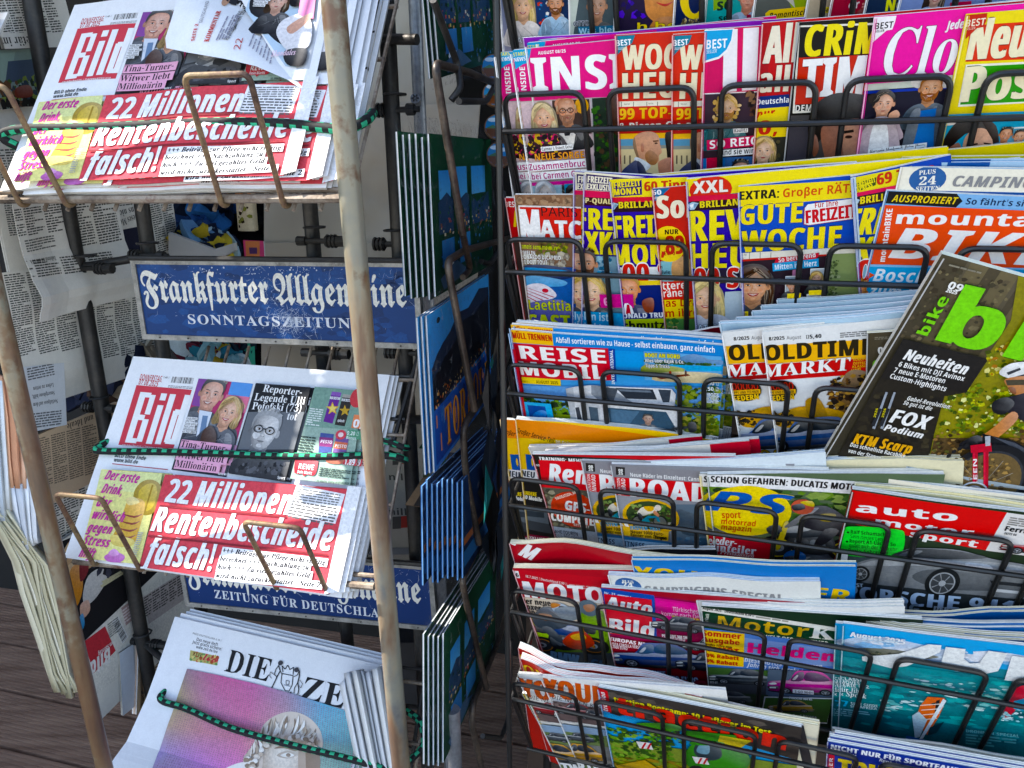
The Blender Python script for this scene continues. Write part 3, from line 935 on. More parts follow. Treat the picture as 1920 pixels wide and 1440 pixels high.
upright('storage_box', 690, 1040, 830, 1100, B5 - NN * .03, TN, .12, plain('grey_carton', [(0.3, '7a7672'), (0.7, '8e8a86')], 9, .8), 'grey carton standing below the price poster', 'box')
upright('storage_box', 735, 1205, 850, 1330, B5 + NN * .05, TN, .2, plain('dark_plastic', [(0.3, '26262a'), (0.7, '34343a')], 9, .5), 'dark plastic box near the floor behind the lowest blue sign', 'box')

# hosiery, garments and the tray glimpsed through the stand
B6 = FN0 + NN * .45
def cloth_lump(name, label, cat, pts, depthn, cols, r=.02, n=60, seed=1, thick=.05):
    """a crumpled cloth heap: many overlapping soft lobes inside an outline read off the picture"""
    R = random.Random(seed); b = MB()
    P0 = FN0 + NN * depthn
    for i in range(n):
        k = R.randrange(len(pts)); q = pts[k]; q2 = pts[(k + 1 + R.randrange(len(pts) - 1)) % len(pts)]
        t = R.random()
        c = hit(q[0] * (1 - t) + q2[0] * t, q[1] * (1 - t) + q2[1] * t, P0, NN) + NN * R.uniform(0, thick)
        ax = Vector((R.uniform(-1, 1), R.uniform(-1, 1), R.uniform(-1, 1))).normalized()
        rr = r * R.uniform(.5, 1.3); col = rgb(R.choice(cols)); i0 = len(b.v)
        u = ax.orthogonal().normalized(); w_ = ax.cross(u)
        for a_ in range(5):
            ph = math.pi * a_ / 4
            for q_ in range(8):
                th = 2 * math.pi * q_ / 8
                b.v.append(c + ax * (rr * 1.6 * math.cos(ph)) + (u * math.cos(th) + w_ * math.sin(th)) * (rr * math.sin(ph) * (1 + .35 * math.sin(3 * th + i)) * .8))
        for a_ in range(4):
            for q_ in range(8):
                b.f.append((i0 + a_ * 8 + q_, i0 + a_ * 8 + (q_ + 1) % 8, i0 + (a_ + 1) * 8 + (q_ + 1) % 8, i0 + (a_ + 1) * 8 + q_)); b.c.append(col)
    o = b.build(name, M_CLOTH, None, True)
    tag(o, label, cat)
cloth_lump('garment_heap', 'heap of blue and dark clothes in the white tray', 'clothes', [(325, 450), (360, 435), (400, 462), (415, 465), (330, 475)], .52, ['2a4a78', '6a98c0', '1c2438', 'c8b030', 'a8c8d8', '20282c'], .018, 90, 3)
cloth_lump('garment_heap', 'teal and mustard clothes heap below the upper blue sign', 'clothes', [(340, 645), (400, 640), (430, 665), (425, 690), (350, 680)], .40, ['2a7a90', '8ab8c0', 'b89a28', '20303c', 'c8d8dc', '6a2838'], .018, 90, 5)
cloth_lump('garment_heap', 'dark blue and cream scarves tucked behind the left newspapers', 'clothes', [(190, 640), (235, 655), (250, 700), (200, 760), (130, 740), (130, 690)], .36, ['22283c', '2c3248', 'b8a890', '8a6a54', 'd8d0bc', '5a4438'], .026, 120, 7)
cloth_lump('hanging_garment', 'blue garment hanging behind the upper shelf', 'clothes', [(345, 360), (400, 355), (400, 420), (355, 425)], .60, ['1c4a88', '16325c', '2a68a8', '101c30'], .028, 60, 9)
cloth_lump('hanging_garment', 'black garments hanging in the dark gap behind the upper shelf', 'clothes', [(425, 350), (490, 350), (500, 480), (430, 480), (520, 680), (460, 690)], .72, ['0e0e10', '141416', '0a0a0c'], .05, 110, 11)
def art_sock(a):
    a.lrect(0, 0, a.W, a.H, 'd8c8a8'); a.specks([(442, 385), (468, 385), (470, 425), (444, 425)], ['3a2c1c', '8a8a38'], 12, 3, 3); a.poly([(440, 356), (470, 356), (470, 376), (440, 376)], 'e88a38'); a.T('SOCKS', 444, 372, 466, 372, 7, 'B', '3a2460')
sk, _ = flat_print('sock_pair', 'cream socks with small flowers hanging in their card', 'socks', (440, 352), (472, 353), (443, 432), B6, NN, art_sock, M_CLOTH, t=.012, bend=[0, .006, .006, 0], bg='d8c8a8', pages=('c8b898', 'b8a888'))
def art_tagc(a):
    a.lrect(0, 0, a.W, a.H, 'e8407a'); a.poly([(460, 452), (487, 452), (487, 484), (462, 484)], 'e88448'); a.poly([(467, 464), (482, 464), (482, 476), (468, 476)], '5a3068')
flat_print('sock_label', 'pink and orange hosiery label hanging below the cream socks', 'label', (456, 450), (494, 452), (457, 487), B6, NN, art_tagc, M_SIGN, t=.004, bg='e8407a')
tr_ = thing('display_tray', hit(380, 470, FN0 + NN * .5, NN), 'white shop tray holding crumpled clothes', 'tray')
M_WHITE = plain('white_plastic', [(0.3, 'b8b6b2'), (0.7, 'cfccc8')], 6, .5)
q = MB(); n0 = FN0 + NN * .47
pa = [hit(*p, n0, NN) for p in ((316, 436), (400, 468), (438, 456), (440, 470), (400, 492), (316, 496))]
i0 = len(q.v); q.v += pa + [p + NN * .01 for p in pa]
q.f += [tuple(range(6)), tuple(range(11, 5, -1))] + [(i, i + 6, (i + 1) % 6 + 6, (i + 1) % 6) for i in range(6)]; q.c += [(.5,) * 4] * 8
q.build('front_panel', M_WHITE, tr_)
q = MB(); pb = [hit(*p, n0 + NN * .12, NN) for p in ((322, 340), (344, 340), (352, 438), (318, 436))]
q.v += pb + [p + NN * .012 for p in pb]; q.f += [(0, 1, 2, 3), (7, 6, 5, 4), (0, 4, 5, 1), (1, 5, 6, 2), (2, 6, 7, 3), (3, 7, 4, 0)]; q.c += [(.5,) * 4] * 6
q.build('side_panel', M_WHITE, tr_)
q = MB(); gp = [hit(*p, FN0 + NN * .43, NN) for p in ((452, 636), (466, 638), (468, 690), (458, 690))]
q.v += gp + [p + NN * .02 for p in gp]; q.f += [(0, 1, 2, 3), (7, 6, 5, 4), (0, 4, 5, 1), (1, 5, 6, 2), (2, 6, 7, 3), (3, 7, 4, 0)]; q.c += [rgb('2aa888')] * 6
tag(q.build('plastic_strap', M_SIGN), 'turquoise plastic strap hanging behind the lower newspaper', 'strap')
# small round souvenirs between the cards and the magazine rack
for i, (x, y, lb) in enumerate(((926, 125, 'topmost'), (929, 176, 'second from the top'), (932, 238, 'third from the top'), (936, 290, 'lowest'))):
    c = at(x, y, 1.06); rt_ = thing('fridge_magnet', c, lb + ' round souvenir magnet with blue sky beside the magazine rack', 'magnet', 'round souvenir magnets')
    s = Sheet(c - _R * .022 + _U * .022, _R, -_U, .044, .044, None, (0, 0, 1))
    s.lel(.022, .022, .0178, .0178, '6a4e38', 24); s.lel(.022, .0215, .0164, .0160, '2f78ac', 24); s.shape([(.006, .024), (.038, .024), (.036, .030), (.03, .036), (.014, .036), (.008, .030)], '5a3a28'); s.lel(.016, .012, .007, .003, 'c0d0dc', 10); s.lel(.027, .015, .006, .003, 'c0d0dc', 10); s.shape([(.006, .024), (.016, .019), (.026, .024)], '4a6a50')
    m_ = MB()
    k = 28
    ring = [(c + _R * .0182 * math.cos(2 * math.pi * j / k) + _U * .0182 * math.sin(2 * math.pi * j / k)) for j in range(k)]
    m_.v += [p + _F * .0004 for p in ring] + [p + _F * .006 for p in ring]
    m_.f += [tuple(range(k)), tuple(range(2 * k - 1, k - 1, -1))] + [(j, j + k, (j + 1) % k + k, (j + 1) % k) for j in range(k)]; m_.c += [rgb('5e4632')] * (k + 2)
    m_.build('body', M_SIGN, rt_)
    me_ = [(f, cc) for f, cc in zip(s.f, s.c)]
    vs_ = [s.P + s.X * v[0] + s.Y * v[1] + s.N * (v[2] * s.EPS) for v in s.v]
    mesh_obj('picture', vs_, [f for f, _ in me_], M_GLOSS, rt_, [cc for _, cc in me_])
# ------------------------------------------------------------------ newspaper stand
stand = thing('newspaper_stand',Vector((FN0.x,FN0.y,0)),'weathered steel pipe stand with three sloping newspaper shelves','newspaper stand')
def on(P0,N): return lambda x,y: hit(x,y,P0,N)
FRONT = on(FN0 - NN * .022,FNN)          # plane of the front pipes
BARS = on(FN0 + NN * .004,FNN)
def pipe(name,a,b,r,mat,parent=stand,n=14):
    m_ = MB(); m_.tube([a,a.lerp(b,.25),a.lerp(b,.5),a.lerp(b,.75),b],r,n); return m_.build(name,mat,parent,True)
def ext(a,b,z):                          # carry the line a-b on to height z
    t = (z - a.z) / (b.z - a.z); return a + (b - a) * t
a,b = FRONT(104,1040),FRONT(157,1270)
pipe('post',ext(a,b,2.0),ext(a,b,0.0),.0118,M_POST)
a,b = FRONT(625,0),FRONT(717,1040)
pipe('post',ext(a,b,2.0),ext(a,b,0.0),.0128,M_POST)
BK = FN0 + NN * .235
for x,y in ((128,400),(744,380),(584,420),(268,400)):
    p = hit(x,y,BK + NN * (.0 if x in (128,744) else .03),NN); q_ = p.copy(); p.z = 2.0; q_.z = 0.0
    pipe('back_post',p,q_,.0115 if x != 128 else .0125,M_DARK)
# clamps and bolts on the back posts
for x,y,dx in ((163,503,1),(190,765,-1),(270,1205,1),(742,458,-1),(742,206,-1),(592,452,1),(762,662,-1),(280,480,-1),(600,662,1)):
    c = hit(x,y,BK - NN * .004,NN)
    m_ = MB(); m_.tube([c - NX * .03,c - NX * .016],.007,8); m_.tube([c + NX * .016,c + NX * .03 * (1.6 if dx > 0 else .9)],.008,8); m_.tube([c - NX * .02,c + NX * .034],.004,8)
    for k in range(3): m_.tube([c + NX * (dx * (.018 + .006 * k)),c + NX * (dx * (.021 + .006 * k))],.010,8)
    m_.tube([c + Vector((.0145 * math.cos(t * .7),.0,.02)) + NN * (.0145 * math.sin(t * .7)) for t in range(10)],.0018,6)
    m_.build('clamp',M_DARK,stand,True)
# cross rails to the card stand
for y,x0,x1 in ((73,690,782),(786,735,808)):
    pipe('cross_rail',hit(x0,y,BK,NN),hit(x1,y + 1,BK - NN * .02,NN),.007,M_DARK)
pipe('cross_rail',hit(160,500,BK,NN),hit(290,478,BK + NN * .03,NN),.007,M_DARK)
pipe('cross_rail',hit(270,1205,BK,NN),hit(330,1258,BK - NN * .05,NN),.006,M_DARK)

PSH = []                                   # the three shelf planes (fronts)
p1 = hit(300,352,FN0,FNN)
PSH = [p1 - PDV * 0 ,FN0.copy(),FN0 - PDV * .516]
NNRM = NX.cross(NUP).normalized()          # out of the shelf plane
if NNRM.dot(CAM - FN0) < 0: NNRM = -NNRM
LOOPUP = (Z * math.cos(rad(24)) - NN * math.sin(rad(24)))
LOOPN = NX.cross(LOOPUP).normalized()
def shelf(k,P,xl,xr,ybar,loops,lp_plane,rods):
    """a wire grid the papers lie on, its front bars and the loops that hold the papers"""
    m_ = MB()
    l,r = BARS(*xl),BARS(*xr)
    gl_ = l + (r - l).normalized() * (.11 if k == 2 else .09)
    m_.tube([l,r],.0052,8)
    off = NUP * .014 - NNRM * .004
    m_.tube([l + off,r + off],.0034,8)
    n = rods
    base_l,base_r = gl_ + NUP * .012 - NNRM * .012,r + NUP * .012 - NNRM * .012
    for i in range(n + 1):
        p = base_l.lerp(base_r,i / n)
        m_.tube([p - NUP * .02,p + NUP * .335],.0026,6)
        m_.tube([l.lerp(r,i / n),p],.0026,6)
    for s_ in (.10,.20,.285):
        m_.tube([base_l + NUP * s_ - NNRM * .004,base_r + NUP * s_ - NNRM * .004],.003,6)
    g_ = m_.build('shelf_grid',M_RAIL,stand,True)
    for pts in loops:
        A = hit(*pts[0],lp_plane,LOOPN); B = hit(*pts[1],lp_plane,LOOPN); C = hit(*pts[2],lp_plane,LOOPN); D = hit(*pts[3],lp_plane,LOOPN)
        hook = NN * .014 + Z * .004
        q = MB(); q.tube(fillet([A + hook * 1.4 + Z * .006,A + hook * .7 - Z * .004,A,B,C,D,D + hook * .7 - Z * .004,D + hook * 1.4 + Z * .006],.010,6),.0033,9)
        q.build('holding_loop',M_RUST,stand,True)
L1 = BARS(300,380) - NN * .006; L2 = FN0 - NN * .008
shelf(1,PSH[0],(-40,374),(648,372),375,[((38,384),(-72,160),(10,162),(124,384)),((416,384),(344,142),(466,138),(532,386))],L1,12)
shelf(2,PSH[1],(140,1052),(702,1100),1075,[((176,1060),(103,926),(190,934),(263,1070)),((519,1104),(456,978),(562,990),(614,1112))],L2,10)
def low_shelf():
    m_ = MB()
    P = PSH[2]
    for s_ in (0,.1,.2,.29): m_.tube([P - NX * .16 + NUP * s_,P + NX * .26 + NUP * s_],.0032,6)
    for i in range(8): m_.tube([P - NX * (.16 - .056 * i),P - NX * (.16 - .056 * i) + NUP * .31],.0026,6)
    m_.build('shelf_grid',M_RAIL,stand,True)
low_shelf()
# ladder-like side of the upper shelf seen at the right
m_ = MB()
P = hit(690,130,PSH[0] - NNRM * .02,NNRM)
for px in ((708,0,650,246),):
    A = hit(px[0],px[1],PSH[0] - NNRM * .016,NNRM); B = hit(px[2],px[3],PSH[0] - NNRM * .016,NNRM); m_.tube([A + (A - B) * .3,B],.0035,8)
for y,x0,x1 in ((62,640,704),(130,610,690)): m_.tube([hit(x0,y,PSH[0] - NNRM * .018,NNRM),hit(x1,y,PSH[0] - NNRM * .018,NNRM)],.003,8)
m_.build('side_ladder',M_DARK,stand,True)
m_ = MB()
for px in ((788,654,735,838),):
    A = hit(px[0],px[1],FN0 - NNRM * .016,NNRM); B = hit(px[2],px[3],FN0 - NNRM * .016,NNRM); m_.tube([A,B],.0035,8)
for y,x0,x1 in ((706,690,772),(786,690,760)): m_.tube([hit(x0,y,FN0 - NNRM * .018,NNRM),hit(x1,y,FN0 - NNRM * .018,NNRM)],.003,8)
m_.build('side_ladder',M_DARK,stand,True)
m_ = MB()
A = hit(806,1190,PSH[2] - NNRM * .02,NNRM); B = hit(770,1440,PSH[2] - NNRM * .02,NNRM); m_.tube([A,B],.0035,8)
for y,x0,x1 in ((1250,740,798),(1320,735,790),(1398,730,776)): m_.tube([hit(x0,y,PSH[2] - NNRM * .02,NNRM),hit(x1,y + 6,PSH[2] - NNRM * .02,NNRM)],.003,8)
m_.build('side_ladder',M_DARK,stand,True)

# top shelf above the picture, its left run added unseen: it shades the first newspaper
def top_shelf():
    P = PSH[0] + PDV * .516
    m_ = MB()
    for s_ in (0,.1,.2,.29): m_.tube([P - NX * .74 + NUP * s_,P + NX * .23 + NUP * s_],.0034,6)
    for i in range(10): m_.tube([P - NX * (.24 - .052 * i),P - NX * (.24 - .052 * i) + NUP * .31],.0026,6)
    m_.build('shelf_grid',M_RAIL,stand,True)
top_shelf()
def side_shelf():  # added support for the extra tabloid that shades the lower shelf
    P = PSH[0] - NUP * .004 - NNRM * .03
    m_ = MB()
    for s_ in (0,.1,.2,.29): m_.tube([P - NX * .77 + NUP * s_,P - NX * .42 + NUP * s_],.0034,6)
    for i in range(7): m_.tube([P - NX * (.77 - .057 * i),P - NX * (.77 - .057 * i) + NUP * .31],.0026,6)
    m_.build('shelf_grid',M_RAIL,stand,True)
    a = P - NX * .79; pipe('post',Vector((a.x,a.y,2.0)),Vector((a.x,a.y,0)),.0118,M_POST)
side_shelf()

# ------------------------------------------------------------------ blue enamel-like newspaper signs
BLUE = '0f3674'
def scratches(a,cx,cy,R0,n,seed,burst=True):
    q = random.Random(seed)
    for lv in range(3):
        P,Fs = [],[]
        for _ in range(n // 3):
            if burst:
                an = q.uniform(0,6.28); d = R0 * abs(q.gauss(0,.5)); u,v = cx + d * math.cos(an) * 1.2,cy + d * math.sin(an) * .8
            else: u,v = q.uniform(.02,a.W - .01),q.uniform(0,a.H * (.45 if q.random() < .7 else .9))
            th = q.uniform(0,3.14); L = q.choice((.002,.003,.005,.012,.02)) * q.uniform(.5,1.3); w_ = q.uniform(.00018,.0005)
            du,dv = math.cos(th),math.sin(th); k = len(P)
            bend_ = q.uniform(-.25,.25) * L
            P += [(u,v),(u + du * L * .5 - dv * bend_,v + dv * L * .5 + du * bend_),(u + du * L,v + dv * L),(u + du * L * .5 - dv * (bend_ + w_),v + dv * L * .5 + du * (bend_ + w_))]
            Fs.append((k,k + 1,k + 2,k + 3))
        a.raw(P,Fs,'c8d4e8')
def sign(label,TL,TR,BL,P0,art,o):
    r_,s = flat_print('newspaper_sign',label,'sign',TL,TR,BL,P0,NN,art,M_SIGN,o,.004,bg=BLUE,pages=('8b8984','8b8984'),part='panel')
    f = MB(); w_ = .008
    for u0,v0,u1,v1 in ((-w_,-w_,s.W + w_,.0),(-w_,s.H,s.W + w_,s.H + w_),(-w_,0,0,s.H),(s.W,0,s.W + w_,s.H)):
        f.box(s.P + s.X * u0 + s.Y * v0 - s.N * .010,s.X * (u1 - u0),s.Y * (v1 - v0),s.N * .0125)
    f.build('frame',M_FRAME,r_)
    c = MB(); c.tube([s.P - s.Y * .009 - s.X * w_ + s.N * .001,s.P - s.Y * .009 + s.X * (s.W + w_) + s.N * .001],.0042,8); c.build('top_roll',M_DARK,r_,True)
    rv = MB()
    for i in range(9):
        p = s.P + s.X * (s.W * (i + .5) / 9) + s.Y * (s.H + w_ * .5) + s.N * .0026
        rv.tube([p,p + s.N * .0012],.0013,6)
    rv.build('rivets',M_DARK,r_)
    return r_,s
def art_faz1(a):
    for _ in range(1): a.lrect(0,0,a.W,a.H,'0b3e7c','0a3870')
    a.specks([(512,992),(1550,1000),(1560,1280),(540,1250)],['0e4484','093266','104888'],160,18,3,2)
    a.T('Frankfurter',542,1130,1010,1138,116,'F','e6e4da'); a.T('Allgemeine',1034,1140,1526,1150,116,'F','e6e4da')
    a.T('SONNTAGSZEITUNG',708,1214,1368,1232,35,'s','d8dce4')
    c = a.uv(1095,1195); scratches(a,c[0],c[1],.045,420,5); c = a.uv(1080,1060); scratches(a,c[0],c[1],.11,150,8); scratches(a,0,0,0,190,6,False)
    a.specks([(720,1000),(1200,1004),(1200,1030),(720,1026)],['b8c4dc'],40,3,9)
S1 = back(.185); S2 = PSH[2] + NN * .185
sign('scratched blue newspaper sign above the lower shelf with white blackletter title',(510,990),(1550,1002),(540,1252),S1,art_faz1,(0,0,2))
def art_faz2(a):
    a.lrect(0,0,a.W,a.H,'0b3676','092e64')
    a.T('Frankfurter',352,1092,560,1112,52,'F','e6e4da'); a.T('Allgemeine',572,1113,790,1131,52,'F','e6e4da')
    a.T('ZEITUNG FÜR DEUTSCHLAND',403,1121,746,1162,15,'s','d8dce4')
    c = a.uv(720,1075); scratches(a,c[0],c[1],.07,150,12); scratches(a,0,0,0,80,16,False)
sign('deep blue newspaper sign at the back of the lowest shelf, title half covered',(338,1030),(803,1068),(352,1128),S2,art_faz2,(0,0,1))

# ------------------------------------------------------------------ the tabloid with the red masthead, upper and lower shelf
Q3 = (0,720,2)
NEWSP = ('d8d6d0','f0eee8','c8c6c0','e6e4de')
def art_bild(a):
    a.lrect(0,0,a.W,a.H,'f2f3f5')
    a.T('DONNERSTAG,',522,-16,606,-8,22,'B','c02828'); a.T('07.08.2025',518,2,590,10,20,'B','c02828'); a.barcode(636,-2,728,4,28,7); a.T('1,40 €',612,-22,634,-20,7,'B','444'); a.lines(632,4,724,10,10,2,'888')
    a.poly([(512,4),(720,22),(648,250),(444,228)],'d43f4e')
    # masthead letters, drawn as broad italic strokes
    def G(x0,x1,y0,y1): a.poly([(x + (221 - y) * .31,y + (x - 470) * .09) for x,y in ((x0,y0),(x1,y0),(x1,y1),(x0,y1))],'f6f5f4')
    for r_ in ((468,491,30,219),(491,510,30,48),(491,512,113,133),(491,510,201,219),(508,528,37,110),(508,530,128,212),(546,568,72,217),(546,568,28,54),(579,601,28,215),(634,656,26,211),(610,631,88,206),(616,635,82,102),(616,635,192,211)): G(*r_)
    a.T('UNABHÄNGIG · ÜBERPARTEILICH',458,234,630,250,8,'B','f0e4e4')
    a.T('BILD ohne Ende',430,274,546,286,14,'B','26303a'); a.T('www.bild.de',426,291,516,300,14,'B','26303a'); a.poly([(422,298),(630,320),(630,323),(422,301)],'c02838')
    # couple
    a.poly([(746,-20),(950,0),(850,350),(644,322)],'b8386a'); a.poly([(870,-8),(950,0),(930,70),(850,60)],'5a9ae0'); a.poly([(850,40),(938,50),(920,110),(830,90)],'e87a98'); a.poly([(746,-20),(800,-15),(770,90),(720,80)],'8a4a9a')
    a.frame([(746,-20),(950,0),(850,350),(644,322)]); a.blob([(700,120),(740,84),(800,110),(860,160),(890,190),(850,350),(644,322)],'3c4048')
    a.face(794,40,112,'5c5c5e','e0a48c','short','4a505a',-.1,rot=.12); a.poly([(752,100),(800,108),(770,200),(740,200)],'d4dce8'); a.poly([(764,120),(784,122),(770,210),(748,206)],'6a86a8')
    a.face(862,110,92,'d8b478','e8b090','bob','4a505c',.1,rot=.15,lips='c04050'); a.blob([(770,180),(800,160),(820,200),(800,250),(760,230)],'4a3028'); a.frame()
    for i,w_ in enumerate((40,34,46,40,42,30)): a.q(706 - 3 * i,136 + 10 * i,706 + w_ - 3 * i,139 + 10 * i,9,'f0f0f0'); a.T(('Erwin Bach','und Tina','Turner waren','fast vier','Jahrzehnte','ein Paar')[i],707 - 3 * i,135 + 10 * i,704 + w_ - 3 * i,138 + 10 * i,7,'B','333')
    for t,x0,y0,x1,y1 in (('Tina-Turner-',684,240,858,260),('Witwer liebt',670,280,846,300),('Millionärin',664,314,818,332)):
        a.q(x0 - 4,y0 + 7,x1 + 10,y1 + 8,36,'e8a8c4'); a.T(t,x0,y0,x1,y1,26,'S','22202a')
    a.T('Seite 4',826,344,852,347,9,'B','e8e8e8')
    # obituary
    a.poly([(968,2),(1172,18),(1078,372),(866,340)],'3a3c40'); a.poly([(940,110),(1148,110),(1110,250),(900,250)],'6a6e74',); a.poly([(966,4),(1172,18),(1146,110),(938,110)],'26282c')
    for t,x0,y0,x1,y1 in (('Reporter-',992,34,1136,50),('Legende Ulli',960,66,1148,82),('Potofski (73)',952,100,1134,110),('tot',1082,138,1118,142)): a.T(t,x0,y0,x1,y1,27,'S','f2f2f2')
    a.frame([(968,2),(1172,18),(1078,372),(866,340)]); a.face(1000,180,138,'b8babc','d0d0d0','short','3a3c40',0,smile=False,glasses='2c2e32',rot=.1,shade='6a6c70',lips='7a7a7c',brow='66686a')
    a.blob([(880,300),(940,270),(1010,290),(1070,270),(1100,300),(1080,370),(868,338)],'33353a'); a.specks([(900,300),(1080,300),(1070,350),(890,330)],['4a4c52','26282c','5c5e64'],50,9,4); a.frame(); a.T('Sport',1050,360,1078,364,10,'B','e8e8e8')
    # supermarket advert
    a.poly([(1190,18),(1372,34),(1322,386),(1098,360)],'9ab4a6'); a.poly([(1190,18),(1372,34),(1350,180),(1150,166)],'7ca090')
    a.poly([(1254,36),(1290,40),(1256,156),(1222,148)],'6a2c90'); a.poly([(1254,36),(1290,40),(1286,54),(1250,50)],'8a5ab0'); a.poly([(1296,46),(1334,50),(1302,166),(1264,160)],'34302e'); a.poly([(1296,46),(1334,50),(1330,62),(1292,58)],'a8a49c')
    def star(cx,cy,r,c): a.poly([(cx + r * (1 if k % 2 == 0 else .42) * math.cos(-1.57 + k * .628),cy + r * (1 if k % 2 == 0 else .42) * math.sin(-1.57 + k * .628)) for k in range(10)],c)
    star(1256,100,26,'e0b030'); star(1256,100,18,'f0d870'); star(1302,108,22,'c8a030'); a.T('ROCKSTAR',1246,64,1284,68,10,'X','f0f0f0'); a.T('ROCKSTAR',1290,72,1328,76,10,'X','f0f0f0'); a.T('splash!',1274,148,1300,152,10,'I','f0f0f0')
    a.lines(1174,96,1224,102,66,8,'dfe8e2'); a.el(1350,60,28,36,'d04048'); a.q(1326,172,1372,176,50,'e88858'); a.T('0,',1332,170,1364,172,30,'X','f4f2f0')
    a.poly([(1212,190),(1262,196),(1250,272),(1204,268)],'4a5a98'); a.poly([(1208,206),(1260,210),(1256,244),(1206,240)],'8a3a78'); a.poly([(1270,204),(1318,210),(1304,280),(1256,274)],'7a5a98'); a.poly([(1266,222),(1314,228),(1308,254),(1260,248)],'d87050'); a.T('PESTO',1212,228,1254,232,12,'X','e8d8e8'); a.T('PESTO',1266,244,1308,248,12,'X','f0e0d8')
    a.el(1288,198,20,18,'d84858'); a.el(1288,198,10,9,'f0d8d8'); a.q(1306,212,1366,218,34,'5a9a78'); a.T('0,20 €',1310,198,1352,202,14,'B','e8f4ec'); a.T('Bonus',1308,213,1344,217,11,'B','e8f4ec')
    a.lines(1142,200,1196,206,60,6,'3a4a44'); a.q(1294,308,1344,314,34,'d04850'); a.T('1.89',1300,308,1338,312,24,'X','f4f2f0'); a.blob([(1240,270),(1300,276),(1290,306),(1236,300)],'c06850')
    a.blob([(1118,296),(1126,286),(1196,294),(1204,304),(1196,340),(1184,350),(1162,346),(1150,354),(1146,344),(1116,340)],'c82c3c',2); a.T('REWE',1130,324,1186,330,20,'B','f4f2f2'); a.T('Dein Markt',1126,341,1180,347,12,'B','f4e0e2')
    a.lines(1212,318,1326,332,34,5,'3a4a44'); a.T('32. Woche. Gültig ab 07.08.2025',1198,374,1318,384,8,'B','3a4a44')
    # drink
    a.poly([(398,326),(624,342),(540,680),(316,656)],'ece690',); a.poly([(396,330),(624,344),(610,420),(380,400)],'e4e8a0')
    a.blob([(520,410),(550,372),(590,366),(620,390),(616,440),(590,490),(550,496),(520,470)],'b0922c'); a.blob([(535,420),(560,386),(594,380),(606,410),(590,466),(556,480)],'d8b83c'); a.poly([(586,384),(592,386),(562,486),(556,486)],'a8882c')
    a.blob([(500,440),(560,450),(536,560),(520,600),(470,600),(440,580),(470,520)],'e0b040'); a.blob([(490,436),(520,430),(540,450),(500,460)],'f0dc90')
    for k in range(4): a.blob([(470 - 8 * k,490 + 26 * k),(520 - 8 * k,500 + 26 * k),(552 - 8 * k,492 + 26 * k),(520 - 8 * k,508 + 26 * k)],'9a4a3c',3)
    a.blob([(440,570),(520,590),(500,616),(440,606)],'e8d068'); a.blob([(410,650),(450,634),(486,650),(470,672),(424,670)],'c86ab8'); a.blob([(424,640),(446,622),(466,640),(446,650)],'e09ad4')
    for i,(t,x0,x1) in enumerate((('Der erste',408,532),('Drink,',396,472),('der',378,428),('wirklich',362,478),('gegen',344,432),('Stress',328,424),('hilft',314,370))):
        y = (364,414,464,510,558,606,652)[i]; a.T(t,x0,y,x1,y + (x1 - x0) * .12,36 if i != 2 else 38,'J','d0389c',sk=.12)
    # headline
    a.poly([(636,346),(1316,402),(1230,790),(540,690)],'da4854'); a.poly([(1246,440),(1300,410),(1316,404),(1240,790),(1200,780)],'da4854')
    a.poly([(1126,384),(1306,420),(1270,530),(1086,498)],'f0f1f4'); a.lines(1130,396,1290,420,46,5,'777'); a.lines(1112,440,1280,470,70,6,'666',seed=4)
    a.T('22',636,448,718,458,88,'J','f6f5f6','8a1420',.02); a.T('Millionen',742,462,1096,498,94,'J','f6f5f6','8a1420',.02)
    a.T('Rentenbescheide',584,556,1252,632,96,'J','f6f5f6','8a1420',.02); a.T('falsch!',556,674,806,706,100,'J','f6f5f6','8a1420',.02)
    for x0,y0,x1,y1 in ((620,460,1090,502),(578,572,1244,644)): a.poly([(x0,y0),(x1,y1),(x1 - 2,y1 + 7),(x0 - 2,y0 + 7)],'8a2a34')
    for t,x0,y0,x1,y1 in (('+++ Beiträge zur Pflege nicht richtig',852,638,1234,684),('berechnet +++ Nachzahlung zu',842,668,1172,702),('hoch +++ Zu viel gezahltes Geld',834,698,1178,732),('wird nicht zurückerstattet - Seite 2',828,730,1216,768)):
        a.q(x0 - 6,y0 + 8,x1 + 6,y1 + 8,31,'f2f2f4'); a.T(t,x0,y0,x1,y1,19,'Q','10141e')
    a.poly([(1318,390),(1380,396),(1300,780),(1232,792)],'f2f3f5')
    a.lines(540,560,560,562,100,14,'aaa')
r2_,s2_ = flat_print('newspaper','top tabloid on the lower sloping shelf with red masthead and red headline','newspaper',(500,-104),(1462,-34),(262,654),FN0,NNRM,art_bild,M_NEWS,Q3,.004,bg='f2f3f5',pages=NEWSP,group='tabloids with red masthead',part='front_page')
for i in range(4): dup(r2_,-s2_.N * (.0046 * (i + 1)) + s2_.X * (.006,.010,.009,.014)[i] - s2_.Y * (.001,.003,.002,.005)[i],'copy under the top tabloid on the lower sloping shelf, only edges showing','tabloids with red masthead')

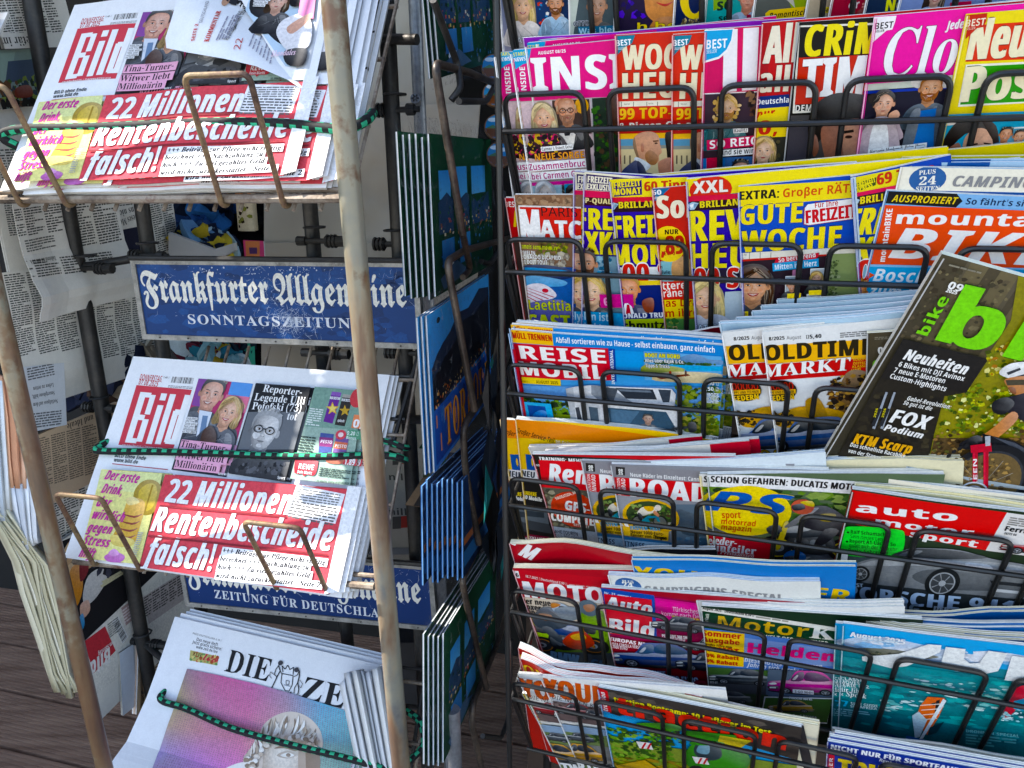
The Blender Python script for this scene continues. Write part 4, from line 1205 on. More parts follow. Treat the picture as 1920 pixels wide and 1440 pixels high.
# upper shelf: the same front page, slightly turned, with a flipped inside page over its right half
BL,BR = hit(0,357,PSH[0],NNRM),hit(561,341,PSH[0],NNRM)
Xb = (BR - BL).normalized(); Yb = NNRM.cross(Xb).normalized()
if Yb.z > 0: Yb = -Yb
W1,H1 = (BR - BL).length,.300
s1_ = Sheet(BL - Yb * H1,Xb,Yb,W1,H1,[0,.003,.001,.004,.0,-.002],(0,0,2))
s1_.v,s1_.f,s1_.c,s1_.layer = [(v[0] * W1 / s2_.W,v[1] * H1 / s2_.H,v[2]) for v in s2_.v],list(s2_.f),list(s2_.c),s2_.layer
a = s1_
a.poly([(930,-90),(1290,-90),(1200,330),(1100,330),(900,-10)],'eef0f4')
a.poly([(972,-20),(1240,-20),(1175,290),(1090,280),(940,70)],'b8d0e4'); a.poly([(1150,-20),(1245,-20),(1178,290),(1130,290)],'c0c4ca')
a.blob([(965,10),(1000,-15),(1080,-10),(1100,60),(1040,110),(960,80)],'1c1e26'); a.blob([(1000,110),(1060,80),(1110,110),(1110,200),(1060,190),(1010,140)],'22242c')
a.face(1062,42,64,'5a4028','d8a890','bob','20222a',.1,smile=False)
a.blob([(1110,60),(1120,10),(1190,0),(1200,30),(1150,60)],'16141a'); a.blob([(1060,150),(1090,110),(1160,90),(1190,130),(1180,210),(1110,230),(1070,190)],'e8e6ea'); a.poly([(1150,20),(1206,14),(1196,110),(1140,96)],'e88ab8'); a.blob([(1100,140),(1180,90),(1190,105),(1120,165)],'dca890'); a.blob([(1090,230),(1170,220),(1160,280),(1100,280)],'1c1c22')
for i,t in enumerate(('Angl. Aline (29)','versteckte am','Dienstag vor','Gericht ihr','Gesicht')): a.q(976 - i,20 + 11 * i,976 + (70,66,60,50,40)[i],22 + 11 * i,10,'f2f2f2'); a.T(t,977 - i,19 + 11 * i,974 + (70,66,60,50,40)[i],21 + 11 * i,8,'B','222')
a.T('Skandales',1040,250,1130,244,20,'T','f0d0e0')
rb1 = thing('newspaper',s1_.pos(.2,H1),'top tabloid on the upper sloping shelf with its corner page flipped over','newspaper','tabloids with red masthead')
s1_.build('front_page',M_NEWS,rb1,bg='f2f3f5',cuts=15)
s1_.slab('leaves',M_EDGE,rb1,.004,NEWSP)
# the flipped page: rises from its fold line and curls towards the lower left
E0,E1 = (418,-40),(602,196)
fl = math.hypot(E1[0] - E0[0],E1[1] - E0[1]); fnx,fny = (E1[1] - E0[1]) / fl,-(E1[0] - E0[0]) / fl
def flap_h(x,y):
    d = -((x - E0[0]) * fnx + (y - E0[1]) * fny)
    return .006 + .026 * math.sin(min(1.0,max(0,d) / 130) * 2.3)
def flap_p(x,y,e=0.0):
    return hit(x,y,PSH[0] + NNRM * (flap_h(x,y) + e),NNRM)
Lf = [(345,-40),(332,0),(320,40),(310,72),(312,90),(350,98),(420,110),(480,124),(540,150),(580,176),(602,196)]
Rf = [E0] + [(E0[0] + (E1[0] - E0[0]) * t + 10 * math.sin(3.14 * t),E0[1] + (E1[1] - E0[1]) * t) for t in (.1,.2,.3,.4,.5,.6,.7,.8,.9)] + [E1]
m_ = MB(); nn_ = 12
for i in range(len(Lf)):
    for j in range(nn_ + 1):
        t = j / nn_; x = Lf[i][0] * (1 - t) + Rf[i][0] * t; y = Lf[i][1] * (1 - t) + Rf[i][1] * t
        m_.v.append(flap_p(x,y))
for i in range(len(Lf) - 1):
    for j in range(nn_):
        k = i * (nn_ + 1) + j
        if i == len(Lf) - 2 : pass
        m_.f.append((k,k + 1,k + nn_ + 2,k + nn_ + 1)); m_.c.append(rgb('eef1f5'))
fp_ = m_.build('flipped_page',M_NEWS,rb1,True)
sf = Sheet(hit(310,0,PSH[0] + NNRM * .03,NNRM),Xb,Yb,.4,.3,None,(0,0,2)); sf.v,sf.f,sf.c = [],[],[]
sf.T('KOMMENTAR',782,156,830,40,17,'K','c8302c'); sf.T('Realitätsverlust bei',856,150,922,40,17,'R','333'); sf.T('der Rente',884,110,908,40,16,'R','333'); sf.T('22',900,184,912,142,24,'R','c8302c'); sf.T('SEITE 2',728,152,744,88,12,'B','c8302c'); sf.T('DEUTSCHLAND',758,84,784,4,12,'R','556')
for k in range(5): sf.lines(806 + 11 * k,150 - 2 * k,806 + 44 + 11 * k,60 - 2 * k,9,1,'99a',seed=k)
for k in range(7): sf.lines(930 + 13 * k,172 + 11 * k,930 + 32 + 10 * k,92 + 13 * k,9,1,'99a',seed=k + 9)
sf.poly([(846,0),(856,-20),(900,-20),(886,20),(866,16)],'2a2c32'); sf.el(846,4,14,16,'c89878')
vs_ = []
for v in sf.v:
    p = sf.P + sf.X * v[0] + sf.Y * v[1]; d_ = p - CAM; z_ = d_.dot(_F); x,y = 960 + F_PX * d_.dot(_R) / z_,720 - F_PX * d_.dot(_U) / z_
    vs_.append(flap_p(x,y,.0009 + v[2] * .00002))
mesh_obj('flap_print',vs_,sf.f,M_NEWS,fp_,[c if not isinstance(c,list) else c[0] for c in sf.c])
for i in range(4):
    dup(rb1,-NNRM * (.0046 * (i + 1)) + Xb * (.030,.034,.044,.05)[i] + Yb * (.004,.001,.002,-.004)[i],'copy under the top tabloid on the upper sloping shelf, only right edge showing','tabloids with red masthead')
dup(rb1,-Xb * .51,'tabloid on the neighbouring shelf just left of the picture, level with the upper shelf','tabloids with red masthead')  # extra copy added beside the view so the lower tabloid falls in shade
for o_ in list(bpy.data.objects):      # the copies lie flat: no flipped page on them
    if o_.name.startswith(('flipped_page.','flap_print.')): bpy.data.objects.remove(o_)
# papers on the top shelf above the picture
PT = PSH[0] + PDV * .516
flat = Sheet(PT - NX * .22 + NUP * .31 + NNRM * .006,NX,-NUP,s2_.W,s2_.H,None,(0,0,1)); flat.o_x = 0
rt = thing('newspaper',flat.pos(.2,.285),'tabloid on the topmost shelf above the picture','newspaper','tabloids with red masthead')
flat.v,flat.f,flat.c,flat.layer = list(s2_.v),list(s2_.f),list(s2_.c),s2_.layer
flat.build('front_page',M_NEWS,rt,bg='f2f3f5'); flat.slab('leaves',M_EDGE,rt,.012,NEWSP)
dup(rt,-NX * .475,'tabloid on the left half of the topmost shelf above the picture','tabloids with red masthead')  # extra copy added out of view, shades the upper tabloid
# ------------------------------------------------------------------ the weekly with the bust on the lowest shelf
def art_zeit(a):
    a.lrect(0,0,a.W,a.H,'eef0f4')
    a.T('PREIS DEUTSCHLAND 6,10 €',722,938,830,966,7,'B','777'); a.T('Das neue Heft.',736,962,818,984,12,'B','2a2c30'); a.T('Jetzt gratis sichern!',720,972,830,1000,12,'B','2a2c30'); a.T('www.zeit.de/leo',734,990,814,1010,11,'B','2a2c30')
    a.poly([(714,998),(822,1022),(814,1056),(710,1036)],'b8b068'); a.specks([(714,1000),(820,1022),(814,1052),(712,1034)],['c86a4a','6a9a58','d8c878','a8502c'],40,6,4); a.T('ZEIT',722,1018,756,1026,14,'S','5a4a2a'); a.T('leo',760,1034,816,1046,24,'T','c83048')
    a.T('DIE',840,1076,1002,1116,84,'S','26262a'); a.T('ZEIT',1124,1178,1420,1250,84,'S','26262a')
    for x0,y0,x1,y1 in ((866,994,852,1070),(920,1008,908,1086),(962,1018,950,1096),(1222,1112,1204,1186)): a.poly([(x0,y0),(x0 + 3,y0),(x1 + 3,y1),(x1,y1)],'eef0f4')
    # coat of arms drawn in thin lines: shield, crown, two beasts
    def ln(pts,w=2.4):
        for p,q_ in zip(pts,pts[1:]):
            dx,dy = q_[0] - p[0],q_[1] - p[1]; L = math.hypot(dx,dy) or 1; ox,oy = -dy / L * w / 2,dx / L * w / 2
            a.poly([(p[0] + ox,p[1] + oy),(q_[0] + ox,q_[1] + oy),(q_[0] - ox,q_[1] - oy),(p[0] - ox,p[1] - oy)],'34343a')
    ln([(1058,1086),(1054,1120),(1070,1150),(1084,1152),(1096,1130),(1100,1094),(1058,1086)],3); ln([(1062,1080),(1058,1056),(1070,1070),(1080,1054),(1088,1072),(1102,1062),(1100,1090)],3); ln([(1066,1128),(1090,1134)],2); ln([(1074,1112),(1086,1114),(1084,1128),(1074,1126),(1074,1112)],2)
    ln([(1056,1042),(1046,1056),(1052,1076),(1040,1098),(1030,1120),(1020,1140)],4); ln([(1046,1056),(1036,1070),(1030,1090),(1040,1098)],3); ln([(1052,1076),(1060,1090)],3); ln([(1030,1090),(1016,1080),(1012,1094),(1020,1104)],2)
    ln([(1112,1068),(1124,1076),(1124,1096),(1118,1120),(1122,1144),(1118,1164)],4); ln([(1124,1076),(1116,1092),(1104,1098)],3); ln([(1118,1120),(1106,1140),(1104,1160)],3); ln([(1126,1110),(1136,1124),(1130,1140),(1124,1134)],2)
    ln([(1012,1144),(1040,1150),(1070,1158),(1100,1168),(1126,1174)],3); a.el(1054,1046,9,9,'45454c'); a.el(1114,1072,9,9,'45454c')
    a.specks([(1014,1138),(1130,1166),(1126,1176),(1014,1150)],['45454c'],14,4,3)
    # picture: rainbow ground of fine cloth with a marble head
    A = [(704,1068),(1330,1236),(1300,1700),(560,1700)]
    n = 10
    stops = [('8a6a78','d03a8c','c84a98','9a86a8','38a8d0','48b8c8'),('a8985a','c8609a','d85898','c890a0','60b8c8','58b0b0'),('b89a78','d07888','d86a90','d8a088','88b8a8','68a898'),('9a88c8','c070c8','d860b8','d890a0','a8c0a8','78b098'),('a898a8','b070c0','c860c0','c890b0','b0b8b0','88b0a0')]
    stops = [tuple(mixc(c,'f8e8f0',.12) for c in r_) for r_ in stops]
    rows,cols_ = len(stops),6
    def gp(i,j):
        t,v = j / (cols_ - 1),i / (rows - 1)
        L_ = (704 + (560 - 704) * v,1068 + 420 * v); R_ = (1340 + (1290 - 1340) * v,1240 + 420 * v)
        return a.uv(L_[0] * (1 - t) + R_[0] * t,L_[1] * (1 - t) + R_[1] * t + 14 * math.sin(3.14 * t) * -1)
    a.layer += 1
    for i in range(rows - 1):
        for j in range(cols_ - 1):
            a.raw([gp(i,j),gp(i,j + 1),gp(i + 1,j + 1),gp(i + 1,j)],[(0,1,2,3)],[stops[i][j],stops[i][j + 1],stops[i + 1][j + 1],stops[i + 1][j]],up=False)
    # woven dots
    P,Fs = [],[]
    A0,A1 = a.uv(704,1068),a.uv(1340,1240); B0,B1 = a.uv(560,1488),a.uv(1290,1660)
    for i in range(52):
        for j in range(74):
            t,v = (j + .5) / 74,(i + .5) / 52
            u = (A0[0] * (1 - t) + A1[0] * t) * (1 - v) + (B0[0] * (1 - t) + B1[0] * t) * v; w_ = (A0[1] * (1 - t) + A1[1] * t) * (1 - v) + (B0[1] * (1 - t) + B1[1] * t) * v
            k = len(P); d_ = .0007
            P += [(u - d_,w_ - d_),(u + d_,w_ - d_),(u + d_,w_ + d_),(u - d_,w_ + d_)]; Fs.append((k,k + 1,k + 2,k + 3))
    a.raw(P,Fs,'9a7a8c')
    a.grainy = False
    B = a.blob
    B([(780,1500),(850,1440),(930,1416),(1000,1440),(1240,1500),(1240,1640),(760,1640)],'ece6e0'); B([(960,1470),(1060,1500),(1010,1580),(930,1560)],'c4b6aa')
    fp = [a.uv(*p) for p in smooth_loop([(975,1400),(1010,1340),(1090,1318),(1170,1340),(1196,1400),(1180,1480),(1120,1560),(1040,1540),(985,1480)],4)]
    a.soft(fp,['bda894'] * len(fp),'f2e8dc',a.uv(1060,1380))
    B([(1128,1352),(1160,1380),(1150,1440),(1164,1470),(1130,1476),(1120,1420)],'c0aa98'); B([(1150,1350),(1196,1360),(1200,1470),(1160,1520)],'9c8470')
    B([(1030,1366),(1080,1350),(1124,1364),(1110,1376),(1070,1366)],'a28a76'); B([(1040,1392),(1080,1374),(1116,1390),(1080,1404)],'c8b6a6'); B([(1054,1392),(1082,1382),(1106,1392),(1080,1400)],'f4eee6'); a.el(1084,1391,9,7,'a08c7c')
    B([(948,1402),(970,1380),(988,1400),(984,1444),(964,1452)],'d6c4b4'); B([(958,1410),(972,1400),(974,1430),(964,1434)],'a08a78')
    B([(972,1360),(984,1290),(1030,1246),(1096,1228),(1160,1250),(1204,1300),(1212,1360),(1186,1350),(1130,1322),(1060,1322),(1010,1350),(990,1400),(964,1420),(930,1424),(916,1402),(940,1372)],'d8c8b8')
    R = random.Random(8)
    cr_ = [(952,1350),(984,1284),(1036,1244),(1096,1230),(1150,1244),(1190,1284),(1208,1334)]
    hl_ = [(930,1410),(974,1390),(1008,1350),(1056,1326),(1108,1322),(1150,1334),(1188,1358)]
    def along(P,t):
        t *= len(P) - 1; i = min(int(t),len(P) - 2); t -= i
        return P[i][0] * (1 - t) + P[i + 1][0] * t,P[i][1] * (1 - t) + P[i + 1][1] * t
    for k in range(64):
        t = (k * .618) % 1.0; p,q_ = along(cr_,t),along(hl_,min(1,max(0,t + R.uniform(-.06,.06)))); f0,f1 = R.uniform(0,.5),R.uniform(.6,1.05)
        x0,y0 = p[0] + (q_[0] - p[0]) * f0,p[1] + (q_[1] - p[1]) * f0; x1,y1 = p[0] + (q_[0] - p[0]) * f1,p[1] + (q_[1] - p[1]) * f1
        w_ = R.uniform(3,7); o_ = R.uniform(-8,8)
        B([(x0 - w_,y0),((x0 + x1) / 2 + o_ - w_,(y0 + y1) / 2),(x1,y1),((x0 + x1) / 2 + o_ + w_,(y0 + y1) / 2)],('b29e8a','f6f0e8','cbbba9','8c7662','e6dacd')[k % 5],3)
    for k in range(22):
        t = k / 21; p = along(hl_,t); a.el(p[0] + R.uniform(-5,5),p[1] + R.uniform(-7,9),R.uniform(8,14),R.uniform(7,11),('c8b6a4','f2ebe2','9a8672','ddd0c2')[k % 4],9)
    for k in range(14): a.el(934 + 6 * (k % 5) + R.uniform(-6,6),1404 + 9 * (k // 3) + R.uniform(-6,6),11,9,('c8b6a4','f2ebe2','9a8672')[k % 3],9)
N3 = NNRM
rz,sz = flat_print('newspaper','broadsheet weekly with marble head on rainbow cloth on the lowest shelf','newspaper',(656,872),(1420,1052),(610,1150),PSH[2] + NNRM * .02,N3,art_zeit,M_NEWS,Q3,.004,vb=[0,.0,.002,.012,.045,.10],bg='eef0f4',pages=NEWSP,group='broadsheet weeklies',part='front_page',W=.40,H=.32)
for i in range(3): dup(rz,-sz.N * (.0055 * (i + 1)) - sz.Y * (.008,.013,.018)[i] + sz.X * (.006,.012,.014)[i],'copy under the broadsheet weekly on the lowest shelf, blue grey edge showing','broadsheet weeklies')
# loosely folded white paper standing in the right end of the lowest shelf
def bundle():
    c = hit(690,1340,PSH[2] + NNRM * .05,NNRM)
    root = thing('folded_newspapers',c,'white folded newspapers wedged upright at the right end of the lowest shelf','newspaper')
    P = PSH[2] + NNRM * .05
    tops = [(640,1282),(648,1262),(662,1258),(676,1256),(686,1262),(700,1256),(716,1246),(730,1244),(742,1240)]
    bots = [(672,1434),(684,1440),(700,1446),(712,1450),(722,1454),(734,1458),(744,1460),(752,1462),(760,1464)]
    R = random.Random(4)
    for i in range(8):
        b_ = MB()
        for row in range(9):
            t = row / 8
            for sx in (0,.35,1):
                xx0 = tops[i][0] * (1 - t) + bots[i][0] * t; yy0 = tops[i][1] * (1 - t) + bots[i][1] * t
                xx1 = tops[i + 1][0] * (1 - t) + bots[i + 1][0] * t; yy1 = tops[i + 1][1] * (1 - t) + bots[i + 1][1] * t
                hgt = .004 * (i % 3) + .010 * math.sin(3.14 * sx) + .006 * math.sin(3.14 * t) - (.018 if sx == 1 else 0)
                b_.v.append(hit(xx0 * (1 - sx) + (xx1 + 3) * sx,yy0 * (1 - sx) + yy1 * sx,P + NNRM * hgt,NNRM))
        for row in range(8):
            for k in range(2):
                q_ = row * 3 + k; b_.f.append((q_,q_ + 1,q_ + 4,q_ + 3)); b_.c.append(rgb(('eef0f2','dfe2e6','f2f2f0')[i % 3]))
        o_ = b_.build('folded_sheet',M_NEWS,root,True)
        so = o_.modifiers.new('thickness','SOLIDIFY'); so.thickness = .0035; so.offset = -1
bundle()

# ------------------------------------------------------------------ bungee cords
def bungee(label,pts,r=.0048):
    path = spline(pts,16)
    # even steps
    out = [path[0]]; acc = 0; step = .0042
    for p,q in zip(path,path[1:]):
        d = (q - p).length
        while acc + d >= step:
            t = (step - acc) / d; p = p + (q - p) * t; out.append(p.copy()); d = (q - p).length; acc = 0
        acc += d
    G,K = rgb('2fb886'),rgb('16181a'); K2 = rgb('1f2224')
    def cf(j,q):
        h = q // 2                      # six strands round the cord
        if (j + (h % 2) * 2) % 4 < 2 and h % 3 != 2: return G
        return K if (j + q) % 2 else K2
    m_ = MB(); m_.tube(out,lambda t: r,12,True,cf)
    for i,v in enumerate(m_.v):        # braided surface
        pass
    o_ = m_.build('bungee_cord',M_CORD,None,True); tag(o_,label,'bungee cord')
def onp(P,off): return lambda x,y: hit(x,y,P + NNRM * off,NNRM)
u_ = onp(PSH[0],.010)
bungee('black and green bungee cord stretched over the upper tabloid',[u_(40,300) - NN * -.05,u_(10,272) - NN * -.015,u_(4,256),u_(18,246),u_(60,241),u_(150,240),u_(260,236),u_(360,231),u_(450,230),u_(540,233),u_(610,240),u_(645,242) ,u_(668,234) + NN * .004,u_(678,220) + NN * .02,u_(666,206) + NN * .05],.0060)
u_ = onp(PSH[1],.009)
bungee('black and green bungee cord stretched over the lower tabloid',[u_(220,832) + NN * .07,u_(192,834) + NN * .02,u_(180,842),u_(200,846),u_(290,847),u_(400,850),u_(520,855),u_(620,856),u_(700,853),u_(740,856),u_(752,866) + NN * .01,u_(742,876) + NN * .03,u_(700,880) + NN * .06],.0054)
bungee('short end of green flecked cord knotted at the right of the lower shelf',[u_(690,838) + NN * .03,u_(725,840) + NN * .02,u_(748,846) + NN * .015,u_(752,854) + NN * .03],.0046)
u_ = onp(PSH[2],.034)
def zc(x,y,e=.012):
    return hit(x,y,PSH[2] + NNRM * (.02 + e),NNRM)
bungee('black and green bungee cord slanting over the broadsheet weekly',[zc(320,1312) + NN * .06,zc(298,1308) + NN * .015,zc(304,1314),zc(350,1329),zc(430,1364,.016),zc(520,1390,.022),zc(610,1412,.03),zc(690,1432,.04),zc(740,1446,.04),zc(770,1425,.02),zc(794,1395,0),zc(786,1366,0) + NN * .01,zc(762,1354,0) + NN * .02,zc(730,1346,0) + NN * .03],.0054)

# ------------------------------------------------------------------ newspapers hung upside down along the left side
LP0 = at(30,700,1.15)
def lp(dep): return LP0 - PNRM * dep
def columns(a,x0,y0,x1,y1,h,ncol,rows,col='4c4a46',seed=1):
    """greeked columns of a broadsheet under the line (x0,y0)-(x1,y1)"""
    for i in range(ncol):
        t0,t1 = (i + .04) / ncol,(i + .94) / ncol
        a.lines(x0 + (x1 - x0) * t0,y0 + (y1 - y0) * t0,x0 + (x1 - x0) * t1,y0 + (y1 - y0) * t1,h,rows,col,seed=seed + i)
GREY = ('b8b4aa','a09c92','c4c0b6')
def hung(label,TL,TR,BL,dep,art,bg='eeeae0',o=(0,0,2),t=.006,pages=GREY,bend=None,vb=None,group=None,W=None,H=None):
    return flat_print('newspaper',label,'newspaper',TL,TR,BL,lp(dep),PNRM,art,M_NEWS,o,t,bend,vb,bg,pages,group,part='page',W=W,H=H)
def art_h1(a):
    a.lrect(0,0,a.W,a.H,'eeeae0'); columns(a,-40,-30,190,-40,170,5,17,seed=3); a.lrect(0,a.uv(0,124)[1],a.W,a.uv(0,190)[1],'eeeae0')
    a.T('Sekretär im Visier',172,134,-110,146,32,'S','3a3836')
hung('grey newspaper hanging upside down at the top left corner',(-60,-80),(230,-60),(-60,186),.000,art_h1)
def art_h2(a):
    a.lrect(0,0,a.W,a.H,'8aa09a'); a.poly([(0,200),(56,196),(40,320),(0,330)],'9ab4a8'); a.poly([(30,230),(140,220),(150,300),(20,310)],'4a5a70'); a.specks([(0,300),(150,290),(150,390),(0,400)],['4a6a2c','2a3a24','8aa048','6a4a30','3a4a5a'],90,12,4); a.blob([(60,330),(110,320),(120,360),(60,366)],'8a3a24'); a.specks([(0,380),(140,376),(140,420),(0,424)],['1c1a18','2a2824'],30,14,8)
hung('newspaper page with a street photograph below the top left newspaper',(-60,190),(180,180),(-60,420),.012,art_h2,bg='a8aea8')
hung('pale newspaper sheet tucked behind the left end of the upper shelf',(-60,400),(150,400),(-60,800),.022,lambda a: (a.lrect(0,0,a.W,a.H,'e6e2d8'),columns(a,-30,560,60,556,230,2,22,seed=31)),bg='e6e2d8')
def art_h3(a):
    a.lrect(0,0,a.W,a.H,'ebe6da'); columns(a,10,760,340,742,130,4,15,seed=5)
    columns(a,350,745,640,716,40,4,5,seed=7); a.T('Dieses Moralisieren',520,800,374,850,24,'S','3a3836'); a.T('tut uns nicht gut',540,764,390,806,24,'S','3a3836')
    a.lines(346,880,560,840,10,1,'888'); a.poly([(344,884),(556,842),(560,960),(350,1004)],'25263a'); a.poly([(344,884),(440,866),(446,984),(350,1004)],'2c2e48')
    columns(a,240,790,340,776,230,2,26,seed=9); columns(a,555,760,640,740,260,2,30,seed=12)
hung('grey newspaper hanging upside down with dark blue photograph',(-20,744),(640,700),(-20,1030),.004,art_h3,bg='ebe6da',H=.175)
def art_h4(a):
    a.lrect(0,0,a.W,a.H,'f0ece2'); columns(a,8,790,230,760,110,3,11,seed=15); columns(a,14,985,420,940,70,4,7,seed=19); columns(a,240,770,430,745,170,2,16,seed=17); a.T('Zollstreit mit den USA',206,960,110,976,16,'S','3a3836'); a.lines(90,900,200,880,50,5,'6a6864')
hung('curled grey newspaper page in front of the left back post',(2,764),(440,740),(10,1042),-.022,art_h4,bg='f0ece2',vb=[.0,.0,.002,.010,.022,.010],bend=[.02,.004,0,0],t=.002,H=.172)
def art_h5(a):
    a.lrect(0,0,a.W,a.H,'eeeadf'); columns(a,10,1030,260,1000,330,3,36,seed=21); columns(a,300,1010,560,960,60,3,8,seed=24)
    a.T('Fraktionsvize: Durchregieren',520,1034,296,1110,22,'S','3a3836'); columns(a,290,1124,560,1090,240,4,28,seed=27); a.T('bei',280,1106,246,1116,22,'S','3a3836')
hung('large grey newspaper hanging upside down left of the upper blue sign',(-4,1024),(590,958),(66,1390),.002,art_h5,bg='eeeadf',vb=[0,.004,.0,.006,-.004],H=.215)
def art_h6(a):
    a.lrect(0,0,a.W,a.H,'e0e4e8')
    for i,(t,x0,x1) in enumerate((('Leben zu retten',200,124),('Smartphone hilft,',204,120),('Notfallpass auf dem',216,124))): a.T(t,x0,-4 + 30 * i,x1,12 + 30 * i,15,'S','2c2c2e')
    a.lines(100,-60,200,-80,50,5,'6a6c70'); a.lines(110,110,230,96,60,6,'6a6c70',seed=4)
hung('white newspaper strip with bold upside down note below the large grey one',(66,-62),(240,-80),(120,180),-.004,art_h6,bg='e0e4e8',o=Q3,t=.003)
def art_h7(a):
    a.lrect(0,0,a.W,a.H,'dcbe9c'); columns(a,130,206,420,130,190,5,22,'7a6a58',41); a.T('Politik und Ideale',412,92,250,150,22,'S','4a4038')
hung('salmon coloured newspaper hanging upside down at mid height',(122,200),(440,66),(176,396),.006,art_h7,bg='dcbe9c',o=Q3,pages=('dcbe9c','c8ae90'),H=.12)
hung('grey newspaper with dense columns below the salmon one',(160,350),(420,250),(240,600),.010,lambda a: (a.lrect(0,0,a.W,a.H,'e4e0d6'),columns(a,168,352,400,268,250,4,26,seed=51)),bg='e4e0d6',o=Q3,H=.15)
def art_h8(a):
    a.lrect(0,0,a.W,a.H,'ebe7de')
    a.poly([(230,590),(700,400),(700,600),(470,820),(310,970),(250,800)],'1a181c')
    a.specks([(240,600),(330,560),(340,680),(260,720)],['8a3028','c8a078','3a2420','d8b890'],60,16,4); a.blob([(262,700),(300,680),(310,760),(290,830),(270,800)],'d88a20'); a.blob([(300,640),(330,620),(330,700),(300,740)],'8a2a30')
    a.blob([(330,720),(380,690),(400,730),(360,800),(320,830),(310,790)],'d8d4d0'); a.blob([(300,830),(330,810),(336,850),(306,880)],'d8a890'); a.poly([(380,740),(470,690),(474,696),(386,750)],'d0c8a0'); a.poly([(374,756),(464,704),(466,710),(380,764)],'d0c8a0'); a.blob([(296,880),(310,860),(316,900),(306,920)],'2a8ac0'); a.specks([(350,600),(480,560),(480,690),(360,720)],['26242a','3a3a44','141216','4a4a58'],60,18,6); a.blob([(410,620),(440,600),(450,640),(420,650)],'8a4a38')
    a.poly([(308,972),(470,818),(700,660),(700,900),(352,1170)],'ebe7de')
    a.poly([(312,966),(392,908),(432,1000),(350,1084)],'c8303c'); a.T('Bild',408,986,330,1050,46,'J','f2f0ee'); a.T('am Sonntag',418,1000,372,910,13,'B','f2f0ee') if False else a.T('am Sonntag',422,962,366,1006,13,'B','f2f0ee')
    a.barcode(478,948,440,868,30,3); a.lines(400,900,440,870,50,7,'777'); a.poly([(452,840),(500,804),(516,866),(470,906)],'b89a98'); a.lines(456,846,500,812,50,5,'f0e0e0')
    a.poly([(532,800),(690,700),(700,800),(556,900)],'c4b8b4'); columns(a,536,800,690,704,70,5,8,'5a5450',61)
hung('tabloid hanging upside down with dark sports photograph and red corner masthead',(212,600),(660,310),(352,1172),-.004,art_h8,bg='ebe7de',o=Q3,t=.008,H=.36)
def art_h9(a):
    a.lrect(0,0,a.W,a.H,'d4bea0'); columns(a,540,930,680,880,150,3,16,'6a5c4c',71); a.T('HOW TO',620,910,700,880,22,'S','3a342c'); a.T('Novo',524,1170,566,1156,16,'S','3a5a78'); a.T('The drug',528,1192,580,1178,18,'T','2a2620'); a.T('demand',522,1214,582,1200,18,'T','2a2620')
hung('pink tinted newspaper folded at the bottom beside the lowest shelf',(486,960),(690,860),(454,1250),.004,art_h9,bg='d4bea0',o=Q3,t=.010,pages=('f0ece8','d8b8a0','e8d0bc','f0ece8'),bend=[.02,0,0,0])
hung('white folded newspaper edge left of the pink tinted one',(448,1010),(500,975),(452,1252),-.010,lambda a: a.lrect(0,0,a.W,a.H,'d8e0ec'),bg='d8e0ec',o=Q3,t=.004)
# thick sunlit bundles at the left edge, seen on their leaf edges
def edge_bundle(label,L,R,dep,cols,n=9,seed=1,wob=4):
    """sheets hanging side by side: L and R are the left and right outlines from top to bottom (picture corners), spread in depth"""
    rr = random.Random(seed)
    root = thing('newspaper_bundle',hit(*L[0],lp(dep),NN),label,'newspaper')
    P = lp(dep)
    for i in range(n):
        t0,t1 = i / n,(i + .86) / n
        b_ = MB(); k = len(L); sh = rr.uniform(-10,10)
        for j in range(k):
            for t,h in ((t0,0),((t0 + t1) / 2,.006),(t1,-.004)):
                x = L[j][0] * (1 - t) + R[j][0] * t + wob * math.sin(j * 1.7 + i); y = L[j][1] * (1 - t) + R[j][1] * t + (sh if j in (0,k - 1) else 0)
                b_.v.append(hit(x,y,P - NN * (h + .002 * (i % 2)),NN))
        for j in range(k - 1):
            for m2 in range(2):
                q_ = j * 3 + m2; b_.f.append((q_,q_ + 1,q_ + 4,q_ + 3)); b_.c.append(rgb(cols[(i + m2) % len(cols)]))
        o_ = b_.build('folded_sheet',M_NEWS,root,True)
        so = o_.modifiers.new('thickness','SOLIDIFY'); so.thickness = .006; so.offset = -1
edge_bundle('cream bundle of newspapers hanging in the sun at the far left',[(-30,950),(0,1000),(30,1050),(48,1110),(70,1190),(92,1260),(108,1294)],[(20,960),(62,1020),(92,1060),(104,1120),(120,1190),(136,1260),(146,1302)],.05,['e4dcc0','d0c8a8','efe8d2','c0b898'],10,3)
edge_bundle('salmon folded newspaper behind the left front pipe',[(2,700),(8,780),(14,860),(22,910)],[(40,720),(50,790),(56,860),(54,906)],.03,['e8b08c','d89c78','f0c0a0'],3,5,1)
edge_bundle('white folded newspaper below the salmon one at the left edge',[(20,905),(28,960),(38,1000),(42,1022)],[(70,890),(74,950),(74,1000),(74,1020)],.035,['e4e6ea','cfd4dc','eef0f2'],4,6,1)
edge_bundle('pale blue grey newspaper stack leaning at the left picture edge',[(-60,720),(-50,800),(-40,900),(-30,990)],[(14,720),(18,800),(20,880),(26,960)],.07,['c8d4e0','e4e8ea','dcd8cc'],5,8,2)
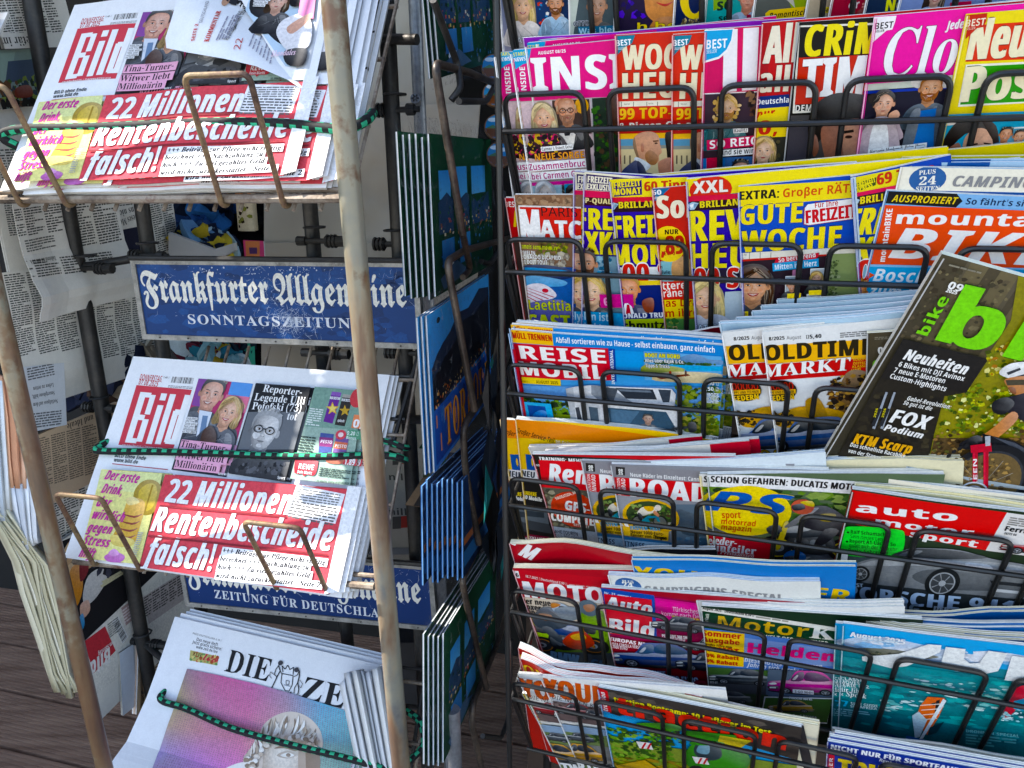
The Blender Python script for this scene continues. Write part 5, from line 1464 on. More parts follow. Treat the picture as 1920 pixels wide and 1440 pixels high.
# ------------------------------------------------------------------ picture cards in clear sleeves, on a wire stand that runs away from the viewer
def film_mat():
    mt,n,l,b = new_mat('clear_film')
    t = noise(n,l,22,4); t.inputs['Distortion'].default_value = 1.2
    b.inputs['Base Color'].default_value = (.35,.37,.4,1)
    b.inputs['Roughness'].default_value = 0.08
    ws = noise(n,l,46,4,0.5); ws.inputs['Distortion'].default_value = 2.5
    ar = ramp(n,l,ws.outputs['Fac'],[(0.52,(.012,.012,.012,1)),(0.62,(.05,.05,.05,1)),(0.68,(.3,.3,.3,1))])
    l.new(ar.outputs[0],b.inputs['Alpha'])
    b.inputs['Specular IOR Level'].default_value = 0.2
    bump(n,l,b,t.outputs['Fac'],0.9,0.01)
    return mt
M_FILM = film_mat()
CP0 = at(815,700,0.90)
cstand = thing('card_stand',Vector((CP0.x - .03,CP0.y,0)),'dark wire stand holding picture cards between the newspapers and the magazines','card stand')
# upright tube and its end cap
p = at(782,100,1.22); q_ = at(812,900,.93); top = p.copy(); top.z = 2.0; ft = p.copy(); ft.z = 0
pipe('upright_tube',top,ft,.0105,M_GREY,cstand)
p = at(850,1400,1.02); top = p.copy(); top.z += .06; ft = p.copy(); ft.z = 0
pipe('upright_tube',top,ft,.011,M_GREY,cstand)
c = at(779,186,1.19); m_ = MB(); m_.tube([c - _F * .004,c + _F * .016],.0078,14); m_.build('end_cap',M_GREY,cstand,True)
for k in range(6):
    an = k * 1.047; m_ = MB(); m_.tube([c - _F * .005 + (_R * math.cos(an) + _U * math.sin(an)) * .002,c - _F * .005 + (_R * math.cos(an) + _U * math.sin(an)) * .006],.0012,5); m_.build('spoke',M_BLACK,cstand)
M_HOLD = metal('tarnished_wire',[(0.30,'241d18'),(0.5,'4a4038'),(0.7,'6a5a4a')],26,0.45,0.35)
PNR = PNRM                                 # the cards face right
def holder(pts,r=.0042,mat=M_HOLD):
    m_ = MB(); m_.tube(fillet(pts,.016,6),r,9); m_.build('card_holder',mat,cstand,True)
def cp(x,y,off): return hit(x,y,CP0 + PNR * off,PNR)
def card_pack(name,label,TL,TR,BL,BR,n,dx,art,off0=0.0,group=None,film=True,W=.30,sleeve=.012,edge=('d4d8dc','8a9298')):
    """n cards one behind the other, the front one facing right"""
    a_,b_,c_ = cp(*TL,off0),cp(*TR,off0),cp(*BL,off0)
    X = (b_ - a_).normalized(); Y = -PNR.cross(X).normalized()
    if Y.z > 0: Y = -Y
    H = abs((c_ - a_).dot(Y)); Wd = W or (b_ - a_).length
    s = Sheet(a_,X,Y,Wd,H,None,(0,0,1)); s.o_x = TL[0]
    art(s)
    root = thing(name,s.pos(Wd / 2,H),label,'postcard',group)
    s.build('picture',M_CARD,root,bg='123')
    s.slab('card',M_EDGE,root,.0022,edge)
    if film:
        f = MB(); e = sleeve
        A,B,C_,D = s.pos(-e,-e * 1.6,.0018),s.pos(s.W + e,-e * 1.6,.0018),s.pos(s.W + e,s.H + e,.0018),s.pos(-e,s.H + e,.0018)
        n_ = 8; i0 = len(f.v); R = random.Random(len(label))
        for i in range(n_ + 1):
            for j in range(n_ + 1):
                f.v.append(A.lerp(B,j / n_).lerp(D.lerp(C_,j / n_),i / n_) + s.N * (R.uniform(0,.0022) + (0.001 if 0 < i < n_ else -.002)))
        for i in range(n_):
            for j in range(n_): k = i0 + i * (n_ + 1) + j; f.f.append((k,k + 1,k + n_ + 2,k + n_ + 1)); f.c.append((.9,.9,.9,1))
        f.build('sleeve',M_FILM,root,True)
    for i in range(1,n):
        dup(root,-s.N * dx * i - s.X * .003 * i + s.Y * random.uniform(-.004,.004),label.replace('front card','card') if False else 'card behind the front one, ' + group,group)
    return root,s
def art_card_green(v):
    def f(a):
        W,H = a.W,a.H
        a.lrect(0,0,W,H,'0e4a2c','0c3826')
        for u0,v0,u1,v1 in ((.10,.22,.26,.40),(.34,.20,.52,.42),(.6,.2,.86,.4)): a.lrect(W * u0,H * v0,W * u1,H * v1,'2a98e4','50b4ee')
        a.shape([(W * u,H * w) for u,w in ((.08,.42),(.2,.36),(.34,.44),(.5,.38),(.7,.46),(.92,.4),(.95,.62),(.08,.62))],'24486a')
        q = random.Random(v)
        for cols,(v0,v1),n in ((('d8c060','c89048','e8e0c0','8a5a38','b8484a'),(.52,.64),60),(('2a70a8','1c5a90','3a88c0'),(.64,.9),40),(('1c4a2c','2a6a38','143420'),(.4,.54),40)):
            for c in cols:
                P,Fs = [],[]
                for _ in range(n // len(cols)):
                    u,w = W * q.uniform(.08,.95),H * q.uniform(v0,v1); k = len(P); s_ = W * q.uniform(.008,.022)
                    P += [(u,w),(u + s_,w),(u + s_,w + s_ * .6),(u,w + s_ * .6)]; Fs.append((k,k + 1,k + 2,k + 3))
                for lv in range(3): a.raw(P,Fs[lv::3],c)
        a.lrect(W * .1,H * .66,W * .3,H * .84,'2a80c0','1c60a0'); a.lrect(W * .36,H * .66,W * .56,H * .86,'2f8cc8','1e66a4')
        for u in (.3,.56): a.shape([(W * (u + .02 * math.cos(t) * (1 + .5 * math.sin(t))),H * (.55 + .36 * math.sin(t))) for t in [6.28 * i / 16 for i in range(16)]],'0e4428')
        a.lel(W * .2,H * .86,W * .07,H * .05,'d8e4ec',10); a.shape([(W * .06,H * .9),(W * .3,H * .82),(W * .5,H * .94),(W * .1,H * .98)],'3a5a78')
    return f
def art_card_lake(a):
    W,H = a.W,a.H
    a.lrect(0,0,W,H,'3aa4e8','2a6ac0'); a.lrect(.004,.004,W - .004,H - .004,'38a0e8','2268c0')
    a.lel(W * .14,.014,.007,.0035,'123',12)
    a.shape([(W * u,H * w) for u,w in ((.03,.34),(.1,.28),(.18,.24),(.3,.2),(.42,.12),(.6,.14),(.8,.06),(.99,.1),(.99,.56),(.03,.62))],'223048')
    a.shape([(W * u,H * w) for u,w in ((.03,.42),(.2,.34),(.36,.3),(.5,.2),(.7,.22),(.99,.16),(.99,.5),(.03,.6))],'161a24')
    q = random.Random(4)
    for c in ('e89030','f0c060','d86a28','f4e0a0'):
        P,Fs = [],[]
        for _ in range(26):
            u,w = W * q.uniform(.04,.97),H * (q.uniform(.5,.6)); k = len(P); s_ = W * q.uniform(.004,.012)
            P += [(u,w),(u + s_,w),(u + s_,w + s_ * 1.2),(u,w + s_ * 1.2)]; Fs.append((k,k + 1,k + 2,k + 3))
        a.raw(P,Fs,c)
    a.lrect(W * .03,H * .61,W * .98,H * .97,'1c58b8','123c90')
    for c in ('e8903a','3a80d0','0e2a6a'):
        for _ in range(8): u = W * q.uniform(.04,.9); v0 = H * q.uniform(.62,.8); a.lrect(u,v0,u + W * .012,v0 + H * q.uniform(.04,.12),c)
    x0 = W * .16
    for ch,u in zip('TORBOLE',range(7)):
        vs,fs,_ = glyphs(ch,'K')
        h_ = H * .26; wd = W * .095
        for col,dx in (('8a3c10',.003),('f0a030',0)): a.raw([(x0 + W * .115 * u + p[0] * wd + dx,H * .92 - p[1] * h_ + dx) for p in vs],fs,col)
card_pack('picture_card','green framed lake card in the topmost pocket of the card stand, front of its pack',(802,-130),(905,-100),(812,150),(905,150),3,.005,art_card_green(1),.0,'green framed lake cards in the top pocket')
card_pack('picture_card','green framed lake card in sleeve below the end cap, front of its pack',(804,250),(925,262),(838,545),(930,470),6,.0062,art_card_green(2),.004,'green framed lake cards in the second pocket')
card_pack('picture_card','blue evening lake card with orange lettering, front of its pack',(800,592),(935,500),(842,850),(945,720),3,.0045,art_card_lake,.006,'blue lake cards in the third pocket')
bl,sbl = card_pack('picture_card','dark blue card in crumpled sleeve below the lettered card, front of its pack',(868,900),(935,826),(878,1070),(940,985),9,.0058,lambda a: (a.lrect(0,0,a.W,a.H,'16386a','102848'),a.lrect(.005,a.H * .6,a.W,a.H * .68,'b86a3a'),a.lrect(.005,a.H * .74,a.W,a.H * .9,'2a70b0')),.022,'dark blue cards in the fourth pocket',edge=('7ab0e0','3a68a8'))
card_pack('picture_card','green framed lake card in the lowest pocket, front of its pack',(832,1188),(930,1030),(846,1400),(930,1270),5,.0055,art_card_green(5),.010,'green framed lake cards in the lowest pocket')
H0 = .018
holder([cp(935,-120,H0),cp(934,150,H0),cp(912,190,H0 + .004),cp(860,190,H0 + .01)],.004,M_DARK)
holder([cp(812,0,H0),cp(858,120,H0),cp(864,165,H0 + .01),cp(846,188,H0)],.004,M_DARK)
holder([cp(868,440,H0 + .012),cp(815,118,H0),cp(880,136,H0),cp(960,170,H0)],.0046)
holder([cp(868,440,H0 + .012),cp(882,505,H0),cp(868,520,H0)],.0042)
holder([cp(945,360,H0),cp(936,470,H0 + .004),cp(918,496,H0 + .004),cp(902,490,H0)],.004,M_DARK)
holder([cp(890,770,H0 + .02),cp(838,490,H0),cp(870,470,H0),cp(965,444,H0)],.0046)
holder([cp(960,640,H0),cp(940,700,H0),cp(900,752,H0 + .01),cp(868,800,H0),cp(872,880,H0),cp(898,1020,H0 + .01)],.0046)
holder([cp(950,930,H0),cp(930,960,H0),cp(866,1086,H0),cp(872,1120,H0),cp(912,1290,H0 + .012)],.0046)
holder([cp(958,1120,H0),cp(935,1200,H0),cp(886,1320,H0),cp(884,1356,H0),cp(905,1450,H0 + .01)],.0046)
holder([cp(958,1200,H0),cp(955,1340,H0),cp(940,1384,H0),cp(905,1380,H0)],.004,M_DARK)
# brown paper bag corner and dark sleeves crowding the far end
for i,(pts,lb,colr) in enumerate((([(775,948),(808,896),(830,892),(830,956)],'crumpled brown paper in a clear bag beside the dark blue cards','8a6e50'),)):
    m_ = MB(); pp = [cp(*q,-.055) for q in pts]; m_.v += pp + [p - PNR * .012 for p in pp]
    m_.f += [(0,1,2,3),(7,6,5,4),(0,4,5,1),(1,5,6,2),(2,6,7,3),(3,7,4,0)]; m_.c += [rgb(colr)] * 6
    tag(m_.build('paper_bag',M_CLOTH),lb,'bag')
def dark_sleeves():
    m_ = MB(); R = random.Random(2)
    for i in range(26):
        x,y = 920 + R.uniform(-14,22),640 + R.uniform(0,420); c = cp(x,y,.03 + R.uniform(-.01,.02)); w_ = .02
        pts = [c + Z * R.uniform(.01,.05) + PD * R.uniform(-w_,w_),c + PD * w_ + PNR * R.uniform(-.01,.01),c - Z * R.uniform(.02,.06) + PD * R.uniform(-w_,w_),c - PD * w_ + PNR * R.uniform(-.01,.01)]
        m_.quad(*pts,R.choice(('121418','1c2026','0e1012','2a3038','3a7a78')))
    tag(m_.build('black_film_sleeve',M_GLOSS),'crumpled black film sleeves at the far end of the card stand','wrapping',kind='stuff')
dark_sleeves()
# ------------------------------------------------------------------ magazine rack
M0 = at(960,690,0.8)
ROWZ = [1.547,1.412,1.276,1.146,1.0155,0.8755,0.749]
NAWAY = (MN * math.cos(MU) + Z * math.sin(MU)).normalized()
def rowpt(k,u=None):
    p = M0.copy(); p.z = ROWZ[k]
    if u is not None: p += MX * (u - p.dot(MX))
    return p
def bp(k,u,s,off=0.0):
    """point on basket row k: along u, s above the loop tops along the leaning front, off away from the viewer"""
    return rowpt(k,u) + MUP * s + NAWAY * off
ULEFT,NLOOP = -0.2605,7
MIDPX = {1: (945,243),2: (960,505),3: (970,733),4: (970,942),5: (980,1143),6: (975,1305)}
rack = thing('magazine_rack',Vector((M0.x,M0.y,0)),'black coated wire wall rack holding six rows of magazines','magazine rack')
RW = 0.0027
def build_rack():
    for k in range(7):
        if k in MIDPX: s_mid = (hit(*MIDPX[k],rowpt(k),NAWAY) - rowpt(k)).dot(MUP)
        else: s_mid = -0.047
        b = MB()
        uR = ULEFT + 0.1013 * NLOOP
        # welded cross wires, in front of the loops
        b.tube([bp(k,ULEFT - .004,s_mid,-.0055),bp(k,uR,s_mid,-.0055)],RW,8)
        b.tube([bp(k,ULEFT - .004,-.165,-.0055),bp(k,uR,-.165,-.0055)],RW,8)
        # left side: from the front corner back to the frame and down into the pocket
        b.tube(fillet([bp(k,ULEFT - .004,s_mid,-.004),bp(k,ULEFT - .004,s_mid,.11),bp(k,ULEFT - .004,-.15,.10)],.012),RW,8)
        b.tube([bp(k,ULEFT - .004,s_mid,-.004),bp(k,ULEFT + .002,-.165,-.004)],RW,8)
        bk = b.build('basket',M_BLACK,rack,True)
        for i in range(NLOOP):
            u0 = ULEFT + .1013 * i; u1 = u0 + .0775
            q = MB()
            q.tube(fillet([bp(k,u0,-.165),bp(k,u0,0),bp(k,u1,0),bp(k,u1,-.165)],.013,6),RW,8)
            q.build('wire_loop',M_BLACK,bk,True)
    f = MB()
    for u,off in ((ULEFT - .004,-.001),(ULEFT + .1013 * NLOOP,-.001)):
        p = rowpt(0,u); p.z = 1.75; q = rowpt(6,u); q.z = 0.0
        f.tube([p - MN * .004,q - MN * .004],.0034,10)
        f.tube([p + MN * .16,q + MN * .16],.006,10)
        for z in (1.7,.42,.06):
            c = rowpt(0,u); c.z = z
            f.tube([c,c + MN * .16],.004,8)
    for z in (1.7,1.2,.7,.06):
        c = rowpt(0,ULEFT); c.z = z
        f.tube([c + MN * .16,c + MN * .16 + MX * .1013 * NLOOP],.004,8)
    f.build('frame',M_BLACK,rack,True)
build_rack()

Q2,Q4 = (960,0,2),(960,720,2)
PAGE = ('f4f1e6','bfc4c0','f6f4ec','a8b2b4','efe9d8','d0d2c8')
PAGEB = ('f2f4f2','9ab4c6','eef0ea','a8c0ce','f0ead6','88a6bc')
PAGEY = ('f2ecd2','c8be94','f5f0dc','b8ae86','efe7c8','d0c8a0')
PAGER = ('f4f0ea','d8a8a4','f0ece2','c4d0d2','efe2d6','d0b4b0')
MAGS = []
def mag(row,label,TL,TR,art,W=.21,H=.28,t=.0035,depth=.0065,tilt=0.0,bend=None,o=None,bg='fff',pages=PAGE,spine=None,group=None,mat=None,vb=None,name='magazine',tb=0.0):
    o = o or (Q4 if row >= 4 else Q2)
    P = rowpt(row) + NAWAY * depth
    px = lambda p: (o[0] + p[0] / o[2],o[1] + p[1] / o[2])
    up = MUP; na = NAWAY
    if tb:            # an extra lean about the rack's axis
        up = (MUP * math.cos(tb) + NAWAY * math.sin(tb)); na = (NAWAY * math.cos(tb) - MUP * math.sin(tb))
    p0 = hit(*px(TL),P,na)
    X = (hit(*px(TR),P,na) - p0)
    if W is None: W = X.length
    X.normalize()
    Y = -na.cross(X).normalized()
    if Y.z > 0: Y = -Y
    if tilt: X = (X * math.cos(tilt) + na * math.sin(tilt)).normalized()
    s = Sheet(p0,X,Y,W,H,bend,o,vb)
    s.o_x = TL[0]
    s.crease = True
    if art: art(s)
    root = thing(name,s.pos(W / 2,H),label,'magazine',group)
    s.build('cover',mat or M_GLOSS,root,bg=bg)
    n_cp = int(t / .0031) if t >= .0058 and ('page block' in label or 'rolled' in label) else 1
    if n_cp > 1: t = .0027
    nl = max(2,int(round(t / .0009)))
    s.slab('pages',M_EDGE,root,t,[pages[(i * 5 + len(MAGS)) % len(pages)] for i in range(nl)],spine=spine or bg)
    MAGS.append(root)
    if n_cp > 1:
        lb2 = label + ', deeper copy'
        pile(root,s,n_cp - 1,.0031,lb2 if len(lb2.split()) < 17 else 'deeper copy in the ' + ' '.join(label.split()[:8]),group or 'leaf blocks: ' + ' '.join(label.split()[:5]),dv=-.0006,jit=.0022,seed=len(MAGS))
    return root,s
def pile(root,s,n,step,label,group,du=0.0,dv=0.0,jit=.002,seed=1):
    """copies of one magazine standing behind it"""
    R = random.Random(seed)
    for i in range(1,n + 1):
        dup(root,-s.N * step * i + s.X * (du * i + R.uniform(-jit,jit)) + s.Y * (dv * i + R.uniform(-jit,jit)),label,group)
    root['group'] = group
# ---- row 0: only the feet of the covers show under the frame's upper edge
def art_r0a(a):
    a.lrect(0,0,a.W,a.H,'4a6a9a','c8b8b4')
    a.poly([(85,-60),(240,-60),(240,150),(85,150)],'2a3f6a'); a.specks([(100,-20),(220,-20),(220,110),(100,110)],['e05040','4a90d0','f0f0f0'],40,9,2)
    a.face(40,20,95,'#e8d090'[1:],'f0c4a4','long','e8e0dc',.2)
    a.face(165,10,80,'5a3a22','e0a684','short','a8c8e4',-.2,beard='8a5a38',smile=True)
    a.T('BEATRICE',-2,158,110,148,22,'B','fff','444')
def art_r0b(a):
    a.lrect(0,0,a.W,a.H,'c8d4cc','d0d8d0')
    a.poly([(262,-80),(420,-80),(420,130),(230,130)],'4c5a60')
    a.face(318,22,100,'8a8078','c89a80','short','2e3436',.2,smile=True)
    a.q(250,122,400,116,24,'1f6f98'); a.T('Was bleibt',252,124,420,116,20,'B','b8e0f0')
    a.T('OTTO',232,96,290,92,18,'B','3a4a48','eef')
def art_r0c(a):
    a.lrect(0,0,a.W,a.H,'2e2440','1a1828')
    a.specks([(400,-40),(620,-40),(620,60),(400,60)],['4a3aa0','6a50d0','2c2460'],26,16,4)
    a.blob([(500,-120),(640,-120),(640,20),(600,85),(555,92),(510,60),(498,10)],'e0a070'); a.blob([(540,70),(612,66),(640,120),(520,120)],'c88a5c')
    a.blob([(540,8),(575,14),(606,4),(575,24)],'c8605c'); a.T('h bei',470,112,640,104,26,'B','f0d028','111')
def art_r0d(a):
    a.lrect(0,0,a.W,a.H,'1c2850','141c38')
    a.el(690,-10,60,84,'f0d020'); a.el(690,-10,28,62,'1c2850')
    a.specks([(640,70),(745,66),(745,125),(640,125)],['8a7a58','c4b488','5a4c38'],90,8,6)
def art_r0e(a):
    a.lrect(0,0,a.W,a.H,'2ea0a8','3ab0a0')
    a.poly([(755,-20),(825,-22),(825,20),(755,40)],'88b040'); a.T('so',770,40,822,36,44,'X','10302c'); a.T('sei',775,80,820,77,24,'X','10302c')
    a.lrect(.035,0,a.W,a.H,'d8dce4','c8d0d8')
    a.face(885,-10,90,'d8d4ce','d89a86','short','a8c0dc',.1,smile=False); a.poly([(880,52),(895,51),(900,100),(878,102)],'9a2040')
def art_r0f(a):
    a.lrect(0,0,a.W,a.H,'5a5e5a','3a3e3c')
    a.poly([(1020,-40),(1130,-44),(1135,30),(1050,34)],'8aa038'); a.poly([(1000,-30),(1050,-30),(1062,30)],'b8b4ac')
    a.poly([(950,50),(965,38),(1180,16),(1180,52),(950,78)],'e8c030'); a.T('Romantische Überraschung',965,70,1300,34,21,'I','111')
def art_r0g(a):
    a.lrect(0,0,a.W,a.H,'c0b4a0','a89478')
    a.q(1160,50,1250,44,22,'f0d820'); a.T('Heft',1165,47,1230,43,14,'B','222')
def art_r0h(a):
    a.lrect(0,0,a.W,a.H,'b03048','982c30'); a.T('or',1262,34,1300,30,30,'X','f0e0e0'); a.T('ihr',1310,50,1385,42,36,'X','e8a8a0')
    a.face(1345,-10,60,'3a2a20','d8a080','short','a83838')
def art_r0i(a):
    a.lrect(0,0,a.W,a.H,'20304a','1a2438'); a.T('Neues',1400,42,1560,28,44,'X','e0e030','112')
def art_r0j(a):
    a.lrect(0,0,a.W,a.H,'7088c0','b8c0d8'); a.face(1590,-20,70,'4a3a30','d8b0a0','long','98a8d0'); a.poly([(1640,6),(1720,0),(1720,14),(1640,20)],'c83050')
for nm,tl,tr,fn,lb in (
    ('a',(-70,-330),(140,-335),art_r0a,'glossy magazine in the top row with smiling blond woman and bearded man'),
    ('b',(205,-335),(400,-340),art_r0b,'pale green magazine in the top row with older man in dark jacket'),
    ('c',(388,-345),(600,-350),art_r0c,'dark violet magazine in the top row with large chin of a face'),
    ('d',(630,-350),(800,-354),art_r0d,'navy magazine in the top row with big yellow ring'),
    ('e',(755,-352),(900,-356),art_r0e,'teal edged magazine in the top row with old man in red tie'),
    ('f',(955,-358),(1150,-362),art_r0f,'grey magazine in the top row with slanted yellow banner'),
    ('g',(1168,-362),(1250,-364),art_r0g,'beige magazine strip in the top row beside the yellow banner one'),
    ('h',(1262,-364),(1400,-368),art_r0h,'dark red magazine in the top row with pale lettering'),
    ('i',(1402,-368),(1560,-374),art_r0i,'dark blue magazine in the top row with yellow word at its foot'),
    ('j',(1540,-374),(1760,-380),art_r0j,'pale blue magazine at the right end of the top row')):
    mag(0,lb,tl,tr,fn,tilt=.09,spine='888')

# ---- row 1
def art_inside(d=0):
    def f(a):
        a.o = (960 + d,0,2)
        a.lrect(0,0,a.W,a.H,'ea1580')
        a.poly([(0,188),(72,182),(66,214),(58,236),(40,242),(2,268)],'2aa5d8')
        a.T('STARS',5,212,50,207,14,'B','f0e850'); a.T('NEWS',8,231,52,226,14,'B','fff')
        a.T('AUGUST 08/25',98,205,202,196,12,'B','fff')
        a.T('INSIDE',56,352,48,250,20,'B','fff')
        a.T('INSIDE',84,343,640,322,126,'X','fff')
        a.poly([(0,382),(293,366),(420,362),(420,760),(40,760)],'c8c4c4'); a.poly([(300,368),(400,362),(400,760),(318,760)],'1f2f22')
        a.specks([(304,400),(380,395),(390,640),(320,640)],['2a4a24','16201a','3a6a28','4a3a2a'],80,12,5)
        a.blob([(365,350),(400,345),(400,500),(372,470)],'5a3a2c')
        a.poly([(6,384),(294,368),(312,655),(40,668)],'e4ccd0'); a.poly([(150,376),(290,370),(300,500),(160,505)],'4a3a34')
        a.el(262,395,26,30,'f0b040'); a.el(180,390,20,22,'e8a890')
        a.face(205,412,92,'c8a888','dca080','bald','1c1c20',.1,beard='c09078',glasses='1a1a20',smile=False)
        a.poly([(172,500),(190,488),(222,486),(240,500),(232,548),(190,550)],'e8e6e2'); a.poly([(196,492),(222,490),(218,504),(200,506)],'1a1a1e')
        a.face(120,438,92,'e6d0a4','eab898','long','2a1c24',.3,lips='c04060')
        a.specks([(62,500),(180,494),(182,560),(66,566)],['e0206a','d8b030','1a1014','3a1c28'],90,10,8)
        a.q(114,560,232,550,18,'fff'); a.T('Carmen & Robert Geiss',117,557,229,546,12,'B','333')
        a.T('NEUE SORGE!',92,592,282,582,25,'B','f5a800','8a1040',.04)
        a.q(62,634,300,616,32,'fff'); a.T('Zusammenbruch',69,630,296,612,24,'B','c4157f')
        a.q(72,668,308,652,30,'fff'); a.T('bei Carmen Geiss?',80,664,302,648,23,'B','c4157f')
        a.poly([(62,676),(320,660),(326,676),(64,690)],'d83a96')
        a.poly([(66,688),(190,682),(196,800),(70,800)],'a8c4d0'); a.poly([(200,680),(330,672),(330,800),(206,800)],'3aa0c8')
        a.face(128,712,70,'d8dce0','d4ccc8','bob','333',0); a.face(240,720,66,'2a2422','d8a888','long','444',0)
    return f
mag(1,'large violet magazine rising behind the pink celebrity magazine',(40,142),(600,100),lambda a: a.lrect(0,0,a.W,a.H,'9a50b8'),W=.25,depth=.030,bend=[0,.004,.0,.002],bg='9a50b8',pages=PAGE)
mi2,si2 = mag(1,'pink celebrity magazine behind its copy, only its left strip showing',(-58,198),(330,186),art_inside(-29),depth=.0115,tilt=.085,spine='ea1580',t=.004)
mi,si = mag(1,'bright pink celebrity magazine with blond woman and bald man in glasses',(2,188),(390,160),art_inside(),depth=.0065,tilt=.085,spine='ea1580',t=.004)
for i,lb in enumerate(('page block seen above the pink celebrity magazine, nearest copy behind','page block seen above the pink celebrity magazine, farthest copy behind')):
    dup(mi,-si.N * (.0105 + .0045 * i) + si.X * (.012 + .01 * i) - si.Y * .002,lb,'pink celebrity magazines')
mi['group'] = mi2['group'] = 'pink celebrity magazines'

def art_woche(d=0):
    def f(a):
        a.o = (960 + d,0,2)
        a.lrect(0,0,a.W,a.H,'d9301c')
        a.T('WOCHE',415,262,735,252,92,'X','f3e7c8','6a1408',.03); a.T('HEUTE',418,370,738,360,96,'X','f3e7c8','6a1408',.03)
        a.poly([(386,134),(462,130),(450,162),(422,176),(387,214)],'1f7f98'); a.T('BEST',392,172,448,167,22,'B','fff'); a.T('SELLER',394,186,420,184,9,'R','fff')
        a.poly([(389,380),(640,372),(640,398),(389,404)],'f0ead8'); a.T('Was hat',420,392,442,391,6,'R','333'); a.T('Wer hat',512,390,530,389,6,'R','333')
        for x in (410,455,505,545): a.poly([(x,380),(x + 2,380),(x + 2,402),(x,402)],'555')
        a.poly([(389,400),(640,392),(640,446),(389,450)],'d9301c')
        a.T('99 TOP-RÄTSEL',404,446,800,430,40,'X','f2b818','5a0c04',.03)
        a.poly([(389,452),(640,442),(640,496),(389,500)],'b81c18'); a.T('& Riesen-Gewinne',404,486,740,474,26,'X','f4ecdc')
        a.poly([(390,500),(640,494),(640,516),(390,520)],'f0b820'); a.poly([(390,520),(640,514),(640,556),(390,560)],'6a9ab8')
        a.poly([(392,552),(640,546),(640,760),(396,760)],'d8c8a0'); a.poly([(392,545),(640,540),(640,552),(392,558)],'8a9088')
        for x in (402,420,440,590): a.poly([(x,580),(x + 6,580),(x + 6,612),(x,612)],'6a6050')
        a.blob([(575,500),(600,490),(640,492),(640,600),(590,600),(580,560)],'1a1614'); a.blob([(555,600),(600,590),(610,650),(560,660),(548,620)],'c89078')
        # man in profile
        a.blob([(455,520),(480,496),(520,490),(548,505),(556,540),(562,568),(552,580),(550,602),(525,616),(500,596),(470,590),(460,556)],'d2a084')
        a.blob([(454,540),(460,512),(470,560),(478,592),(466,580)],'8a7058'); a.blob([(500,575),(520,560),(548,584),(540,612),(520,614),(504,600)],'a87856')
        a.blob([(484,540),(494,536),(496,562),(486,566)],'b8806a'); a.el(541,534,6,3,'33221c'); a.poly([(528,524),(550,522),(550,527),(530,529)],'5a3c2c')
        a.blob([(468,586),(505,604),(520,622),(490,640),(460,600)],'dfe4ea')
        a.blob([(398,690),(412,640),(450,606),(470,600),(500,640),(540,660),(545,760),(400,760)],'1e2c58'); a.blob([(470,600),(500,630),(510,700),(480,660)],'141f42')
    return f
mw2,sw2 = mag(1,'red weekly with cream lettering, right copy overlapping its twin',(600,130),(720,125),art_woche(106.5),tilt=.10,bg='d9301c',spine='c02818',group='red weeklies with profile of a man',depth=.0062)
mw,sw = mag(1,'red weekly with cream lettering and bald man in profile, left copy',(386,132),(598,124),art_woche(),tilt=.085,bg='d9301c',spine='c02818',group='red weeklies with profile of a man')

def art_illu(a):
    a.lrect(0,0,a.W,a.H,'d42a62')
    a.poly([(836,104),(1000,96),(1000,340),(826,346)],'dc3a68')
    a.poly([(795,112),(846,108),(842,342),(790,346)],'f4eef0'); a.poly([(868,106),(926,102),(916,336),(862,340)],'f4eef0')
    a.poly([(722,226),(735,225),(728,345),(714,346)],'e8507a')
    P = [(720,116),(828,110),(822,150),(804,186),(775,212),(722,228)]
    a.poly([(718,112),(834,106),(828,154),(808,194),(776,220),(720,236)],'f4f4f4'); a.poly(P,'2aa4dc')
    a.T('BEST',728,184,806,178,34,'B','fff'); a.T('SELLER',730,200,768,197,13,'R','fff')
    a.poly([(712,352),(1000,340),(1000,640),(700,640)],'3a2a34'); a.poly([(712,350),(1000,338),(1000,342),(712,354)],'f4eef0')
    a.specks([(880,345),(960,340),(960,430),(880,430)],['5a3c30','2a1c1c','8a6a50'],50,12,3)
    a.poly([(710,470),(830,462),(830,562),(702,566)],'2a6a78'); a.specks([(706,476),(770,470),(770,550),(702,556)],['3a8a98','1a4a58','58a8b0'],70,6,9)
    a.face(805,402,84,'d8b070','e0b490','curly','356a72',.05,beard='b88858',smile=False)
    a.q(830,492,884,488,17,'f4f4f4'); a.T('Kaulitz',834,489,881,485,13,'B','333')
    a.q(732,556,960,534,38,'d02058'); a.T('SO REICH',742,550,955,530,30,'B','fff')
    a.q(770,580,960,566,24,'f4f4f4'); a.T('sind sie wirklich',778,574,960,562,20,'B','1c2430')
    a.poly([(702,586),(960,576),(960,720),(698,720)],'4a6a9a'); a.poly([(700,588),(800,584),(790,720),(698,720)],'3a78b8'); a.poly([(730,584),(790,582),(770,640),(730,640)],'c04858')
    a.face(855,628,74,'1c1618','d8a088','short','222')
mag(1,'crimson magazine with two white bars and curly blond man',(722,112),(930,102),art_illu,tilt=.085,bg='d42a62',spine='b82050')
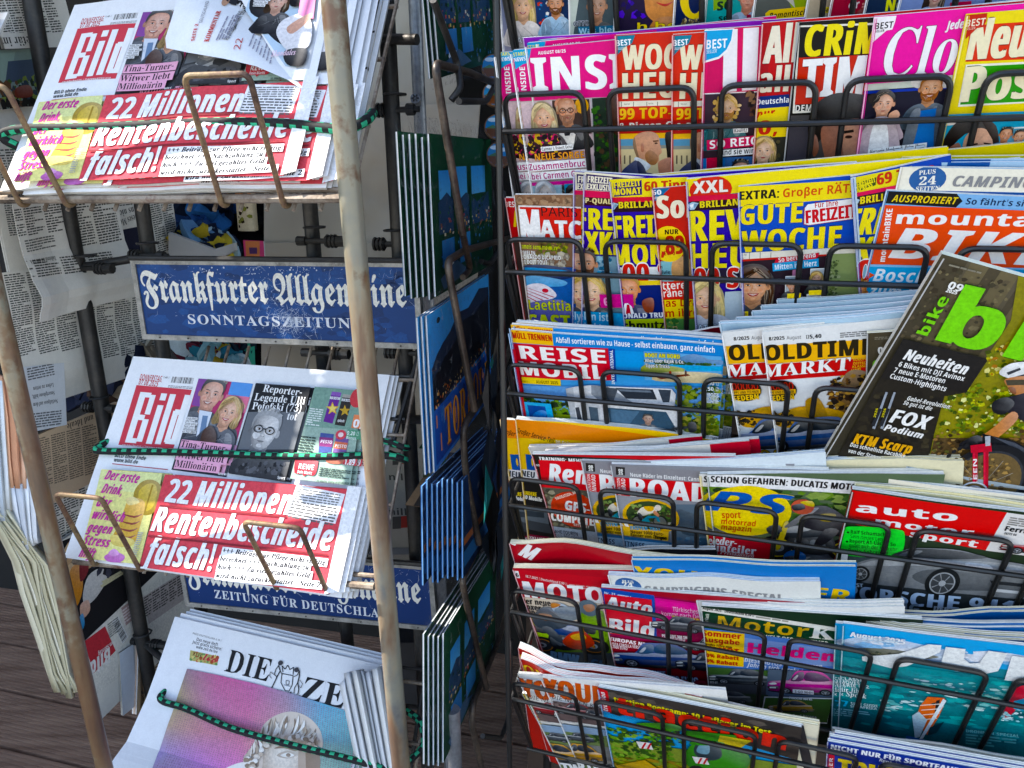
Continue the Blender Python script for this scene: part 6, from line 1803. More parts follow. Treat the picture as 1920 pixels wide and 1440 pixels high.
def art_alles(a):
    a.lrect(0,0,a.W,a.H,'c22a2c'); a.lrect(0,0,.008,a.H,'b02024')
    a.T('Alles',944,238,1180,226,138,'X','f0e6d2','6a1010',.02); a.T('aller',926,346,1140,336,92,'X','f0e6d2','6a1010',.02)
    a.poly([(914,362),(1040,352),(1040,402),(908,406)],'2c3a72'); a.T('Deutschland',918,392,1070,380,20,'B','f0f0f0')
    a.poly([(906,408),(1040,398),(1040,512),(898,516)],'f0d428'); a.T('nur',918,444,986,436,32,'J','d03018')
    a.el(958,480,62,56,'f0d428'); a.T('0,',924,504,992,500,52,'X','c82818')
    a.poly([(896,516),(1040,510),(1040,720),(880,720)],'2a2a24'); a.specks([(894,520),(1000,516),(1000,600),(886,600)],['3a3a2c','1c2018','4a4430'],40,12,2)
    a.face(942,562,82,'d8b880','ecc4a8','bob','b02038',.15,smile=False); 
mag(1,'dark red magazine with cream letters and yellow price spot',(936,86),(1040,80),art_alles,tilt=.09,bg='c22a2c',spine='a81c20')
def art_crime(d=0):
    def f(a):
        a.o = (960 + d,0,2)
        a.lrect(0,0,a.W,a.H,'16140f'); 
        a.poly([(1075,96),(1400,84),(1400,92),(1079,102)],'e8e4d8'); a.poly([(1075,96),(1081,96),(1060,424),(1052,424)],'e8e4d8'); a.poly([(1053,418),(1400,402),(1400,408),(1053,425)],'e8e4d8')
        a.T('CRiME',1096,212,1440,196,116,'X','f0dc1c')
        a.poly([(1076,216),(1400,202),(1400,376),(1060,392)],'c8301e')
        a.T('TIMES',1084,366,1460,344,142,'X','f2f0ee','5a0c08',.02)
        a.T('DEM VERBRECHEN',1062,418,1330,402,24,'B','f0ece4')
        a.lrect(0,a.uv(1060,432)[1],a.W,a.H,'4a4644','2a2626')
        a.poly([(1000,470),(1110,468),(1110,720),(990,720)],'3a3840')
        a.blob([(1110,470),(1130,400),(1200,352),(1290,350),(1400,380),(1400,470),(1290,460),(1200,480),(1140,540),(1115,530)],'16110e')
        a.blob([(1160,480),(1220,455),(1320,450),(1340,560),(1320,640),(1200,660),(1170,580)],'9a6a58'); a.blob([(1250,470),(1330,460),(1330,640),(1270,640),(1240,560)],'c89a84')
        a.blob([(1116,520),(1140,505),(1150,560),(1130,585)],'8a5a48'); a.poly([(1230,492),(1280,484),(1282,494),(1234,502)],'1c1210'); a.el(1262,512,14,6,'2a1814'); a.poly([(1240,596),(1290,590),(1290,602),(1242,606)],'6a3a34')
        a.blob([(1050,660),(1110,610),(1150,590),(1200,660),(1180,720),(1040,720)],'121216'); a.poly([(1120,605),(1140,598),(1165,650),(1140,650)],'c8d4e0')
    return f
for i,(x,y) in enumerate(((1046,80),(1060,84))):
    mag(1,('black crime magazine, hindmost copy with narrow left edge showing','black crime magazine, middle copy with narrow left edge showing')[i],(x,y),(x + 290,y - 14),lambda a: (a.lrect(0,0,a.W,a.H,'1a1814'),a.lrect(.002,.004,.0035,a.H,'d8d4cc')),tilt=.06,depth=.012 - .003 * i,bg='16140f',spine='111',group='black crime magazines')
mag(1,'black crime magazine with yellow and white lettering, front copy',(1072,84),(1360,70),art_crime(),tilt=.06,bg='16140f',spine='111',group='black crime magazines')
def art_closer(a):
    a.lrect(0,0,a.W,a.H,'f0089c')
    a.T('Closer',1378,292,1920,250,176,'S','f4f0f2','8a0a5a',.012,.1)
    a.T('Jede Woche',1625,112,1800,92,32,'J','f4f0f2')
    a.poly([(1355,64),(1442,58),(1436,82),(1426,110),(1404,114),(1346,164)],'f4f0f2'); a.T('BEST',1360,110,1428,103,24,'B','1c1c1c'); a.T('SELLER',1361,122,1396,118,9,'B','1c1c1c')
    a.poly([(1318,316),(1700,288),(1700,340),(1312,356)],'c8d0c8'); a.poly([(1314,340),(1700,312),(1700,640),(1280,640)],'1c1a28'); a.poly([(1312,342),(1700,318),(1700,328),(1312,352)],'3a4aa8')
    a.blob([(1500,296),(1560,290),(1700,280),(1700,320),(1520,330)],'e8e4e0')
    a.face(1568,330,92,'b87838','e0a882','short','4a5a68',.15,beard='b06a38')
    a.poly([(1520,412),(1590,400),(1600,560),(1480,560)],'1868b8'); a.blob([(1490,430),(1520,400),(1530,420),(1500,540),(1460,560)],'5a6470'); a.blob([(1590,400),(1620,410),(1610,560),(1580,560)],'4a5460')
    a.face(1392,384,86,'2e2420','d8a68c','bun','a898a4',.25,smile=False)
    a.blob([(1330,460),(1370,430),(1420,440),(1450,520),(1440,640),(1290,640),(1300,520)],'a89aa4'); a.blob([(1350,470),(1400,450),(1410,560),(1390,640),(1330,640)],'d8dce2'); a.blob([(1412,420),(1440,404),(1452,424),(1430,450),(1412,446)],'d8a68c')
    a.q(1334,572,1552,546,20,'e8ecf0'); a.T('Herzogin Meghan & Prinz Harry',1338,569,1546,543,15,'T','223')
    a.T('MIESE',1344,610,1540,582,46,'X','d8e4f0','334',.03)
mag(1,'hot pink magazine with large white serif title and couple outdoors',(1357,62),(1710,34),art_closer,tilt=.03,bg='f0089c',spine='d0e')
def art_post(a):
    a.lrect(0,0,a.W,a.H,'f0d818')
    a.poly([(1720,95),(2100,70),(2100,215),(1700,232)],'e0381c')
    a.T('Neue',1706,224,1990,206,150,'X','f3e9c8','6a1808',.02)
    a.poly([(1702,242),(2100,222),(2100,376),(1672,400)],'f3f0e0'); a.poly([(1706,250),(2100,230),(2100,372),(1680,392)],'3a9a28')
    a.T('Post',1684,382,2010,360,130,'X','f3e9c8','143a10',.02)
    a.poly([(1704,56),(1782,48),(1778,78),(1766,100),(1744,104),(1700,146)],'c82c1c'); a.T('BEST',1700,100,1772,92,26,'B','f4e8d0'); a.T('SELLER',1702,112,1736,108,9,'R','f4e8d0')
    a.poly([(1630,428),(2100,408),(2100,720),(1590,720)],'48a4c8'); a.poly([(1640,440),(1720,432),(1720,460),(1625,470)],'f0e8e0')
    a.blob([(1600,600),(1620,520),(1670,455),(1740,440),(1800,470),(1820,540),(1800,600),(1760,520),(1700,500)],'1c1412')
    a.blob([(1616,580),(1650,545),(1680,540),(1690,640),(1620,640)],'9a6048'); a.blob([(1690,540),(1720,490),(1770,480),(1800,520),(1800,640),(1700,640)],'e0b096')
    a.poly([(1712,540),(1746,534),(1746,540),(1714,547)],'2a1a14'); a.el(1732,552,14,6,'241814'); a.poly([(1768,532),(1796,536),(1796,542),(1768,538)],'2a1a14'); a.el(1780,548,12,6,'241814')
    a.blob([(1760,444),(1815,470),(1825,560),(1800,520)],'2a1e1a')
    a.q(1806,640,1990,632,160,'e8ecec'); a.q(1812,634,1990,628,150,'7ab4cc')
    a.face(1850,500,50,'1c1a18','d89a78','short','3a7aa8',.3); a.face(1900,505,48,'2a1c18','d8a080','short','a8b8c8',-.3)
mag(1,'yellow framed magazine with red and green title blocks at right end',(1702,52),(2100,22),art_post,tilt=.0,bg='f0d818',spine='d8c010',W=.23)
for i,c in enumerate(('e0d048','d8dcc8','c8505a')):
    mag(1,('yellow topped magazine at the back of the second row, right part','pale magazine edge at the back of the second row, right part','rose magazine edge behind the yellow framed magazine')[i],((960,84),(1330,62),(1730,22))[i],((1340,62),(1700,22),(1990,0))[i],lambda a,c=c: a.lrect(0,0,a.W,a.H,c),depth=.022 + .004 * i,bg=c,spine=c,W=.215)
# ---- row 2
mag(2,'red weekly at the left end of the third row, mostly behind the brown cover',(-28,742),(200,745),lambda a: (a.lrect(0,0,a.W,a.H,'c8282a'),a.lrect(0,.05,a.W,.3,'3a2c28'),a.poly([(-28,742),(20,742),(-24,800)],'b01c20'),a.T('BEST',-24,776,24,776,20,'B','f2e8e0'),a.poly([(10,790),(20,790),(16,850),(6,850)],'f0d020')),depth=.016,bg='c8282a',spine='b82020')
def art_match(a):
    a.lrect(0,0,a.W,a.H,'8a6a54','6a5848')
    a.specks([(10,735),(220,740),(215,800),(15,800)],['9a7860','7a5c48','a88a70'],90,13,3)
    a.specks([(110,880),(215,880),(210,960),(90,960)],['8a8a30','a0a040','5a6a28','6a5a3a'],90,10,4); a.specks([(20,950),(210,950),(210,1010),(20,1010)],['a09a8c','8a8074','b8b0a0'],60,12,4)
    a.poly([(24,768),(260,774),(260,900),(34,892)],'e8e4e0'); a.poly([(30,774),(260,780),(260,897),(38,888)],'d8281e')
    a.T('PARIS',112,808,246,812,34,'R','1c1414'); a.T('MATCH',40,886,320,896,66,'X','f4f2f0','8a1410',.015); a.T('M',40,886,106,888,104,'X','f4f2f0')
    a.T('"Jamais sans ma mère"',26,928,178,936,17,'I','c8d428')
    a.T('IRMELIN,',30,951,92,954,15,'B','f2f2f0'); a.T('LEONARDO DICAPRIO',30,967,184,972,15,'B','f2f2f0'); a.T('LUI DOIT TOUT',31,986,134,989,15,'B','f2f2f0')
    a.poly([(14,996),(240,1000),(240,1250),(40,1250)],'2c5aa0'); a.blob([(14,1000),(120,990),(220,1010),(220,1040),(100,1050),(18,1040)],'1a2a58')
    a.blob([(20,1050),(80,1030),(200,1050),(190,1070),(100,1072),(24,1080)],'6aa8d8'); a.blob([(22,1004),(70,1000),(210,1012),(100,1014)],'48a8e0')
    a.blob([(30,1100),(60,1066),(110,1060),(150,1080),(166,1110),(100,1130),(50,1150)],'dcd6e0')
    for i in range(4): a.poly([(36 + 8 * i,1098 - 7 * i),(40 + 8 * i,1098 - 7 * i),(100 + 20 * i,1128 - 6 * i),(96 + 20 * i,1130 - 6 * i)],'b04858')
    a.el(126,1086,12,8,'c83040'); a.blob([(30,1150),(180,1120),(220,1180),(60,1260)],'5a5aa0')
    a.T('Laetitia',66,1156,222,1162,36,'B','c8d020','222',.03); a.T('CASTA',66,1226,270,1232,52,'X','c8d020','222',.02)
mag(2,'brown topped magazine with red masthead and pale hat on blue',(8,730),(226,738),art_match,bg='8a6a54',spine='6a5040',tilt=.07)
def art_exkl(d=0):
    def f(a):
        a.o = (960 + d,0,2)
        a.lrect(0,0,a.W,a.H,'4a3c9a')
        a.poly([(270,644),(500,664),(500,725),(272,714)],'ece4cc'); a.poly([(278,652),(440,668),(440,722),(280,712)],'3a2a5a')
        a.T('FREIZEIT',284,683,374,691,24,'X','f4ecd4'); a.T('EXKLUSIV',282,709,370,716,22,'X','f4ecd4')
        a.poly([(270,712),(560,734),(560,756),(268,738)],'d83058'); a.poly([(266,738),(560,754),(560,784),(262,768)],'3a0c14')
        a.T('TOP-QUALITÄT',238,758,434,768,19,'X','e8d8a0')
        a.T('FREIZEIT',246,856,590,872,78,'X','f0dc18','1a1440',.03); a.T('EXKLUSIV',242,948,600,964,84,'X','f0dc18','1a1440',.03)
        a.poly([(225,955),(560,965),(560,1220),(215,1220)],'88a8b8'); a.specks([(320,960),(370,960),(370,1040),(320,1040)],['4aa8d0','a0c8d8','3a6a88'],30,12,2)
        a.face(268,985,106,'3a281c','d8a284','short','e8e4e0',.3,smile=False,beard='8a5c44',rot=-.05)
        a.poly([(195,1020),(225,1020),(230,1200),(190,1200)],'c8c4c4')
        a.face(298,1085,96,'e8c878','f0c8a8','bob','2a2c34',-.1,rot=-.12,lips='c03048')
        a.specks([(196,1110),(232,1110),(240,1190),(196,1190)],['4a4a50','8a8a90','c8c8cc'],50,7,8)
        a.q(336,1140,460,1140,50,'d02088'); a.T('Gi',350,1132,376,1132,30,'X','f0a8d0')
        a.q(212,1190,460,1204,40,'2aa0d8'); a.T('Evelyn ist',224,1182,366,1190,28,'B','d8f0f8'); a.q(208,1222,460,1236,32,'2aa0d8'); a.T('verrückt',216,1216,340,1224,24,'B','d8f0f8')
    return f
mag(2,'purple and yellow weekly with cream flap, hindmost copy',(234,642),(470,664),art_exkl(-18),tilt=.07,depth=.011,bg='4a3c9a',spine='e8e0c8',group='purple weeklies with cream flap')
mag(2,'purple and yellow weekly with cream flap, front copy with dark haired man',(272,644),(510,666),art_exkl(),tilt=.07,bg='4a3c9a',spine='d8d0e0',group='purple weeklies with cream flap')
def art_monat(a):
    a.lrect(0,0,a.W,a.H,'4438a0')
    a.poly([(363,672),(660,664),(660,742),(364,742)],'f2dc18'); a.poly([(380,686),(486,674),(488,730),(382,738)],'3a2a6a')
    a.T('FREIZEIT',384,705,482,696,22,'X','f2dc18'); a.T('MONAT',384,732,484,726,24,'X','f2dc18'); a.T('60 Tipps',498,716,680,706,34,'X','c84028')
    a.poly([(362,740),(660,734),(660,754),(362,760)],'d83a48'); a.poly([(362,760),(660,752),(660,788),(364,796)],'281018')
    a.T('BRILLANT',402,780,560,774,24,'X','e8d020','111',.03)
    a.poly([(362,768),(380,758),(400,764),(384,784),(370,788)],'b8d0e0'); a.poly([(368,768),(384,764),(380,778)],'f4f8fa'); a.poly([(384,764),(398,766),(384,780)],'7a98b0')
    a.T('FREIZEIT',384,890,690,884,82,'X','f0dc18','1a1440',.03); a.T('MONAT',382,992,690,986,78,'X','f0dc18','1a1440',.03)
    a.poly([(380,1000),(660,996),(660,1070),(388,1072)],'f2f0ea'); a.T('100 SEITEN',372,1058,860,1052,70,'X','d82820','f6f2ee',.08)
    a.poly([(384,1050),(660,1046),(660,1070),(386,1074)],'f0d020')
    a.poly([(384,1068),(660,1062),(660,1170),(396,1172)],'2c3470')
    a.face(434,1082,96,'e0b060','e8a078','short','1c2a5c',-.1,smile=True)
    a.poly([(424,1130),(446,1128),(460,1170),(412,1170)],'f0f0f4'); a.poly([(432,1134),(441,1134),(448,1170),(428,1170)],'c02030'); a.blob([(490,1120),(530,1110),(530,1160),(500,1160)],'8a4a3a')
    a.q(394,1192,660,1186,22,'2c3470'); a.T('DONALD TRUMP',400,1186,610,1180,18,'X','f4f4f8')
    a.q(392,1232,660,1226,42,'b8c818'); a.T('Schmutzige',398,1230,640,1224,32,'X','181c10')
mag(2,'purple weekly with yellow flap and blond man in dark suit',(365,674),(600,666),art_monat,tilt=.08,bg='4438a0',spine='e0d020')
def art_so(a):
    a.lrect(0,0,a.W,a.H,'c83028')
    a.poly([(524,708),(594,704),(570,726),(566,746),(526,756)],'2a6a98'); a.T('60',526,732,560,729,18,'X','f4f4f4'); a.T('Seiten',526,748,562,745,11,'B','f4f4f4')
    a.T('Sonntag',546,818,930,806,84,'X','f2e6cc','6a1410',.02)
    a.poly([(522,980),(760,974),(760,1066),(520,1068)],'88b8c0'); a.blob([(600,985),(640,960),(700,1000),(680,1080),(610,1060)],'d8a878')
    a.el(588,915,64,68,'f4d018'); a.T('NUR',574,878,624,876,18,'X','2a1a0c'); a.T('0,89',526,954,644,950,68,'X','c82818'); a.T('Euro',572,956,612,954,15,'B','b82818')
    a.T('S.11',544,1006,564,1005,10,'B','2a3a3c'); a.T('Sylvie',544,1028,594,1026,14,'B','2a3a3c')
    a.q(522,1122,760,1116,66,'d83028'); a.T('Bittere',532,1086,652,1080,28,'B','f4f0e8'); a.T('Tränen',548,1114,660,1108,28,'B','f4f0e8')
    a.q(540,1192,760,1186,68,'f0d020'); a.T('Das Drama',550,1150,760,1142,28,'B','c02c18'); a.T('um ihre',552,1188,700,1182,28,'B','c02c18')
    a.poly([(526,1130),(542,1128),(546,1260),(528,1260)],'2a2420'); a.poly([(530,1196),(760,1190),(760,1290),(530,1290)],'5a8a50'); a.specks([(530,1198),(620,1196),(620,1250),(530,1250)],['c8b080','8a9a50','3a6a38'],50,10,4)
mag(2,'red weekly with round yellow price badge in the third row',(524,708),(760,696),art_so,tilt=.09,bg='c83028',spine='b02820')
def art_reve(a):
    a.lrect(0,0,a.W,a.H,'4034a0')
    a.lrect(0,0,a.W,a.uv(650,740)[1],'f2dc18'); a.el(745,712,80,52,'d83424'); a.T('XXL',682,726,808,718,46,'X','f0e8dc','6a120c',.03)
    a.poly([(650,736),(900,722),(900,744),(652,756)],'d82c48'); a.poly([(652,756),(900,742),(900,776),(654,790)],'281018'); a.T('BRILLANT',706,778,872,766,24,'X','e8d020','111',.03)
    a.poly([(656,768),(676,756),(700,760),(684,784),(668,786)],'b8d0e0'); a.poly([(662,768),(682,762),(676,780)],'f4f8fa'); a.poly([(682,762),(698,762),(684,780)],'7a98b0')
    a.T('REVUE',668,902,1030,890,112,'X','f0dc18','1a1440',.025); a.T('HEUTE',668,1004,1030,996,92,'X','f0dc18','1a1440',.025)
    a.poly([(648,1012),(900,1004),(900,1060),(650,1060)],'2a2034'); a.T('100 SEITEN',640,1078,1100,1072,74,'X','d8281e','f6f2ee',.07)
    a.poly([(650,1040),(690,1040),(688,1110),(648,1110)],'d8d8d4'); a.lines(655,1045,685,1045,55,9,'444')
    a.poly([(800,1090),(900,1085),(900,1240),(780,1240)],'b8c8d4'); a.poly([(650,1110),(720,1100),(700,1240),(648,1240)],'9a3a4a')
    a.face(725,1112,104,'ecd89c','f0c4a4','long','c8d0e0',.05)
    a.T('BEATRICE',664,1232,804,1224,22,'B','d8e4f0','345',.05)
mag(2,'purple weekly with round red badge and smiling blond woman',(652,672),(860,660),art_reve,tilt=.075,bg='4034a0',spine='e8e0d0')
mag(2,'long yellow puzzle magazine behind the middle of the third row',(490,660),(1420,596),lambda a: (a.lrect(0,0,a.W,a.H,'f0da18'),a.T('60 Tipps',498,714,690,700,36,'X','d04820'),a.T('RÄTSEL-SPASS',840,702,1330,668,52,'X','d84820')),depth=.0215,tilt=.06,W=.25,bg='f0da18',spine='e0c810',pages=PAGEY)
mag(2,'yellow puzzle magazine at the very back of the third row',(1040,622),(1520,586),lambda a: a.lrect(0,0,a.W,a.H,'e2cc20'),depth=.040,tilt=.06,W=.21,bg='e2cc20',spine='d0b818',pages=PAGEY)
def art_gute(a):
    a.lrect(0,0,a.W,a.H,'2450b8')
    a.poly([(846,700),(1300,674),(1300,740),(848,776)],'f6dc1c'); a.T('EXTRA:',854,750,1000,741,32,'X','1c1a10'); a.T('Großer RÄTSEL',1016,740,1340,716,32,'B','d85018')
    a.T('GUTE',856,842,1084,832,72,'X','f4dc18','0c1c58',.025); a.T('WOCHE',862,944,1228,926,78,'X','f4dc18','0c1c58',.025)
    P = [(1096,838),(1098,778),(1110,764),(1320,738),(1320,812),(1112,842)]
    a.poly([(p[0] - 3,p[1] + 2) for p in P],'b03028'); a.poly(P,'f2f0ee'); a.T('Für Ihre',1136,778,1222,768,20,'B','c83028'); a.T('FREIZEIT',1104,836,1290,812,48,'X','d02028')
    a.poly([(838,948),(1300,922),(1300,970),(834,978)],'e8e4d8'); a.T('Was hat',856,958,880,956,7,'R','333'); a.T('Wer',856,970,870,969,7,'R','333')
    for x in (890,930,970,1150,1180): a.poly([(x,944),(x + 2,944),(x + 1,974),(x - 1,974)],'555')
    a.poly([(832,976),(1190,954),(1180,1260),(824,1260)],'2a1c24'); a.poly([(830,972),(1190,950),(1190,956),(830,980)],'c83028')
    for x in (1052,1120): a.poly([(x,1010),(x + 12,1008),(x + 2,1170),(x - 10,1170)],'b07a98')
    a.poly([(1182,950),(1300,946),(1300,1250),(1170,1250)],'8a9a68'); a.specks([(1184,960),(1230,956),(1220,1140),(1180,1140)],['6a7a48','a8b088','4a5a38'],60,8,3)
    a.poly([(984,982),(990,966),(1150,944),(1148,960),(1136,968),(992,988)],'d02a3c'); a.T('So berührend',1000,980,1138,960,17,'B','f4f0f0')
    a.q(978,1014,1150,996,30,'30a0d8'); a.T('Mitten ins Herz',986,1008,1142,992,19,'B','f0f6fa')
    a.face(905,1065,118,'4a3020','e4ac88','long','1c1820',.1,rot=.08)
    for (x,y,h,b) in ((1140,1034,'3a3028','bob'),(1048,1056,'5a4a3a','short'),(1126,1118,'1c1814','short')):
        a.q(x - 26,y + 36,x + 28,y + 34,72,'e8e8ea'); a.q(x - 23,y + 33,x + 25,y + 31,66,'a8b4bc'); a.face(x,y - 4,38,('d8b878' if b == 'bob' else h),'d8a488',b,'2a3038'); 
    for (x,y) in ((1110,1082),(1030,1094)): a.q(x,y,x + 50,y - 2,18,'f0d428')
    a.q(842,1168,886,1166,24,'f0d428'); a.T('Ekaterina',846,1156,882,1155,7,'B','422'); a.T('Leonova',846,1165,880,1164,7,'B','422')
    a.T('Hier kämpft sie',838,1204,1040,1180,26,'J','d8e020','222',.04)
mag(2,'blue weekly with big yellow title and smiling dark haired woman',(847,700),(1232,674),art_gute,tilt=.07,bg='2450b8',spine='e8d020',W=.215,t=.005)
def art_expr(a):
    a.lrect(0,0,a.W,a.H,'2448a8')
    a.poly([(1270,668),(1500,622),(1500,690),(1262,736)],'e8d428'); a.poly([(1290,688),(1366,664),(1364,694),(1284,722)],'3a4a20'); a.T('FREIZEIT',1296,704,1364,682,22,'X','e8d840'); a.T('EXPRESS',1286,722,1352,700,20,'X','e8d840')
    a.T('69 Tipps',1370,694,1580,650,40,'X','c83020'); a.poly([(1262,728),(1500,682),(1500,698),(1258,746)],'d83058')
    a.poly([(1256,744),(1500,696),(1500,738),(1250,784)],'281420'); a.T('BRILLANT',1306,764,1470,738,26,'X','e8d020','111',.03)
    a.poly([(1256,756),(1280,740),(1304,748),(1288,774),(1268,778)],'b8d0e0'); a.poly([(1262,758),(1284,748),(1278,772)],'f4f8fa')
    a.T('FREIZEIT',1250,882,1620,858,98,'X','f0dc18','0c1c58',.02,.12); a.T('EXPRESS',1236,986,1600,960,92,'X','f0dc18','0c1c58',.02,.12)
    a.lrect(0,0,.004,a.H,'c8d8e0')
    a.poly([(1220,1000),(1460,985),(1460,1260),(1190,1260)],'88b0c0'); a.T('100',1216,1060,1420,1050,82,'X','d8281e','f4f0ec',.06)
    a.specks([(1196,1090),(1250,1090),(1240,1150),(1190,1150)],['3a4a48','6a8a88','9ab0b0'],60,8,3)
    a.face(1275,1096,100,'d8904a','d89468','short','243060',.3,rot=.12)
mag(2,'blue weekly with yellow flap leaning between two wide covers',(1268,664),(1480,630),art_expr,W=.075,tilt=.14,bg='2448a8',spine='c8d8e0')
def art_flap(d=(0,0),wide=True):
    pass
def art_camp(a):
    a.lrect(0,0,a.W,a.H,'98b8d8'); a.poly([(1456,626),(2200,640),(2200,736),(1444,716)],'efeada'); a.lrect(0,a.uv(1456,712)[1],a.W,a.uv(1456,724)[1],'3a5a98')
    a.el(1558,672,70,47,'4a6a9c'); a.T('PLUS',1526,656,1588,650,16,'K','f0eee4'); a.T('24',1526,694,1588,690,30,'K','f0eee4'); a.T('SEITEN',1514,716,1602,712,16,'K','f0eee4')
    a.T('CAMPINGBUS-SPECIAL',1650,698,2390,716,40,'J','8a8a8c')
mag(2,'white booklet flap with blue oval above the orange bicycle magazine',(1456,626),(1920,632),art_camp,depth=.0105,W=.215,bg='efeada',spine='efeada')
mag(2,'pale blue page block behind the white booklet flap at right',(1530,610),(1920,606),lambda a: (a.lrect(0,0,a.W,a.H,'a8c4dc'),a.lrect(.02,0,.05,.006,'3a5a98')),depth=.016,W=.215,bg='a8c4dc',pages=PAGEB,t=.007)
mag(2,'yellow magazine edge at the back of the third row, right end',(1460,590),(1920,584),lambda a: a.lrect(0,0,a.W,a.H,'d8d030'),depth=.032,W=.23,bg='d8d030',pages=PAGEY,spine='c8b820')
def art_mtb(a):
    a.lrect(0,0,a.W,a.H,'88b4dc','78a8d8')
    a.poly([(1402,714),(2100,740),(2100,790),(1396,762)],'8fb8e0'); a.poly([(1404,716),(1668,726),(1690,754),(1664,778),(1396,762)],'181818')
    a.T('AUSPROBIERT',1422,756,1668,766,26,'I','e8c828'); a.T("So fährt's sich",1700,766,1960,776,24,'B','1c2c4a')
    a.poly([(1396,768),(2100,796),(2100,1010),(1344,990)],'ee4a14')
    a.T('mountain',1440,838,2080,852,46,'X','f4f2f0'); a.T('BIKE',1414,966,2040,1000,114,'J','f4f2f0'); a.T('mountain',1440,838,2080,852,46,'X','f4f2f0')
    a.T('mountainBIKE',1398,980,1428,782,22,'X','f4f2f0')
    a.poly([(1342,990),(2100,1008),(2100,1124),(1324,1116)],'38a8e0'); a.poly([(1340,1020),(1360,1030),(1338,1044)],'e85020'); a.poly([(1342,990),(2100,1008),(2100,1014),(1340,998)],'9ac8e8')
    a.T('Bosch-Motor',1352,1052,1800,1068,46,'I','f0f6fa'); a.T('zum Bestpreis',1336,1106,1760,1122,38,'I','f0f6fa')
    a.poly([(1324,1116),(2100,1124),(2100,1300),(1280,1300)],'181a1c'); a.T('Ab 3000 Euro: So gut',1332,1140,1640,1144,22,'I','e0b828')
mtb,_ = mag(2,'orange bicycle magazine with big white title at right',(1402,714),(1920,738),art_mtb,W=.225,bg='88b4dc',spine='c8d8e4',t=.005)

